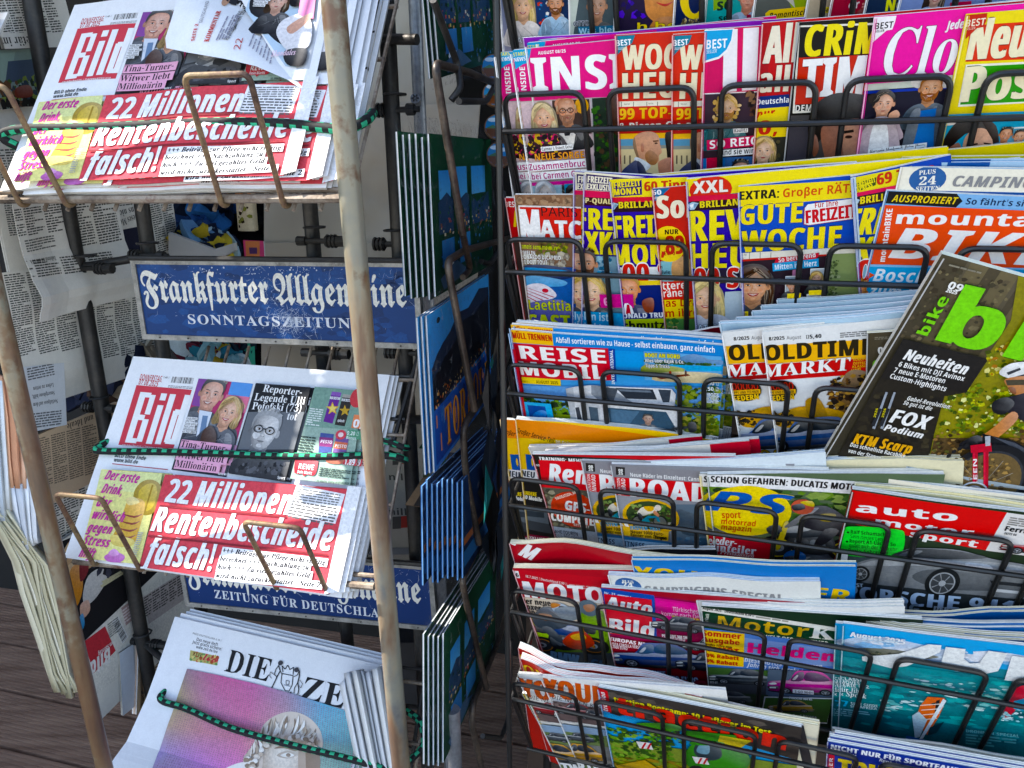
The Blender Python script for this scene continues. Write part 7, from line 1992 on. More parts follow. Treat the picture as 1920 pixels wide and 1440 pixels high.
# ---- row 3
def art_reise(a):
    a.lrect(0,0,a.W,a.H,'4a9ada','a8c8e0')
    a.poly([(-10,1236),(800,1290),(800,1340),(-4,1290)],'3a86cc'); a.poly([(-12,1236),(150,1247),(156,1296),(-4,1284)],'f4b81c')
    a.T('MÜLL TRENNEN',4,1268,150,1280,22,'X','c02818'); a.T('Abfall sortieren wie zu Hause - selbst einbauen, ganz einfach',165,1284,760,1322,20,'B','f4f6f8')
    a.poly([(-4,1286),(362,1306),(374,1426),(22,1418)],'d0202e'); a.T('REISE',36,1344,352,1362,48,'X','f6f2ee'); a.T('MOBIL',32,1404,352,1422,50,'X','f6f2ee')
    a.poly([(360,1306),(386,1308),(392,1430),(374,1428)],'2a4a98'); a.T('INTERNATIONAL',386,1440,378,1312,11,'B','f0f4f8')
    a.poly([(26,1412),(182,1422),(184,1446),(32,1436)],'f0cc20'); a.T('AUGUST 2025',92,1436,174,1440,11,'B','3a2a08'); a.T('3,99 €',38,1432,60,1433,6,'R','3a2a08')
    # lake picture
    a.poly([(494,1316),(786,1336),(786,1434),(498,1424)],'7ab0dc'); a.blob([(600,1350),(680,1326),(740,1346),(786,1350),(786,1366),(600,1362)],'6a90b8')
    a.specks([(498,1350),(700,1364),(780,1366),(498,1366)],['3a5a30','4a6a38','2a4a28'],60,9,3); a.poly([(498,1364),(786,1372),(786,1390),(560,1388)],'4aa8d8'); a.blob([(498,1366),(640,1378),(620,1400),(498,1410)],'9aa048')
    a.blob([(560,1396),(680,1392),(786,1402),(786,1434),(540,1426)],'d8c8a0'); a.poly([(540,1412),(660,1400),(670,1406),(560,1420)],'7a3a24'); a.el(594,1396,5,8,'b84828'); a.el(652,1398,4,12,'5a4038')
    a.T('BOOT AN BORD',500,1336,630,1342,15,'X','e0d828','444',.06); a.T('Alles über Kajak & Co.',500,1354,646,1360,13,'B','f4f4f0','345',.05); a.T('Tipps & Tricks',502,1372,592,1376,13,'B','f4f4f0','345',.05)
    # landscape and camper
    a.poly([(24,1440),(800,1450),(800,1740),(60,1740)],'7aa8dc'); a.specks([(30,1486),(230,1500),(230,1560),(44,1550)],['2c4a1e','48682a','6a8a34','1c2c16'],120,12,3)
    a.poly([(44,1540),(250,1552),(260,1600),(60,1590)],'8a9c40'); a.poly([(150,1590),(260,1580),(300,1700),(60,1700)],'3c4450'); a.specks([(160,1580),(240,1580),(250,1610),(150,1600)],['6a7a30','4a5a28'],30,9,8)
    a.specks([(620,1436),(780,1444),(770,1640),(620,1640)],['3a5a20','5a7a2c','2a401a','7a8a38','8a9a48'],220,13,5); a.poly([(600,1580),(780,1586),(776,1720),(600,1700)],'6c7a34'); a.specks([(620,1560),(770,1560),(770,1690),(620,1690)],['8a8a40','5a6a28','a09a50','4a5a24'],150,11,7)
    a.poly([(690,1650),(790,1620),(790,1730),(660,1730)],'2c3036')
    P = [(204,1450),(240,1442),(300,1436),(340,1440),(600,1450),(616,1470),(612,1510),(640,1600),(686,1650),(690,1690),(620,1760),(260,1760),(240,1640),(222,1530)]
    a.poly(P,'dcdee2'); a.poly([(204,1450),(232,1446),(250,1640),(270,1760),(244,1760),(220,1540)],'b4b8be')
    a.poly([(300,1436),(360,1440),(470,1510),(350,1510),(300,1470)],'8e949c'); a.poly([(340,1444),(400,1448),(380,1506),(350,1490)],'4a5058')
    a.poly([(392,1446),(530,1452),(546,1490),(430,1486)],'2c323a'); a.poly([(550,1452),(598,1454),(592,1500),(568,1500)],'3a424c'); a.poly([(400,1450),(520,1456),(526,1464),(406,1458)],'6a7480')
    a.poly([(240,1520),(254,1518),(266,1570),(250,1572)],'3a3e46'); a.poly([(276,1500),(330,1510),(340,1650),(300,1650)],'c8ccd2'); a.poly([(290,1516),(324,1520),(330,1576),(300,1580)],'4a5a68')
    a.poly([(362,1520),(580,1536),(612,1590),(610,1602),(372,1592)],'3c5468'); a.poly([(372,1526),(480,1534),(440,1586),(376,1584)],'56728a'); a.face(512,1560,34,'4a4440','b89888','short','2a3440'); a.poly([(366,1586),(612,1596),(620,1606),(370,1596)],'242a30')
    a.blob([(276,1580),(310,1570),(330,1590),(326,1620),(290,1616)],'2a2c30'); a.poly([(600,1590),(660,1584),(662,1592),(620,1600)],'30343a'); a.blob([(664,1572),(690,1570),(694,1600),(668,1606)],'26282c')
    a.blob([(366,1600),(620,1608),(680,1646),(560,1640),(400,1640)],'f0f2f4'); a.poly([(412,1616),(480,1622),(480,1627),(416,1622)],'4a5460'); a.poly([(524,1626),(588,1626),(590,1631),(526,1631)],'4a5460')
    a.blob([(372,1622),(420,1636),(430,1662),(390,1656)],'384858'); a.blob([(380,1630),(410,1638),(420,1652),(396,1650)],'c8d8e4'); a.blob([(620,1636),(660,1628),(670,1650),(630,1662)],'384858')
    a.poly([(446,1648),(610,1652),(606,1684),(480,1682)],'20262e'); a.poly([(450,1652),(606,1656),(606,1660),(452,1657)],'788490'); a.el(546,1666,22,8,'2a58a8'); a.T('Ford',532,1670,560,1671,9,'T','e8eef4')
    a.q(64,1612,176,1622,118,'38a8dc'); a.q(76,1564,142,1570,58,'1c4a98'); a.blob([(84,1540),(110,1524),(134,1530),(130,1550),(92,1552)],'4a8ad0'); a.T('CARAVAN SALON',84,1562,134,1566,6,'B','e0e8f4')
    a.T('Schon jetzt',80,1578,152,1584,15,'B','f0f6fa'); a.T('MODELLE',88,1594,150,1598,13,'X','d8e040'); a.T('2026',92,1612,150,1616,18,'X','d8e040')
    a.barcode(733,1670,786,1680,56,4); a.T('5,50 €',720,1448,776,1450,14,'B','e8f0f8'); a.lines(730,1456,776,1458,40,8,'dfe8f4')
    a.lrect(0,.02,.005,a.H,'b81c28')
mr,sr = mag(3,'motorhome magazine with red title box lying across the left of the fourth row',(-8,1236),(796,1296),art_reise,W=None,bg='4a9ada',spine='b81c28',t=.004,bend=[0,.001,.0,-.001,0])
pile(mr,sr,4,.0046,'motorhome magazine copy behind the front one, only its page edge showing','motorhome magazines',du=.002,jit=.004,seed=4)
mag(3,'maroon magazine arched above the motorhome magazine pile',(70,1222),(760,1250),lambda a: (a.lrect(0,0,a.W,a.H,'7a1420'),a.lrect(.05,.006,a.W,.02,'a81838')),depth=.030,W=.20,bg='7a1420',spine='7a1420',bend=[-.008,.006,.010,.004,-.012],pages=PAGER)
def art_old(d=0):
    def f(a):
        a.o = (960 + d,0,2)
        a.lrect(0,0,a.W,a.H,'e8e8e6','d0d8e0')
        a.T('8/2025',964,1277,1022,1273,13,'X','2a2a2a'); a.T('August',1030,1273,1084,1270,13,'R','2a2a2a'); a.T('€5,40',1104,1270,1160,1266,14,'X','2a2a2a'); a.lines(1230,1246,1330,1238,22,3,'777')
        a.poly([(928,1298),(1400,1268),(1400,1338),(924,1366)],'f4b414'); a.T('OLDTIMER',950,1352,1420,1324,58,'X','2c2414')
        a.poly([(924,1368),(1400,1338),(1400,1396),(914,1430)],'cc2020'); a.T('MARKT',938,1414,1264,1386,46,'K','f6f2ee','5a0c0c',.03,.12)
        for i,tx in enumerate(('EUROPAS','ZEITSCHRIFT','KLASSIK','UND')): a.T(tx,1280 - 2 * i,1352 + 14 * i - i,1280 + (60,92,56,28)[i],1347 + 14 * i - i,9,'B','f0c018')
        a.blob([(1250,1400),(1330,1392),(1360,1440),(1340,1600),(1240,1600),(1210,1540)],'8a6a44'); a.specks([(1200,1410),(1330,1404),(1310,1590),(1180,1590)],['6a4a2c','a8844c','3a2a20','c8a060','241c18'],130,14,6)
        a.blob([(980,1560),(1020,1540),(1100,1520),(1240,1540),(1250,1590),(1080,1600),(1000,1596)],'d8a020'); a.blob([(1100,1500),(1150,1490),(1180,1560),(1120,1570)],'b88a28'); a.specks([(960,1540),(1050,1530),(1050,1590),(960,1590)],['1c1a18','4a3a20','2c2820'],40,10,3)
        a.el(1006,1462,62,40,'1e1812'); a.el(1006,1450,52,24,'3a1814'); 
        for i in range(5): a.el(966 + 20 * i,1446 - i,9,15,'c8382c'); a.el(966 + 20 * i,1446 - i,5,11,'3a1814')
        a.q(950,1476,1064,1470,16,'e8b018'); a.T('TIPPS UND TECHNIK',956,1473,1058,1467,9,'B','2c2010'); a.T('FEDERN',966,1500,1058,1492,20,'X','f0c018')
        a.poly([(904,1626),(1240,1600),(1240,1760),(880,1760)],'d8dee6'); a.car(908,1690,1330,1660,110,'2c5a9c','1c2630')
        a.car(1200,1680,1440,1660,60,'5a6670')
        for i in range(2): a.el(950 + 28 * i,1604 - 2 * i + 0,11,11,'8a929c'); a.el(950 + 28 * i,1604 - 2 * i,7,7,'e4e8ec')
        a.poly([(896,1700),(1300,1680),(1300,1800),(880,1800)],'7a98b8'); a.blob([(890,1700),(1000,1690),(1060,1714),(960,1730)],'1c2026')
        a.T('AUTOS UND',918,1738,1330,1726,54,'K','d8a818','2c2010',.04); a.T('KULT',1060,1790,1260,1784,46,'K','d8a818','2c2010',.04)
    return f
mo2,so2 = mag(3,'vintage car magazine, left copy half hidden by its twin',(786,1248),(1180,1222),art_old(-66),tilt=.07,depth=.0085,bg='e8e8e6',spine='d89018',group='vintage car magazines')
mo,so = mag(3,'vintage car magazine with yellow title band, front copy',(936,1246),(1340,1220),art_old(),tilt=.07,bg='e8e8e6',spine='d89018',group='vintage car magazines')
wav,swv = mag(3,'blue and cream page block in waves behind the vintage car magazines, front copy',(776,1226),(1480,1160),lambda a: a.lrect(0,0,a.W,a.H,'b8d0e0'),depth=.0185,W=.235,bend=[-.004,.002,.005,.003,-.001],bg='a8c4d8',pages=PAGEB,t=.007,spine='d8d8c8')
for i in range(4): dup(wav,-swv.N * (.0078 * (i + 1)) + swv.X * (.014,.028,.036,.05)[i],('blue and cream page block in waves behind the vintage car magazines, second copy','blue and cream page block in waves behind the vintage car magazines, third copy','blue and cream page block in waves behind the vintage car magazines, fourth copy','blue and cream page block in waves behind the vintage car magazines, hindmost copy')[i],'wavy page blocks in the fourth row')
wav['group'] = 'wavy page blocks in the fourth row'
def art_bike(full=True,d=(0,0)):
    def f(a):
        a.lrect(0,0,a.W,a.H,'4c4434','2c2a22')
        for u in (.02,.05,.085,.125,.16): a.lrect(u,0,u + .012,.12,'5c5444','3a3428')
        if not full:
            a.T('09',1374,1328,1414,1324,26,'X','f2f0ea'); a.T('2025',1374,1344,1412,1341,12,'B','f2f0ea'); a.T('bike',1372,1466,1384,1350,38,'X','7ac81c'); a.lines(1360,1262,1500,1256,12,2,'8a8474')
            return
        W,H = a.W,a.H
        sp = a.specks
        for u0 in (.1,.2,.3,.4,.52,.64): a.lrect(W * u0,0,W * (u0 + .06),H * .42,'6a6048','4a4230')
        sp([(1600,990),(1900,1060),(1700,1330),(1450,1260)],['5c5240','3c3426','746a50','464030'],170,13,5)
        a.photo = True
        a.poly([(1797,1311),(1870,1200),(1900,1020),(2100,1060),(2100,1840),(1540,1840),(1583,1623),(1625,1470),(1699,1464),(1778,1342)],'8a8438')
        a.poly([(1583,1640),(2100,1640),(2100,1840),(1540,1840)],'5a4830'); a.photo = False
        sp([(1780,1320),(2050,1200),(2050,1420),(1780,1420)],['c8bc48','a89c30','7a8428','e0d890','4a5420','b07a38'],150,12,2); sp([(1640,1440),(1960,1440),(1960,1620),(1600,1620)],['c4c438','9aa830','68842a','e4e4a0','56661f','3c4c1c','8a9a30'],300,11,3); sp([(1590,1600),(1960,1610),(1960,1810),(1560,1810)],['6a5034','4e3a24','8a6c46','34281a','a08458','5c5a30'],260,10,4)
        a.poly([(1380,1410),(1698,1466),(1620,1480),(1575,1640),(1530,1840),(1150,1840)],'27231c'); sp([(1380,1440),(1620,1490),(1500,1800),(1200,1790)],['322d22','1e1b16','3c3628'],80,18,6)
        a.T('09',1630,1074,1680,1074 + 14,28,'X','f4f2ec'); a.T('2025',1624,1088,1664,1098,14,'X','f4f2ec'); a.lines(1640,982,1910,1050,12,1,'8a8474')
        a.T('bike',1556,1252,1640,1112,40,'X','7ad01c','1c2010',.03)
        b0 = (1600,1262)
        a.T('bike',1592,1268,2420,1470,214,'X','78d41a','20300c',.012)
        a.poly([(1466,1262),(1776,1336),(1779,1344),(1724,1428),(1700,1464),(1380,1408)],'211e1b')
        a.T('Neuheiten',1464,1338,1696,1396,42,'J','f4f2ee'); a.T('6 Bikes mit DJI Avinox',1446,1364,1690,1420,19,'B','f4f2ee'); a.T('7 neue E-Motoren',1428,1386,1618,1428,19,'B','f4f2ee'); a.T('Custom-Highlights',1414,1408,1622,1458,19,'B','f4f2ee')
        for x in (1360,1390): a.poly([(x + 40,1460),(x + 48,1462),(x,1600),(x - 10,1596)],'9aa0a8'); a.poly([(x + 14,1520),(x + 26,1524),(x - 2,1590),(x - 14,1584)],'26282c'); a.T('2026',x + 2,1556,x + 12,1522,8,'B','d8c820')
        a.T('Gabel-Revolution:',1478,1490,1640,1524,16,'I','f0eee8'); a.T('So gut ist die',1464,1506,1570,1530,16,'I','f0eee8')
        a.T('FOX',1412,1572,1556,1602,52,'J','f4f2ee'); a.T('Podium',1392,1602,1534,1634,24,'J','f4f2ee')
        a.T('KTM Scarp',1276,1650,1490,1690,38,'J','e8a820','1c1810',.03); a.T('Das schnellste Racebike',1266,1662,1470,1706,15,'B','f0eee8'); a.T('von der Stange?',1258,1684,1386,1714,15,'B','f0eee8')
        a.T('Fünf 3000er',1230,1742,1410,1762,34,'J','c8d8f0','1c2430',.03); a.T('Alpine Supertouren',1220,1758,1400,1776,16,'B','e8eef4'); a.T('im Wallis',1212,1774,1300,1790,16,'B','e8eef4')
        # rider and bicycle
        a.photo = True
        a.blob([(1826,1392),(1840,1364),(1890,1346),(1980,1350),(2000,1400),(1900,1412)],'f0efec'); a.poly([(1850,1384),(1900,1366),(1904,1374),(1856,1394)],'3a3c40'); a.poly([(1880,1400),(1930,1386),(1932,1394),(1884,1408)],'3a3c40')
        a.blob([(1846,1408),(1940,1400),(1940,1460),(1880,1466),(1856,1440)],'c48a62'); a.poly([(1846,1412),(1930,1410),(1928,1430),(1852,1432)],'4a4436'); a.blob([(1856,1440),(1880,1440),(1886,1462),(1868,1460)],'8a5a40')
        a.blob([(1880,1470),(2040,1450),(2060,1620),(1940,1580),(1870,1540),(1800,1500)],'24222a'); a.blob([(1800,1494),(1850,1476),(1880,1500),(1840,1540),(1800,1530)],'1a1a1e')
        a.blob([(1870,1530),(1890,1560),(1800,1640),(1740,1650),(1738,1636),(1800,1590)],'c88a5e'); a.blob([(1690,1640),(1740,1618),(1770,1640),(1740,1668),(1690,1670),(1672,1656)],'1a1a1e')
        a.poly([(1760,1612),(1880,1640),(2060,1740),(2050,1790),(1860,1720),(1760,1660)],'191b1f'); a.poly([(1800,1624),(1880,1646),(2000,1712),(1990,1720),(1870,1660)],'4a4e56'); a.T('orbea',1850,1682,1940,1732,26,'J','d8dce0'); a.poly([(1818,1660),(1850,1672),(1846,1686),(1816,1674)],'d8a020')
        cx,cy = 1752,1806
        for k in range(40): t = k * .157; a.el(cx + 166 * math.cos(t),cy + 160 * math.sin(t),9,9,'1e1f22',6)
        for rr,c in ((164,'1c1d20'),(140,'34363a'),(132,'6e5c40')): a.el(cx,cy,rr,rr * .97,c,44)
        sp([(1650,1700),(1860,1700),(1860,1880),(1650,1880)],['8a7048','4a3a26','a88a5c','5c4a30'],130,10,3)
        for t in range(14): a.poly([(cx,cy),(cx + 132 * math.cos(t * .45),cy + 128 * math.sin(t * .45)),(cx + 132 * math.cos(t * .45 + .012),cy + 128 * math.sin(t * .45 + .012))],'a8a49c')
        for dx in (0,40): a.poly([(1722 + dx,1660),(1742 + dx,1656),(1740 + dx,1830),(1722 + dx,1832)],'b82434'); a.poly([(1724 + dx,1660),(1730 + dx,1659),(1730 + dx,1830),(1724 + dx,1831)],'e0606c')
        a.poly([(1714,1650),(1790,1640),(1794,1672),(1716,1678)],'c82c3c'); a.poly([(1768,1616),(1788,1614),(1788,1650),(1770,1652)],'b8bcc2'); a.T('LEEN',1740,1800,1738,1700,14,'B','f0e8e8')
        for rr,c in ((52,'d8dce4'),(44,'6e5c40'),(30,'d0d4dc'),(23,'6e5c40')): a.el(1728,1818,rr,rr * .62,c,20)
        a.photo = False
    return f
mag(3,'dark bicycle magazine standing upright behind the tilted copy',(1330,1250),(1620,1240),art_bike(False),tilt=.05,bg='4c4434',spine='e8e6dc',t=.004,depth=.0058,group='dark bicycle magazines',pages=PAGEY)
mbk,sbk = mag(3,'dark bicycle magazine tilted to the right with big green title',(1612,952),(2010,1064),art_bike(True),W=.225,H=.30,depth=-.010,bg='4c4434',spine='dcd8cc',t=.008,group='dark bicycle magazines',pages=('e4e8d0','d4dcc0','eef0dc'),tb=.10)
# ---- row 4 (read off the lower right quarter)
def art_promo(d=0):
    def f(a):
        a.o = (960 + d,720,2)
        a.lrect(0,0,a.W,a.H,'f4c41a')
        a.poly([(8,130),(700,230),(700,262),(8,200)],'f08a1c'); a.T('Großer Service-Teil:',16,182,158,222,18,'B','3a1c08'); a.T('30 Seiten Neuheiten',162,226,330,252,16,'B','f8e8d0')
        a.T('www.promobil.de',34,318,20,206,13,'J','c83018'); a.T('promobil',60,320,420,350,74,'X','2458a8')
        a.poly([(16,316),(180,330),(180,430),(16,380)],'e8e8ea'); a.T('NEU',36,344,84,352,22,'X','3a4048')
        a.poly([(4,350),(400,372),(400,640),(30,700)],'1e1c1c'); a.T('ANDERE',42,413,92,420,14,'X','e8c81c'); a.T('30 Mobile',42,428,112,440,14,'X','f0eeea')
        a.poly([(36,462),(130,474),(140,530),(44,510)],'6a7278'); a.poly([(40,470),(120,480),(122,500),(44,492)],'3a4248'); a.poly([(44,505),(140,524),(150,560),(50,540)],'44484c')
        a.q(52,580,140,592,20,'8a1838'); a.T('EXKLUSIV',58,578,130,588,11,'B','f0e8e8'); a.T('Alle',50,618,126,628,34,'X','f0f0f2'); a.T('Teil-Tests',76,630,130,638,10,'B','d0d0d4')
    return f
mp2,_ = mag(4,'yellow motorhome magazine at the left edge, copy behind',(-46,132),(600,222),art_promo(-28),depth=.0435,tilt=.07,bg='f4c41a',spine='f08a1c',bend=[0,-.004,-.004,0],group='yellow motorhome magazines')
mp,sp_ = mag(4,'yellow motorhome magazine at the left edge, front copy',(12,132),(680,236),art_promo(),bg='f4c41a',spine='f08a1c',depth=.038,tilt=.07,bend=[0,-.004,-.005,0],group='yellow motorhome magazines',t=.006)
def art_renn(a):
    a.lrect(0,0,a.W,a.H,'c81e24')
    a.poly([(70,264),(500,284),(500,300),(100,284)],'26201c'); a.T('TRAINING: MEHR WATT',102,286,330,298,13,'X','f2f0ec')
    a.poly([(72,264),(100,268),(116,380),(90,380)],'201c18'); a.T('RennRad',106,378,92,316,18,'I','f2f0ec'); a.T('8 2025',82,306,104,308,7,'B','f2f0ec')
    a.poly([(100,284),(500,302),(500,420),(116,394)],'e02028'); a.T('RennRad',142,364,500,396,66,'J','f4f2f0')
    a.poly([(90,384),(500,416),(500,700),(120,640)],'5a5448'); a.specks([(96,390),(280,410),(280,620),(126,620)],['7a7460','3c382e','8a8468','4a4a34','98907a'],190,13,5)
    a.el(232,470,84,66,'d04028'); a.T('NAVIGATION, AKKU',168,432,256,404,11,'B','f4e8d8'); a.T('GPS-',200,468,290,484,34,'X','f2f0ec'); a.T('COMPUTER',150,508,330,532,32,'X','f2f0ec','6a1410',.04); a.T('GETESTET',232,528,290,538,9,'B','f4e0d0')
    a.q(150,582,420,620,52,'c8ccd0'); a.T('NAHE TOUREN',152,554,248,566,13,'B','2a2e34'); a.T('Alpen, Mittelgebirge',152,565,280,582,11,'R','3a3e44'); a.T('Höhenmeter & Tipps',152,576,280,592,11,'R','3a3e44')
    a.q(156,626,420,664,42,'9a2028'); a.T('Ernährung, Training',160,596,280,612,10,'R','d89090'); a.T('PÄSSE & RADMARATHON',160,610,340,636,14,'B','f0e4e0'); a.T('Schönste Strecken',162,622,270,638,10,'R','d89090')
    a.specks([(126,560),(150,560),(160,630),(136,630)],['5a3028','3a2420','7a6a58'],40,10,8)
mag(4,'red cycling magazine with dark spine and navigation test circle',(74,264),(480,290),art_renn,tilt=.07,bg='c81e24',spine='26201c',t=.005)
def art_road(d=(0,0)):
    def f(a):
        a.o = (960 + d[0] / 2,720 + d[1] / 2,2)
        a.lrect(0,0,a.W,a.H,'8a8c92')
        a.poly([(368,300),(760,330),(760,372),(374,348)],'8a888c'); a.q(390,340,424,343,30,'26221f'); a.T('08',400,328,416,329,10,'X','f0eee8'); a.T('25',400,339,416,340,10,'X','f0eee8'); a.T('Neue Räder im Einzeltest: Cannondale',444,346,760,368,14,'B','f4f2f0')
        a.poly([(374,348),(760,372),(760,448),(382,414)],'d82428'); a.T('FASZINATION',412,440,404,352,11,'B','f0d8d4'); a.T('RENNRAD',430,436,424,354,15,'B','f0e4e0')
        a.T('ROADBIKE',448,424,1000,470,72,'X','f4f2f0')
        a.poly([(380,414),(760,446),(760,560),(390,560)],'96989e'); a.poly([(600,450),(760,450),(760,760),(600,760)],'6a7a88'); a.blob([(620,470),(700,490),(760,470),(760,560),(640,560)],'4a5a68'); a.specks([(600,560),(720,560),(720,740),(600,740)],['5a7890','7a98ac','48687e'],40,16,4)
        a.el(520,496,106,66,'f0b81c'); a.el(520,492,92,54,'3a4a2c'); a.specks([(450,450),(590,456),(590,500),(450,496)],['5a7a3c','2a3820','8aa060','4a3c2c'],80,9,5); a.poly([(440,512),(600,516),(580,534),(460,530)],'9a9c98')
        for x in (478,556): a.el(x,516,28,26,'1c1c1e'); a.el(x,516,24,22,'6a6c64')
        a.poly([(478,514),(510,490),(550,492),(556,514),(546,512),(540,498),(512,500),(520,518)],'2a8aa0'); a.blob([(470,480),(490,458),(530,456),(544,474),(520,482),(490,490)],'e8e0d0'); a.blob([(494,456),(530,456),(530,470),(510,474)],'e8b020'); a.blob([(474,478),(490,490),(486,510),(474,500)],'1c1e24'); a.el(548,460,12,11,'e8dcd0'); a.blob([(536,470),(552,486),(548,494),(530,480)],'d09070')
        a.poly([(388,506),(420,510),(450,530),(430,560),(390,548)],'e8b020')
        for x in (400,420): a.poly([(x,516),(x + 14,520),(x + 24,538),(x + 10,556),(x - 2,552),(x + 8,536)],'f6f4f0')
        a.q(396,560,586,584,34,'f0b81c'); a.T('ERSTER TEST',446,540,558,546,12,'X','2a90c0','f8f0d0',.05); a.T('Neuer 1000-Euro-',446,554,570,564,12,'B','3a2a0c'); a.T('Renner von Canyon',446,566,580,578,12,'B','3a2a0c')
        a.poly([(392,562),(604,590),(604,780),(400,780)],'4a7aa0'); a.q(404,680,590,700,104,'b8d8ea'); a.T('FITNESS',412,600,498,610,18,'B','2c3c58'); a.T('Garantiert gute Beine',413,612,548,626,11,'R','3c4c64'); a.T('zum Saisonhöhepunkt',413,624,546,638,11,'R','3c4c64'); a.T('TPU-Schläuche',416,644,570,656,17,'B','1c3a68'); a.poly([(413,626),(480,632),(480,634),(413,628)],'5a7a9c')
        a.T('Canyon',536,574,580,578,12,'X','2a1a08')
    return f
mrd2,srd2 = mag(4,'grey and red road bike magazine, left copy behind its twin',(260,286),(520,306),art_road((-112,-14)),tilt=.08,depth=.0075,bg='96989e',spine='d82428',t=.005,group='grey and red road bike magazines')
mrd,srd = mag(4,'grey and red road bike magazine with yellow oval, front copy',(370,300),(690,326),art_road(),tilt=.07,bg='96989e',spine='d82428',t=.005,group='grey and red road bike magazines')
for i,(tl,tr,lb) in enumerate((((120,254),(905,262),'cream page block behind the road bike magazines, lowest'),((170,246),(905,252),'cream page block behind the road bike magazines, middle one with red corner'),((60,236),(690,238),'cream page block behind the road bike magazines, topmost'))):
    mag(4,lb,tl,tr,lambda a: (a.lrect(0,0,a.W,a.H,'e8e4dc'),a.lrect(a.W * .82,0,a.W,.02,'c82838')),depth=.0226 + .005 * i,tilt=.07,W=(.215,.21,.19)[i],bend=[0,.002,.004,.0,-.003],bg='e8e4dc',t=.0046,spine='d8d4c8',group='page blocks behind the road bike magazines',pages=PAGE)
for i,(tl,tr,lb) in enumerate((((380,290),(1098,300),'white page block just behind the road bike magazine'),((480,300),(1225,322),'white page block between the road bike and motorcycle magazines'))):
    mag(4,lb,tl,tr,lambda a: a.lrect(0,0,a.W,a.H,'dce4e8'),depth=.0122 + .0052 * i,tilt=.07,W=.205,bend=[0,.002,.003,.001,-.002],bg='dce4e8',t=.0046,spine='d8d4c8',pages=PAGEB,group='page blocks behind the road bike magazines')
def art_ps(d=0):
    def f(a):
        a.o = (960 + d,720,2)
        a.lrect(0,0,a.W,a.H,'5a6a50')
        a.specks([(740,380),(1300,420),(1300,560),(730,560)],['3c5a28','6a8a3c','24381c','8aa05a','4a6a38'],200,24,5,1.6)
        a.poly([(700,420),(960,600),(1300,620),(1300,760),(690,760)],'5c6068'); a.poly([(690,640),(940,640),(1000,760),(680,760)],'4a7a28'); a.blob([(900,660),(1000,640),(1060,700),(900,730)],'7a9a3a')
        a.poly([(726,334),(1420,372),(1420,420),(730,382)],'f2f0ee'); a.T('SCHON GEFAHREN: DUCATIS MOTOCROSSER',746,366,1440,408,23,'X','1c1a1a')
        a.el(880,476,166,94,'f6d81c',30); a.T('PS',730,470,1032,490,74,'J','1c5cb4','f6d81c',.02,.12)
        a.T('sport',788,500,858,500,24,'B','d84a18'); a.T('motorrad',784,521,912,531,20,'B','d84a18'); a.T('magazin',784,542,896,552,20,'B','d84a18')
        a.moto(918,650,1330,664,214,'20262c','2c2a30','c87060','d8c040')
        a.poly([(724,556),(980,590),(980,652),(716,632)],'c8202c'); a.T('Leder-',736,590,840,604,28,'K','f4f0ee'); a.T('Einteiler',734,616,912,634,28,'K','f4f0ee'); a.T('Alle Preisklassen',732,624,906,646,14,'T','f4e4e0'); a.T('Alle Preisklassen',732,624,906,646,14,'T','f4e4e0')
        a.q(720,676,832,690,36,'2468b0'); a.T('Premieren',728,664,834,676,20,'I','e8f0f8'); a.T('CB 1300 R',770,690,876,696,15,'X','2a2a30')
        a.moto(920,760,1330,744,120,'1c4a9c','24303c','2a68b0','3a78c0')
    return f
mag(4,'yellow spotted motorcycle magazine, copy behind with its left strip showing',(702,336),(1180,362),art_ps(-13),depth=.0095,tilt=.09,bg='f0d020',spine='f0d020',t=.005,group='motorcycle magazines with yellow oval')
mps,sps = mag(4,'motorcycle magazine with yellow oval and blue two letter title',(730,340),(1300,372),art_ps(),bg='5a6a50',spine='f0d020',t=.005,tilt=.09,bend=[0,-.001,0,.002],group='motorcycle magazines with yellow oval')
ylw,sy = mag(4,'thick yellowish page block rising to the right above the motorcycle magazine',(745,328),(1590,330),lambda a: a.lrect(0,0,a.W,a.H,'e8e0c0'),depth=.0155,tilt=.09,W=.222,bend=[.001,-.002,-.005,-.002,.006],bg='e8e0c0',t=.010,pages=PAGEY,spine='d8d0b0')
dup(ylw,-sy.N * .0095 + sy.X * .016 + sy.Y * .002,'page block at the back above the motorcycle magazine, ends at the bicycle wheel','page blocks above the motorcycle magazine')
ylw['group'] = 'page blocks above the motorcycle magazine'
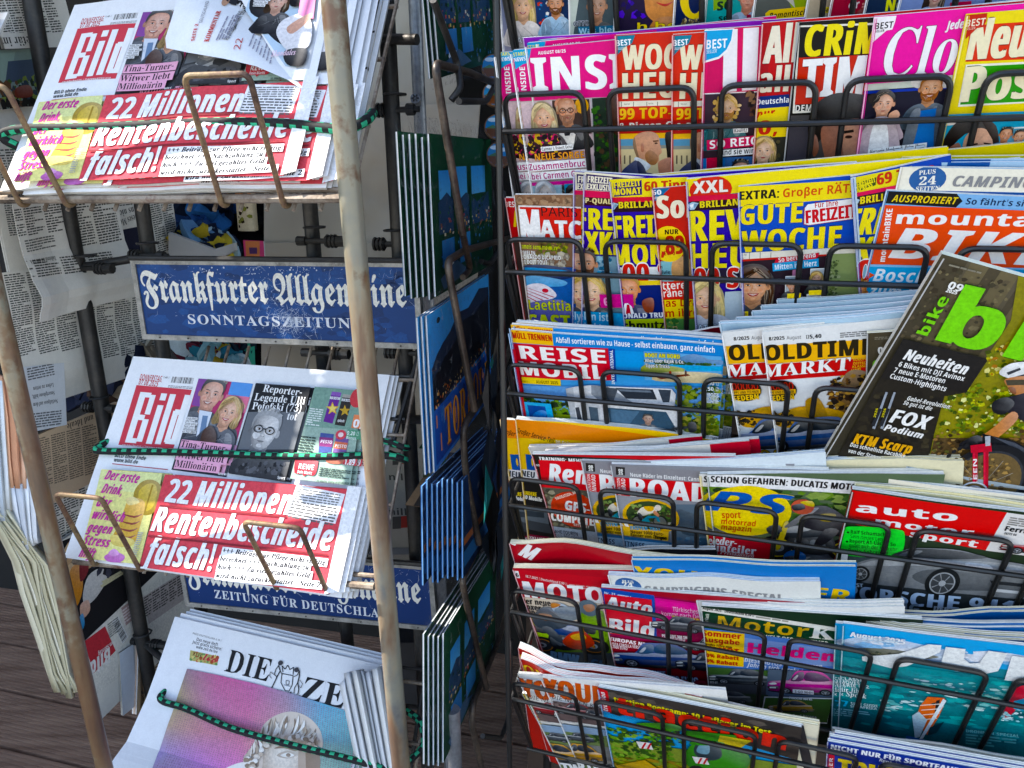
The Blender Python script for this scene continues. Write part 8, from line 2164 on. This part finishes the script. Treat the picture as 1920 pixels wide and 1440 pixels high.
def art_ams(a):
    a.lrect(0,0,a.W,a.H,'20301c','1c2224')
    a.poly([(1270,396),(1830,476),(2100,510),(2100,700),(1270,640)],'2c3a28')
    a.poly([(1276,398),(1860,482),(1780,624),(1256,520)],'e02424'); a.poly([(1856,482),(2200,530),(2200,680),(1776,624)],'e8e4e0')
    a.T('auto',1290,478,1664,514,34,'X','f4f2f0'); a.T('motor',1362,526,1726,570,26,'X','f4f2f0'); a.T('sport',1490,572,1740,612,26,'X','f4f2f0'); a.T('auto',1290,478,1666,514,34,'X','f4f2f0')
    a.lines(1870,496,1940,506,34,4,'8a8680'); a.T('Ferrari',1846,548,1960,564,18,'X','1c1c1c'); a.T('SEITE 66',1844,562,1890,568,8,'B','2a2a2a'); a.car(1826,622,2100,650,50,'c82028')
    a.blob([(1242,560),(1262,530),(1440,540),(1472,560),(1466,620),(1440,640),(1340,646),(1240,630)],'14e02c',3)
    for i,(b,t2) in enumerate((('Ralf Schumacher:','Sein neues Leben'),('Report A1-Lücke: So','quält sich der Verkehr'),('Dacia: Gebraucht',''))):
        y = 556 + 34 * i; x = 1270 - 4 * i
        a.el(x - 10,y - 4,5,4,'123c14'); a.T(b,x,y,x + (154,172,148)[i],y + 14,13,'B','0c3010')
        if t2: a.T(t2,x - 2,y + 16,x + (140,178)[i],y + 32,13,'R','0c3010')
    a.poly([(1236,632),(1260,634),(1240,780),(1212,780)],'e4e6ea')
    a.poly([(1262,640),(2100,690),(2100,800),(1240,780)],'3a4648'); a.poly([(1250,700),(2100,790),(2100,870),(1236,800)],'2a2e30')
    # silver sports car
    a.blob([(1276,680),(1330,654),(1420,640),(1480,614),(1560,610),(1680,618),(1800,650),(1960,680),(2060,720),(2060,800),(1900,800),(1700,782),(1500,760),(1300,734)],'7c8084')
    a.blob([(1420,640),(1480,616),(1560,612),(1680,622),(1780,646),(1640,652),(1500,644)],'2a2e32'); a.blob([(1450,636),(1490,620),(1540,620),(1500,638)],'5a6066')
    a.blob([(1300,672),(1420,648),(1640,656),(1800,662),(1960,690),(1800,690),(1560,676),(1400,676)],'a8acb0'); a.blob([(1500,720),(1560,690),(1700,700),(1880,720),(1960,760),(1800,770),(1600,760)],'54585c'); a.blob([(1700,664),(1780,670),(1800,690),(1720,686)],'dfe3e8'); a.poly([(1790,730),(2060,756),(2060,768),(1800,744)],'26282c'); a.poly([(1800,760),(2060,786),(2060,794),(1806,772)],'c8ccd0')
    for cx,cy,r in ((1306,706,34),(1612,740,64)):
        for rr,c in ((1,'16181a'),(.74,'9a9ea2'),(.66,'3a3d40'),(.2,'a8acb0')): a.el(cx,cy,r * rr,r * rr * .88,c,26)
        for t in range(7): a.poly([(cx,cy),(cx + r * .66 * math.cos(t * .9),cy + r * .58 * math.sin(t * .9)),(cx + r * .66 * math.cos(t * .9 + .12),cy + r * .58 * math.sin(t * .9 + .12))],'8a8e92')
    a.T('TEST',1264,750,1316,754,13,'X','c8d4e0'); a.T('PORSCHE 911 GT3',1250,792,2110,876,48,'X','b8cce4','1c2430',.02); a.T('TOURING',1252,826,1524,848,30,'X','8a9aac','1c2430',.02); a.T('DER BESTE ELFER ALLER ZEITEN',1580,840,2060,886,18,'X','c0ccd8')
mams,_ = mag(4,'red and white car magazine with silver sports car at right',(1274,394),(1900,474),art_ams,W=.235,depth=.0062,bg='20301c',spine='c82020',t=.005,bend=[0,.002,.001,0])
mag(4,'rolled yellowish page block directly behind the silver sports car cover',(1276,386),(1900,456),lambda a: a.lrect(0,0,a.W,a.H,'e8e0b8'),W=.235,depth=.0118,bg='e8e0b8',t=.007,pages=PAGEY,bend=[0,-.002,.002,0])
for i,(tl,tr,c,lb,ink,du) in enumerate((((1340,352),(1900,418),'ece6d6','cream booklet flap with bold print above the red car magazine','2c2a28',0),((1480,314),(1920,384),'a8b4bc','grey blue booklet flap behind the cream one','26303a',132))):
    def art_x(a,c=c,ink=ink,du=du,i=i):
        a.lrect(0,0,a.W,a.H,c); a.T('32 EXTRA-SEITEN',1378 + du,400 - 34 * i,1688 + du,436 - 26 * i,18,'X',ink); a.T('Tipps & Infos zum Urlaub',1702 + du,438 - 26 * i,2160 + du,490 - 26 * i,22,'R',ink)
    mag(4,lb,tl,tr,art_x,W=.215,depth=.019 + .011 * i,bg=c,t=.004,spine=c,group='booklet flaps with bold print',bend=[-.002,.0,0,0])

# ---- row 5
def art_moto2(d=(0,0)):
    def f(a):
        a.o = (960 + d[0] / 2,720 + d[1] / 2,2)
        a.lrect(0,0,a.W,a.H,'b81c28')
        a.poly([(0,694),(500,740),(500,856),(20,826)],'c81e2a'); a.q(2,726,30,728,26,'f2f0ee'); a.T('16',6,722,26,723,14,'X','1c1c1c'); a.T('MOTORRAD',36,812,18,732,13,'B','f2eeec'); a.T('18.7.2025 | Deutschland 5,50 €',50,724,204,754,9,'B','f0d8d4'); a.lines(214,748,330,760,16,2,'d8a0a0')
        a.poly([(32,740),(36,740),(52,812),(48,812)],'d86a70'); a.T('MOTORRAD',52,798,640,850,58,'X','f4f2f0')
        a.poly([(18,796),(340,822),(360,960),(30,930)],'d8c8b4'); a.T('Der neue',38,822,146,832,21,'X','1c1816'); a.T('Boxer im',42,842,146,854,21,'X','1c1816'); a.T('Top-Test',46,860,144,872,21,'X','1c1816')
        a.poly([(34,878),(500,930),(500,1200),(100,1200)],'6a8a38'); a.blob([(40,880),(120,890),(170,940),(90,980),(50,960)],'9ac030'); a.blob([(250,860),(340,850),(360,960),(280,960)],'8ab838'); a.poly([(60,1000),(500,1010),(500,1200),(90,1200)],'4a5058'); a.poly([(50,990),(360,1060),(400,1200),(100,1200)],'3c444e')
        a.moto(76,1010,380,1020,190,'20407a','3a444e','b8c4d0','c87a20',flip=True)
        a.blob([(190,960),(230,925),(280,930),(310,970),(270,990),(220,985)],'c83a20'); a.blob([(220,940),(260,930),(280,950),(240,956)],'e8b030')
        a.blob([(160,840),(220,830),(260,850),(240,880),(190,876)],'8a949c'); a.el(288,836,36,30,'6a7a84'); a.blob([(268,826),(304,822),(310,842),(282,850)],'c89070')
        a.T('BMW',148,1034,250,1050,38,'X','8ab0d8','1c2a3c',.03); a.T('GS',300,1056,350,1062,30,'X','5a7a9c')
    return f
mag(5,'curled red motorcycle magazine behind at the far left, only its corner showing',(-2,572),(500,640),lambda a: (a.lrect(0,0,a.W,a.H,'b01a26'),a.T('M',24,640,70,660,50,'X','f0ecea'),a.q(-4,600,12,606,22,'f0ecea')),depth=.030,W=.21,bg='b01a26',spine='a01822',bend=[.01,-.002,.002,0],pages=PAGEY,t=.007)
mag(5,'red motorcycle magazine with beige test box at the left',(2,690),(500,748),art_moto2(),tilt=.11,bg='b81c28',spine='e8e4e0',t=.007,pages=PAGEY)
def art_aub(a):
    a.lrect(0,0,a.W,a.H,'a81828')
    a.poly([(330,766),(800,830),(800,990),(352,950)],'9a1c4a',); a.poly([(330,764),(532,792),(536,810),(334,784)],'2450a8'); a.poly([(330,766),(350,772),(372,940),(352,938)],'2450a8'); a.poly([(520,796),(534,798),(544,960),(528,958)],'2450a8')
    a.T('Nr. 31',346,786,386,792,8,'B','d8e0f0'); a.lines(396,786,510,804,8,1,'b8c4e0')
    a.poly([(344,786),(524,808),(528,952),(364,936)],'d82030'); a.T('Auto',352,842,520,866,46,'X','f6f2f0',sk=.08); a.T('Bild',368,932,528,950,54,'X','f6f2f0',sk=.08)
    a.poly([(536,800),(1100,876),(1100,960),(540,880)],'d8408a'); a.poly([(536,808),(1100,884),(1100,902),(540,830)],'e85ca0'); a.T('Türkisches SUV',602,850,740,866,16,'R','f4d8e4'); a.T('kommt nach Deutschland',562,866,790,888,15,'R','f4d8e4'); a.T('TOGG T10X',600,880,716,894,14,'X','f0c83c','7a1c3c',.05); a.car(524,914,724,934,54,'4a4c54')
    a.T('PEUGEOT 308 SW',564,944,660,952,11,'X','f4e8ec'); a.T('5000 EURO',580,954,650,960,11,'B','f4e8ec'); a.car(640,990,860,1000,50,'8a8a90')
    a.T('EUROPAS NR. 1',368,954,526,980,13,'X','f8e8e8'); a.T('TOYOTA COROLLA VERSO',360,970,484,986,11,'B','f8e8e8'); a.T('2000 EURO',378,982,434,990,10,'B','f8e8e8')
    a.car(374,1046,720,1066,90,'24488c','3a5878'); a.car(620,1060,860,1070,66,'1c2c4c')
    a.poly([(376,1062),(800,1100),(800,1300),(390,1300)],'7a1420'); a.q(388,1076,562,1090,26,'1c2c5c'); a.T('DREI GEBRAUCHTE',388,1068,578,1084,19,'X','b8d0f4','1c2444',.06); a.T('UNTER 5000 EURO',496,1090,700,1106,19,'X','b8d0f4','1c2444',.06); a.T('GÜNSTIG',390,1134,740,1150,50,'X','a8485c','3a0c18',.03)
maub,saub = mag(5,'red car weekly with slanted white two word title and blue car',(332,762),(720,818),art_aub,tilt=.08,bg='a81828',spine='2450a8',t=.005)
def art_camp2(a):
    a.lrect(0,0,a.W,a.H,'e4e4de'); a.el(436,756,48,28,'4a6a9c'); a.T('PLUS',414,744,456,748,10,'K','f0eee4'); a.T('24',416,762,456,766,20,'K','f0eee4'); a.T('SEITEN',404,774,466,780,10,'K','f0eee4')
    a.T('CAMPINGBUS-SPECIAL',500,782,1018,816,26,'X','8c8c8c')
mc,sc = mag(5,'white booklet flap with blue oval behind the red car weekly',(358,716),(1126,792),art_camp2,depth=.0125,tilt=.08,W=.215,bg='e4e4de',spine='d8d8d4',bend=[0,.002,-.002,.002,0],t=.006,pages=PAGEB)
mag(5,'blue page block with yellow letters behind the white booklet flap',(446,660),(1262,738),lambda a: (a.lrect(0,0,a.W,a.H,'2a78c0'),a.T('YOUNGTIMER',458,726,1262,820,44,'X','e8c020'),a.lines(730,740,820,750,12,1,'b8d8f0')),depth=.021,tilt=.08,W=.22,bg='2a78c0',spine='2a78c0',bend=[0,-.002,.002,0],t=.008,pages=PAGEY)
mag(5,'red magazine with yellow title curling behind the blue page block',(172,650),(900,752),lambda a: (a.lrect(0,0,a.W,a.H,'c82c1c'),a.T('Oldtimer Praxis',182,698,640,770,34,'K','f4c020'),a.poly([(400,690),(460,694),(460,720),(400,716)],'1c1814')),depth=.031,tilt=.08,W=.21,bg='c82c1c',spine='b82418',bend=[-.002,.004,-.004,0],t=.007)
mag(5,'black topped page block at the very back above the red curled magazine',(92,636),(820,668),lambda a: (a.lrect(0,0,a.W,a.H,'16181c'),a.T('NR. 1',398,688,436,690,12,'X','e8e8ea')),depth=.040,tilt=.08,W=.205,bg='16181c',spine='2a2c30',bend=[-.003,.005,-.002,.001],t=.008)
def art_mk(a):
    a.lrect(0,0,a.W,a.H,'1a3020')
    a.poly([(708,836),(1260,920),(1260,936),(710,850)],'e8e4da'); a.T('August 2025 - Deutschland 6,50 €',714,844,906,872,9,'X','3a3834'); a.lines(916,868,1190,908,10,1,'9a968c')
    a.poly([(710,852),(1260,934),(1260,984),(712,912)],'143c24'); a.T('Motor Klassik',732,906,740,862,13,'B','e8e8d8'); a.T('Motor',770,912,1108,950,44,'B','d8a818'); a.T('Klassik',1116,950,1560,1000,46,'K','f0f0e8'); a.T('DIE WELT DER OLDTIMER',900,946,1184,978,13,'B','e8e8d8')
    a.poly([(708,912),(1260,982),(1260,1100),(708,1080)],'6a8ac8'); a.poly([(870,950),(1260,1000),(1260,1060),(868,1040)],'8aa0d0')
    a.T('Helden',884,1004,1210,1040,36,'X','f0187c','8a0c44',.02); a.T('Helden',888,1004,1206,1040,36,'X','f0187c'); a.T('DIESE AUTOS',872,1038,1010,1056,14,'B','dfe6f4'); a.T('fahren sich direkt in die',880,1056,1140,1090,15,'I','dfe6f4'); a.T('Herzen',1090,1060,1164,1062,14,'I','dfe6f4')
    a.poly([(706,918),(872,934),(868,1058),(704,1046)],'f2c41c')
    for i,(tx,x1,h,c) in enumerate((('Sommer',858,20,'c02818'),('Ausgabe',852,18,'c02818'),('+ großes Extra zum',824,8,'5a3a10'),('BELMOT',850,19,'c02818'),('30% Rabatt',850,13,'c02818'),('50% Rabatt',846,13,'c02818'))):
        y = (940,962,974,996,1018,1038)[i]; a.T(tx,714,y,x1,y + 14,h,'X',c)
    a.poly([(706,1056),(970,1070),(960,1180),(706,1180)],'4a6a38'); a.poly([(706,1110),(970,1120),(960,1170),(706,1160)],'4a4c50'); a.car(740,1114,976,1128,56,'2a343c'); a.T('BMW 323 GT',718,1112,772,1116,7,'B','e8e8e8')
    a.poly([(960,1062),(1220,1080),(1200,1200),(950,1170)],'5c6a7c'); a.car(964,1150,1230,1164,88,'d03a98','5a3a5c'); a.q(1052,1148,1130,1154,14,'e8e4e8'); a.T('S-GO 964H',1060,1147,1126,1152,9,'B','3a3a44')
    a.poly([(706,1140),(960,1156),(950,1220),(706,1210)],'3c4a34'); a.car(730,1180,900,1186,40,'4a5250'); a.poly([(706,1190),(940,1200),(930,1330),(706,1330)],'1c1e20'); a.T('Mercedes 6.3-Prototyp',720,1204,880,1212,11,'B','c8ccd0'); a.T('Reise durch die Geschichte',724,1218,920,1230,8,'B','a8acb0'); a.T('Deutschland-Tour',730,1232,980,1240,15,'X','9ab0cc')
    a.poly([(946,1158),(1200,1164),(1180,1260),(930,1250)],'e4e4e4'); a.poly([(950,1162),(1200,1168),(1180,1256),(934,1246)],'4a6a38'); a.car(964,1214,1130,1218,44,'c89a28'); a.T('PORSCHE 964 RS',1040,1164,1124,1170,8,'X','f0f0f0'); a.T('Vom Himmel',950,1210,1010,1220,9,'B','e8e8e0'); a.T('Restaurierung Opel Ascona',946,1224,1140,1238,11,'B','e8e8e0')
    a.specks([(1010,1244),(1180,1250),(1160,1330),(1010,1320)],['3a2c28','1c1614','6a4a40','4a5a3a'],70,9,3)
mmk,smk = mag(5,'dark green classic car magazine with yellow title and pink car',(710,832),(1212,900),art_mk,tilt=.085,bg='1a3020',spine='1a3020',t=.005)
mpk,spk = mag(5,'white page block curving behind the dark green classic car magazine',(690,812),(1280,868),lambda a: a.lrect(0,0,a.W,a.H,'e8e6e2'),depth=.0135,tilt=.085,W=.20,bend=[0,.001,.004,.004,.001],bg='e8e6e2',t=.010,pages=PAGE,spine='d8d4d4')
mag(5,'violet edged magazine between the red car weekly and the green one',(560,800),(800,838),lambda a: a.lrect(0,0,a.W,a.H,'6a2a6a'),depth=.0145,tilt=.085,W=.12,bg='6a2a6a',spine='6a2a6a')
def art_surf(d=0):
    def f(a):
        a.o = (960 + d,720,2)
        a.lrect(0,0,a.W,a.H,'1c8a98','0c4a58')
        a.poly([(1230,894),(2200,1010),(2200,1110),(1220,990)],'38a8e4',); a.blob([(1240,960),(1400,950),(1700,1010),(1900,1030),(1700,1050),(1300,990)],'c8d8ec'); a.specks([(1300,950),(1900,1020),(1900,1050),(1240,990)],['d8e4f0','9ac4e8','e8ecf4'],40,22,4,2.2)
        a.blob([(1280,990),(1400,992),(1540,1010),(1600,1024),(1500,1030),(1300,1010)],'6a6a58'); a.specks([(1300,996),(1520,1012),(1520,1024),(1300,1008)],['4a4a3c','8a8468','3c4434'],40,8,5)
        a.lrect(0,a.uv(1220,1016)[1],a.W,a.H,'1f9298','0b4250')
        a.specks([(1230,1030),(2000,1120),(1900,1340),(1200,1260)],['2aa0a4','16808a','127078','38b0b0'],120,18,6,2.4); a.specks([(1500,1100),(1940,1130),(1900,1230),(1500,1200)],['d8ecec','8accc8','b8e0dc'],70,10,7,2.0); a.specks([(1390,1180),(1520,1180),(1500,1220),(1380,1220)],['c8e4e4','6ab8b8'],30,9,3,2)
        a.T('August 2025',1268,942,1472,972,18,'X','f4f6f8')
        for i in range(3): a.lines(1316 + 44 * i,940 + 6 * i,1360 + 44 * i,946 + 6 * i,22,3,'c8e0f0')
        # the broad letters of the title
        a.poly([(1312,1016),(1380,1012),(1450,1006),(1560,970),(1610,974),(1604,1000),(1560,1020),(1480,1052),(1420,1060),(1314,1032)],'f0f2f0')
        a.poly([(1626,980),(1700,988),(1694,1024),(1716,1042),(1752,1040),(1786,994),(1856,1004),(1822,1070),(1762,1084),(1660,1070),(1610,1036)],'f0f2f0')
        a.poly([(1874,1012),(2100,1040),(2080,1090),(1930,1072),(1906,1112),(1846,1104)],'f0f2f0')
        for i,(tx,x1) in enumerate((('CLASSIC',1328),('MOVES-',1312),('SERIE #12',1340))): a.T(tx,1234 - 2 * i,1104 + 12 * i,x1,1112 + 12 * i,11,'B','e8f4f4')
        a.T('Air Jibe',1226,1146,1312,1156,17,'T','f0f6f6'); a.T('& Spock',1222,1160,1330,1174,17,'T','f0f6f6'); a.T('17',1212,1198,1262,1204,21,'X','48b8e0'); a.T('SPOT GUIDE',1272,1196,1372,1206,9,'B','d0e8ec'); a.T('SÜDAFRIKA',1270,1206,1370,1216,9,'B','d0e8ec'); a.lines(1208,1206,1340,1222,30,4,'8ac0c8')
        # windsurfer
        a.poly([(1558,1166),(1620,1170),(1626,1180),(1600,1240),(1556,1310),(1510,1256),(1530,1200)],'f06a20'); a.poly([(1590,1180),(1604,1176),(1598,1220),(1584,1226)],'1c1a1c'); a.poly([(1570,1190),(1590,1186),(1582,1200)],'1c1a1c')
        for k in range(4): a.poly([(1530 + 4 * k,1196 + 18 * k),(1620 - 9 * k,1190 + 18 * k),(1620 - 9 * k,1193 + 18 * k),(1530 + 4 * k,1199 + 18 * k)],'f0e4d8')
        a.poly([(1500,1236),(1524,1220),(1556,1252),(1528,1316),(1510,1320)],'c8dce4'); a.poly([(1616,1172),(1628,1180),(1540,1322),(1526,1324)],'e8f0f4'); a.poly([(1566,1280),(1620,1258),(1590,1300),(1556,1312)],'143840'); a.poly([(1480,1310),(1560,1330),(1540,1350),(1470,1330)],'2a68c0')
        a.blob([(1870,1150),(1920,1120),(1960,1140),(1900,1200),(1860,1240),(1840,1230)],'c83040'); a.poly([(1880,1180),(1960,1160),(1940,1220),(1880,1210)],'48a0c8'); a.specks([(1830,1220),(1920,1220),(1900,1260),(1820,1250)],['d8ecf0','a0d0d8'],30,9,3)
        a.el(1410,1240 + 90,80,26,'2a4a78'); a.T('DROHNEN-SPECIAL',1702,1296,1900,1316,10,'B','8ac8c8'); a.lines(1700,1300,1890,1320,44,4,'6ab0b0')
    return f
ms2,_ = mag(5,'teal windsurfing magazine, copy behind with its left strip showing',(1212,896),(1800,966),art_surf(-12),depth=.0108,W=.23,H=.30,bg='1c8a98',spine='1c7a88',t=.0035,group='teal windsurfing magazines')
ms,ss = mag(5,'teal windsurfing magazine with orange sail, front copy',(1240,898),(1900,976),art_surf(),W=.23,H=.30,bg='1c8a98',spine='1c7a88',t=.0035,group='teal windsurfing magazines',bend=[0,.0015,.001,0])
rp,srp = mag(5,'rolled page block above the windsurfing magazine, lowest roll',(1260,886),(1920,950),lambda a: (a.lrect(0,0,a.W,a.H,'e8e2c8'),a.lrect(.1,.001,.18,.004,'2a78c0')),depth=.0185,W=.225,bend=[-.003,.004,.005,.002,0],bg='e8e2c8',t=.010,pages=PAGEY,spine='2a78c0')
mag(5,'rolled page block above the windsurfing magazine, blue backed middle roll',(1190,862),(1900,900),lambda a: (a.lrect(0,0,a.W,a.H,'2068b0')),depth=.030,W=.235,bend=[-.002,.006,.007,.003,-.002],bg='2068b0',t=.010,pages=PAGE,spine='2068b0')
mag(5,'rolled page block above the windsurfing magazine, topmost roll',(1130,836),(1860,862),lambda a: (a.lrect(0,0,a.W,a.H,'2a6ab0')),depth=.042,W=.225,bend=[-.004,.005,.006,-.002,-.006],bg='2a6ab0',t=.009,pages=PAGEY,spine='e0dcc8')

# ---- row 6
def art_young(d=0):
    def f(a):
        a.o = (960 + d / 2,720,2)
        a.lrect(0,0,a.W,a.H,'eceae6')
        a.T('Deutschland 6,50 €',120,1116,232,1142,11,'X','3a3634'); a.lines(240,1136,320,1150,8,1,'aaa'); a.T('YOUNGTIMER',126,1170,700,1262,66,'X','d85a1c'); a.T('DIE NEUEN KLASSIKER',150,1178,420,1240,14,'R','3a3634')
        a.poly([(130,1184),(460,1236),(460,1300),(146,1254)],'6a5a58'); a.specks([(132,1186),(320,1216),(320,1230),(134,1204)],['4a3838','8a7a78'],30,9,3); a.car(150,1228,310,1256,46,'a82028'); a.car(250,1250,350,1262,40,'3a2024'); a.T('Mercedes',178,1262,236,1272,9,'J','e8e4e0')
        a.poly([(140,1262),(500,1310),(500,1700),(150,1700)],'7a8a5a'); a.poly([(140,1262),(500,1310),(500,1330),(142,1290)],'9ab0c8'); a.specks([(146,1290),(340,1316),(340,1340),(146,1320)],['3a5a28','5a7a38','2a4420'],50,10,4); a.poly([(144,1330),(500,1370),(500,1440),(150,1400)],'8a8a86'); a.car(190,1322,310,1340,30,'4a545c'); a.car(176,1394,350,1414,62,'e8a81c'); a.T('Lotus Elise',160,1338,220,1346,8,'I','f0f0e8')
        a.T('SPORTWAGEN',158,1428,500,1470,34,'X','f2f2f0','2a2c30',.05); a.T('MITTELMOTOR',158,1440,380,1470,16,'X','f0d020','2a2c10',.06); a.poly([(150,1456),(500,1500),(500,1700),(160,1700)],'4aa0c8')
    return f
my2,_ = mag(6,'white classic car magazine with orange title, copy behind at left',(20,1086),(420,1146),art_young(-88),depth=.0102,tilt=.08,bg='eceae6',spine='e8e6e2',group='white classic car magazines')
my1,sy1 = mag(6,'white classic car magazine with orange title and yellow sports car',(112,1096),(460,1150),art_young(),tilt=.08,bg='eceae6',spine='e8e6e2',group='white classic car magazines')
mag(6,'green and red magazine at the lower left corner behind the white ones',(36,1160),(400,1210),lambda a: (a.lrect(0,0,a.W,a.H,'4a5a38'),a.lrect(0,0,.006,a.H,'e0c020'),a.specks([(40,1190),(100,1200),(110,1380),(50,1380)],['5a9a30','1c1c1c','c83020','3a6a28'],60,14,4)),depth=.018,bg='4a5a38',spine='e0c020')
def art_trac(a):
    a.lrect(0,0,a.W,a.H,'3aa0e0','58b0e4')
    a.poly([(320,1136),(1100,1290),(1100,1420),(900,1360),(560,1270),(360,1230)],'3a3430'); a.specks([(360,1160),(1080,1300),(1070,1380),(360,1230)],['2a2826','4a4440','5c544c'],60,20,5,2)
    a.poly([(322,1138),(358,1150),(374,1232),(334,1222)],'d82028'); a.T('traction',360,1226,348,1156,17,'J','f4f0ee')
    a.T('traction Bootcamp: 10 Hoflader im Test',384,1188,970,1314,17,'X','ecd820','1c1810',.04)
    a.T('traction',396,1232,1018,1370,62,'X','e8281c','7a1008',.015); a.T('traction',398,1232,1020,1370,62,'X','f03020'); a.T('Magazin für',470,1290,560,1302,11,'B','26303a')
    a.poly([(350,1330),(1090,1430),(1090,1700),(360,1700)],'8a9a48'); a.specks([(350,1280),(600,1310),(600,1420),(360,1400)],['4a7a2c','6a9a3c','2c4a1c','8ab050','3a5a24'],200,13,5); a.specks([(360,1390),(640,1420),(640,1500),(370,1500)],['c8a848','a88a38','6a5a28','8a9a3c'],140,15,6,1.8)
    # combine harvesters
    a.blob([(470,1266),(600,1268),(640,1290),(560,1300),(480,1290)],'4a9a2c'); a.specks([(500,1290),(640,1300),(640,1340),(500,1330)],['2a2c28','4a8a2c','6aa83c'],40,10,5); a.poly([(640,1290),(840,1310),(850,1340),(640,1320)],'3a8a28'); a.poly([(780,1310),(900,1330),(860,1356),(770,1344)],'d8c020')
    a.blob([(660,1360),(700,1340),(800,1350),(880,1376),(890,1420),(840,1450),(700,1440),(650,1410)],'3c8c2a'); a.blob([(684,1376),(700,1336),(770,1340),(786,1392),(730,1404)],'2a3a40'); a.blob([(694,1372),(706,1344),(740,1346),(736,1380)],'7aa0b0'); a.blob([(676,1334),(780,1334),(790,1346),(680,1346)],'3a9428')
    for wx,wy,wr in ((700,1458,34),(840,1470,26)): a.el(wx,wy,wr,wr,'1a1a18'); a.el(wx,wy,wr * .55,wr * .55,'d8c020'); a.el(wx,wy,wr * .25,wr * .25,'3a8a28')
    a.specks([(560,1440),(900,1470),(880,1540),(560,1500)],['2a3a1c','6a9a30','a8a840','4a5a24','c8b050'],110,9,7)
    for x,y in ((480,1336),(690,1392)): a.q(x,y + 20,x + 52,y + 26,24,'e8e4e0'); a.poly([(x + 6,y + 20),(x + 18,y),(x + 26,y),(x + 14,y + 22)],'d02830'); a.poly([(x + 26,y + 22),(x + 38,y + 2),(x + 46,y + 2),(x + 34,y + 24)],'d02830')
    a.poly([(390,1420),(500,1400),(560,1440),(420,1470)],'c8a020')
mtr,strc = mag(6,'blue tractor magazine with red slanted title and harvesters',(322,1136),(1088,1288),art_trac,W=None,bg='3aa0e0',spine='c8202c',t=.005,bend=[0,-.001,-.001,0],vb=None)
for i,(tl,tr,lb,c,be) in enumerate((((26,1040),(714,1178),'red magazine with curled yellow title above the white classic car ones','c82820',[-.004,.008,.004,-.003,-.001]),((20,994),(700,1160),'red curled magazine copy farther back above the white classic car ones','c82820',[-.002,.010,.002,-.005,-.001]))):
    def art_o(a,i=i):
        a.lrect(0,0,a.W,a.H,'c82820'); a.T('Oldtimer Praxis',48 - 20 * i,1088 - 40 * i,560,1200 - 40 * i,34,'K','f4c420','7a1408',.03)
    o_,s_ = mag(6,lb,tl,tr,art_o,depth=.018 + .013 * i,W=.215,bg=c,spine=c,t=.009,bend=be,pages=PAGER,group='red curled magazines')
mag(6,'cream page block behind the blue tractor magazine',(330,1130),(1088,1270),lambda a: a.lrect(0,0,a.W,a.H,'ece4cc'),depth=.0118,W=.235,bg='ece4cc',t=.007,pages=PAGEY,bend=[0,-.001,.001,0])
mag(6,'dark magazine with curled up right corner behind the tractor magazine',(640,1180),(1070,1228),lambda a: (a.lrect(0,0,a.W,a.H,'2a2c30'),a.lrect(0,0,a.W,.0015,'d8dce0')),depth=.024,W=.13,bg='2a2c30',bend=[0,0,.004,.014],spine='2a2c30')
def art_tour(a):
    a.lrect(0,0,a.W,a.H,'3a4a9c')
    a.poly([(1178,1350),(1900,1480),(1900,1520),(1180,1390)],'2c3a8a'); a.T('NICHT NUR FÜR SPORTFAHRER',1196,1368,1720,1466,17,'X','f2f2f4'); a.T('August 2025',1192,1382,1288,1404,13,'B','e8ecf4')
    a.poly([(1178,1386),(1210,1392),(1200,1600),(1166,1600)],'c82838'); a.T('TOURENFAHRER',1196,1600,1204,1402,13,'B','f4e8e8'); a.T('TOURENFAHRER',1226,1466,1900,1590,62,'X','f0d020','2a3060',.03); a.T('Reportagen',1376,1412,1490,1440,11,'B','e8ecf4')
mt_,st_ = mag(6,'blue touring motorcycle magazine at the lower right corner',(1182,1340),(1800,1450),art_tour,W=.215,bg='3a4a9c',spine='c82838',t=.004)
pile(mt_,st_,2,.0046,'touring magazine copy behind the lower right front one, page edge only','blue touring magazines',du=.003,jit=.003,seed=7)
for i,(tl,tr,lb) in enumerate((((1196,1322),(1800,1424),'cream page block right behind the blue touring magazines'),((1204,1306),(1800,1402),'cream page block at the back above the blue touring magazines'))):
    mag(6,lb,tl,tr,lambda a: a.lrect(0,0,a.W,a.H,'e4e2d8'),W=.213,depth=.021 + .009 * i,bg='e4e2d8',t=.0085,pages=PAGE,bend=[0,.002,-.001,.001,0])
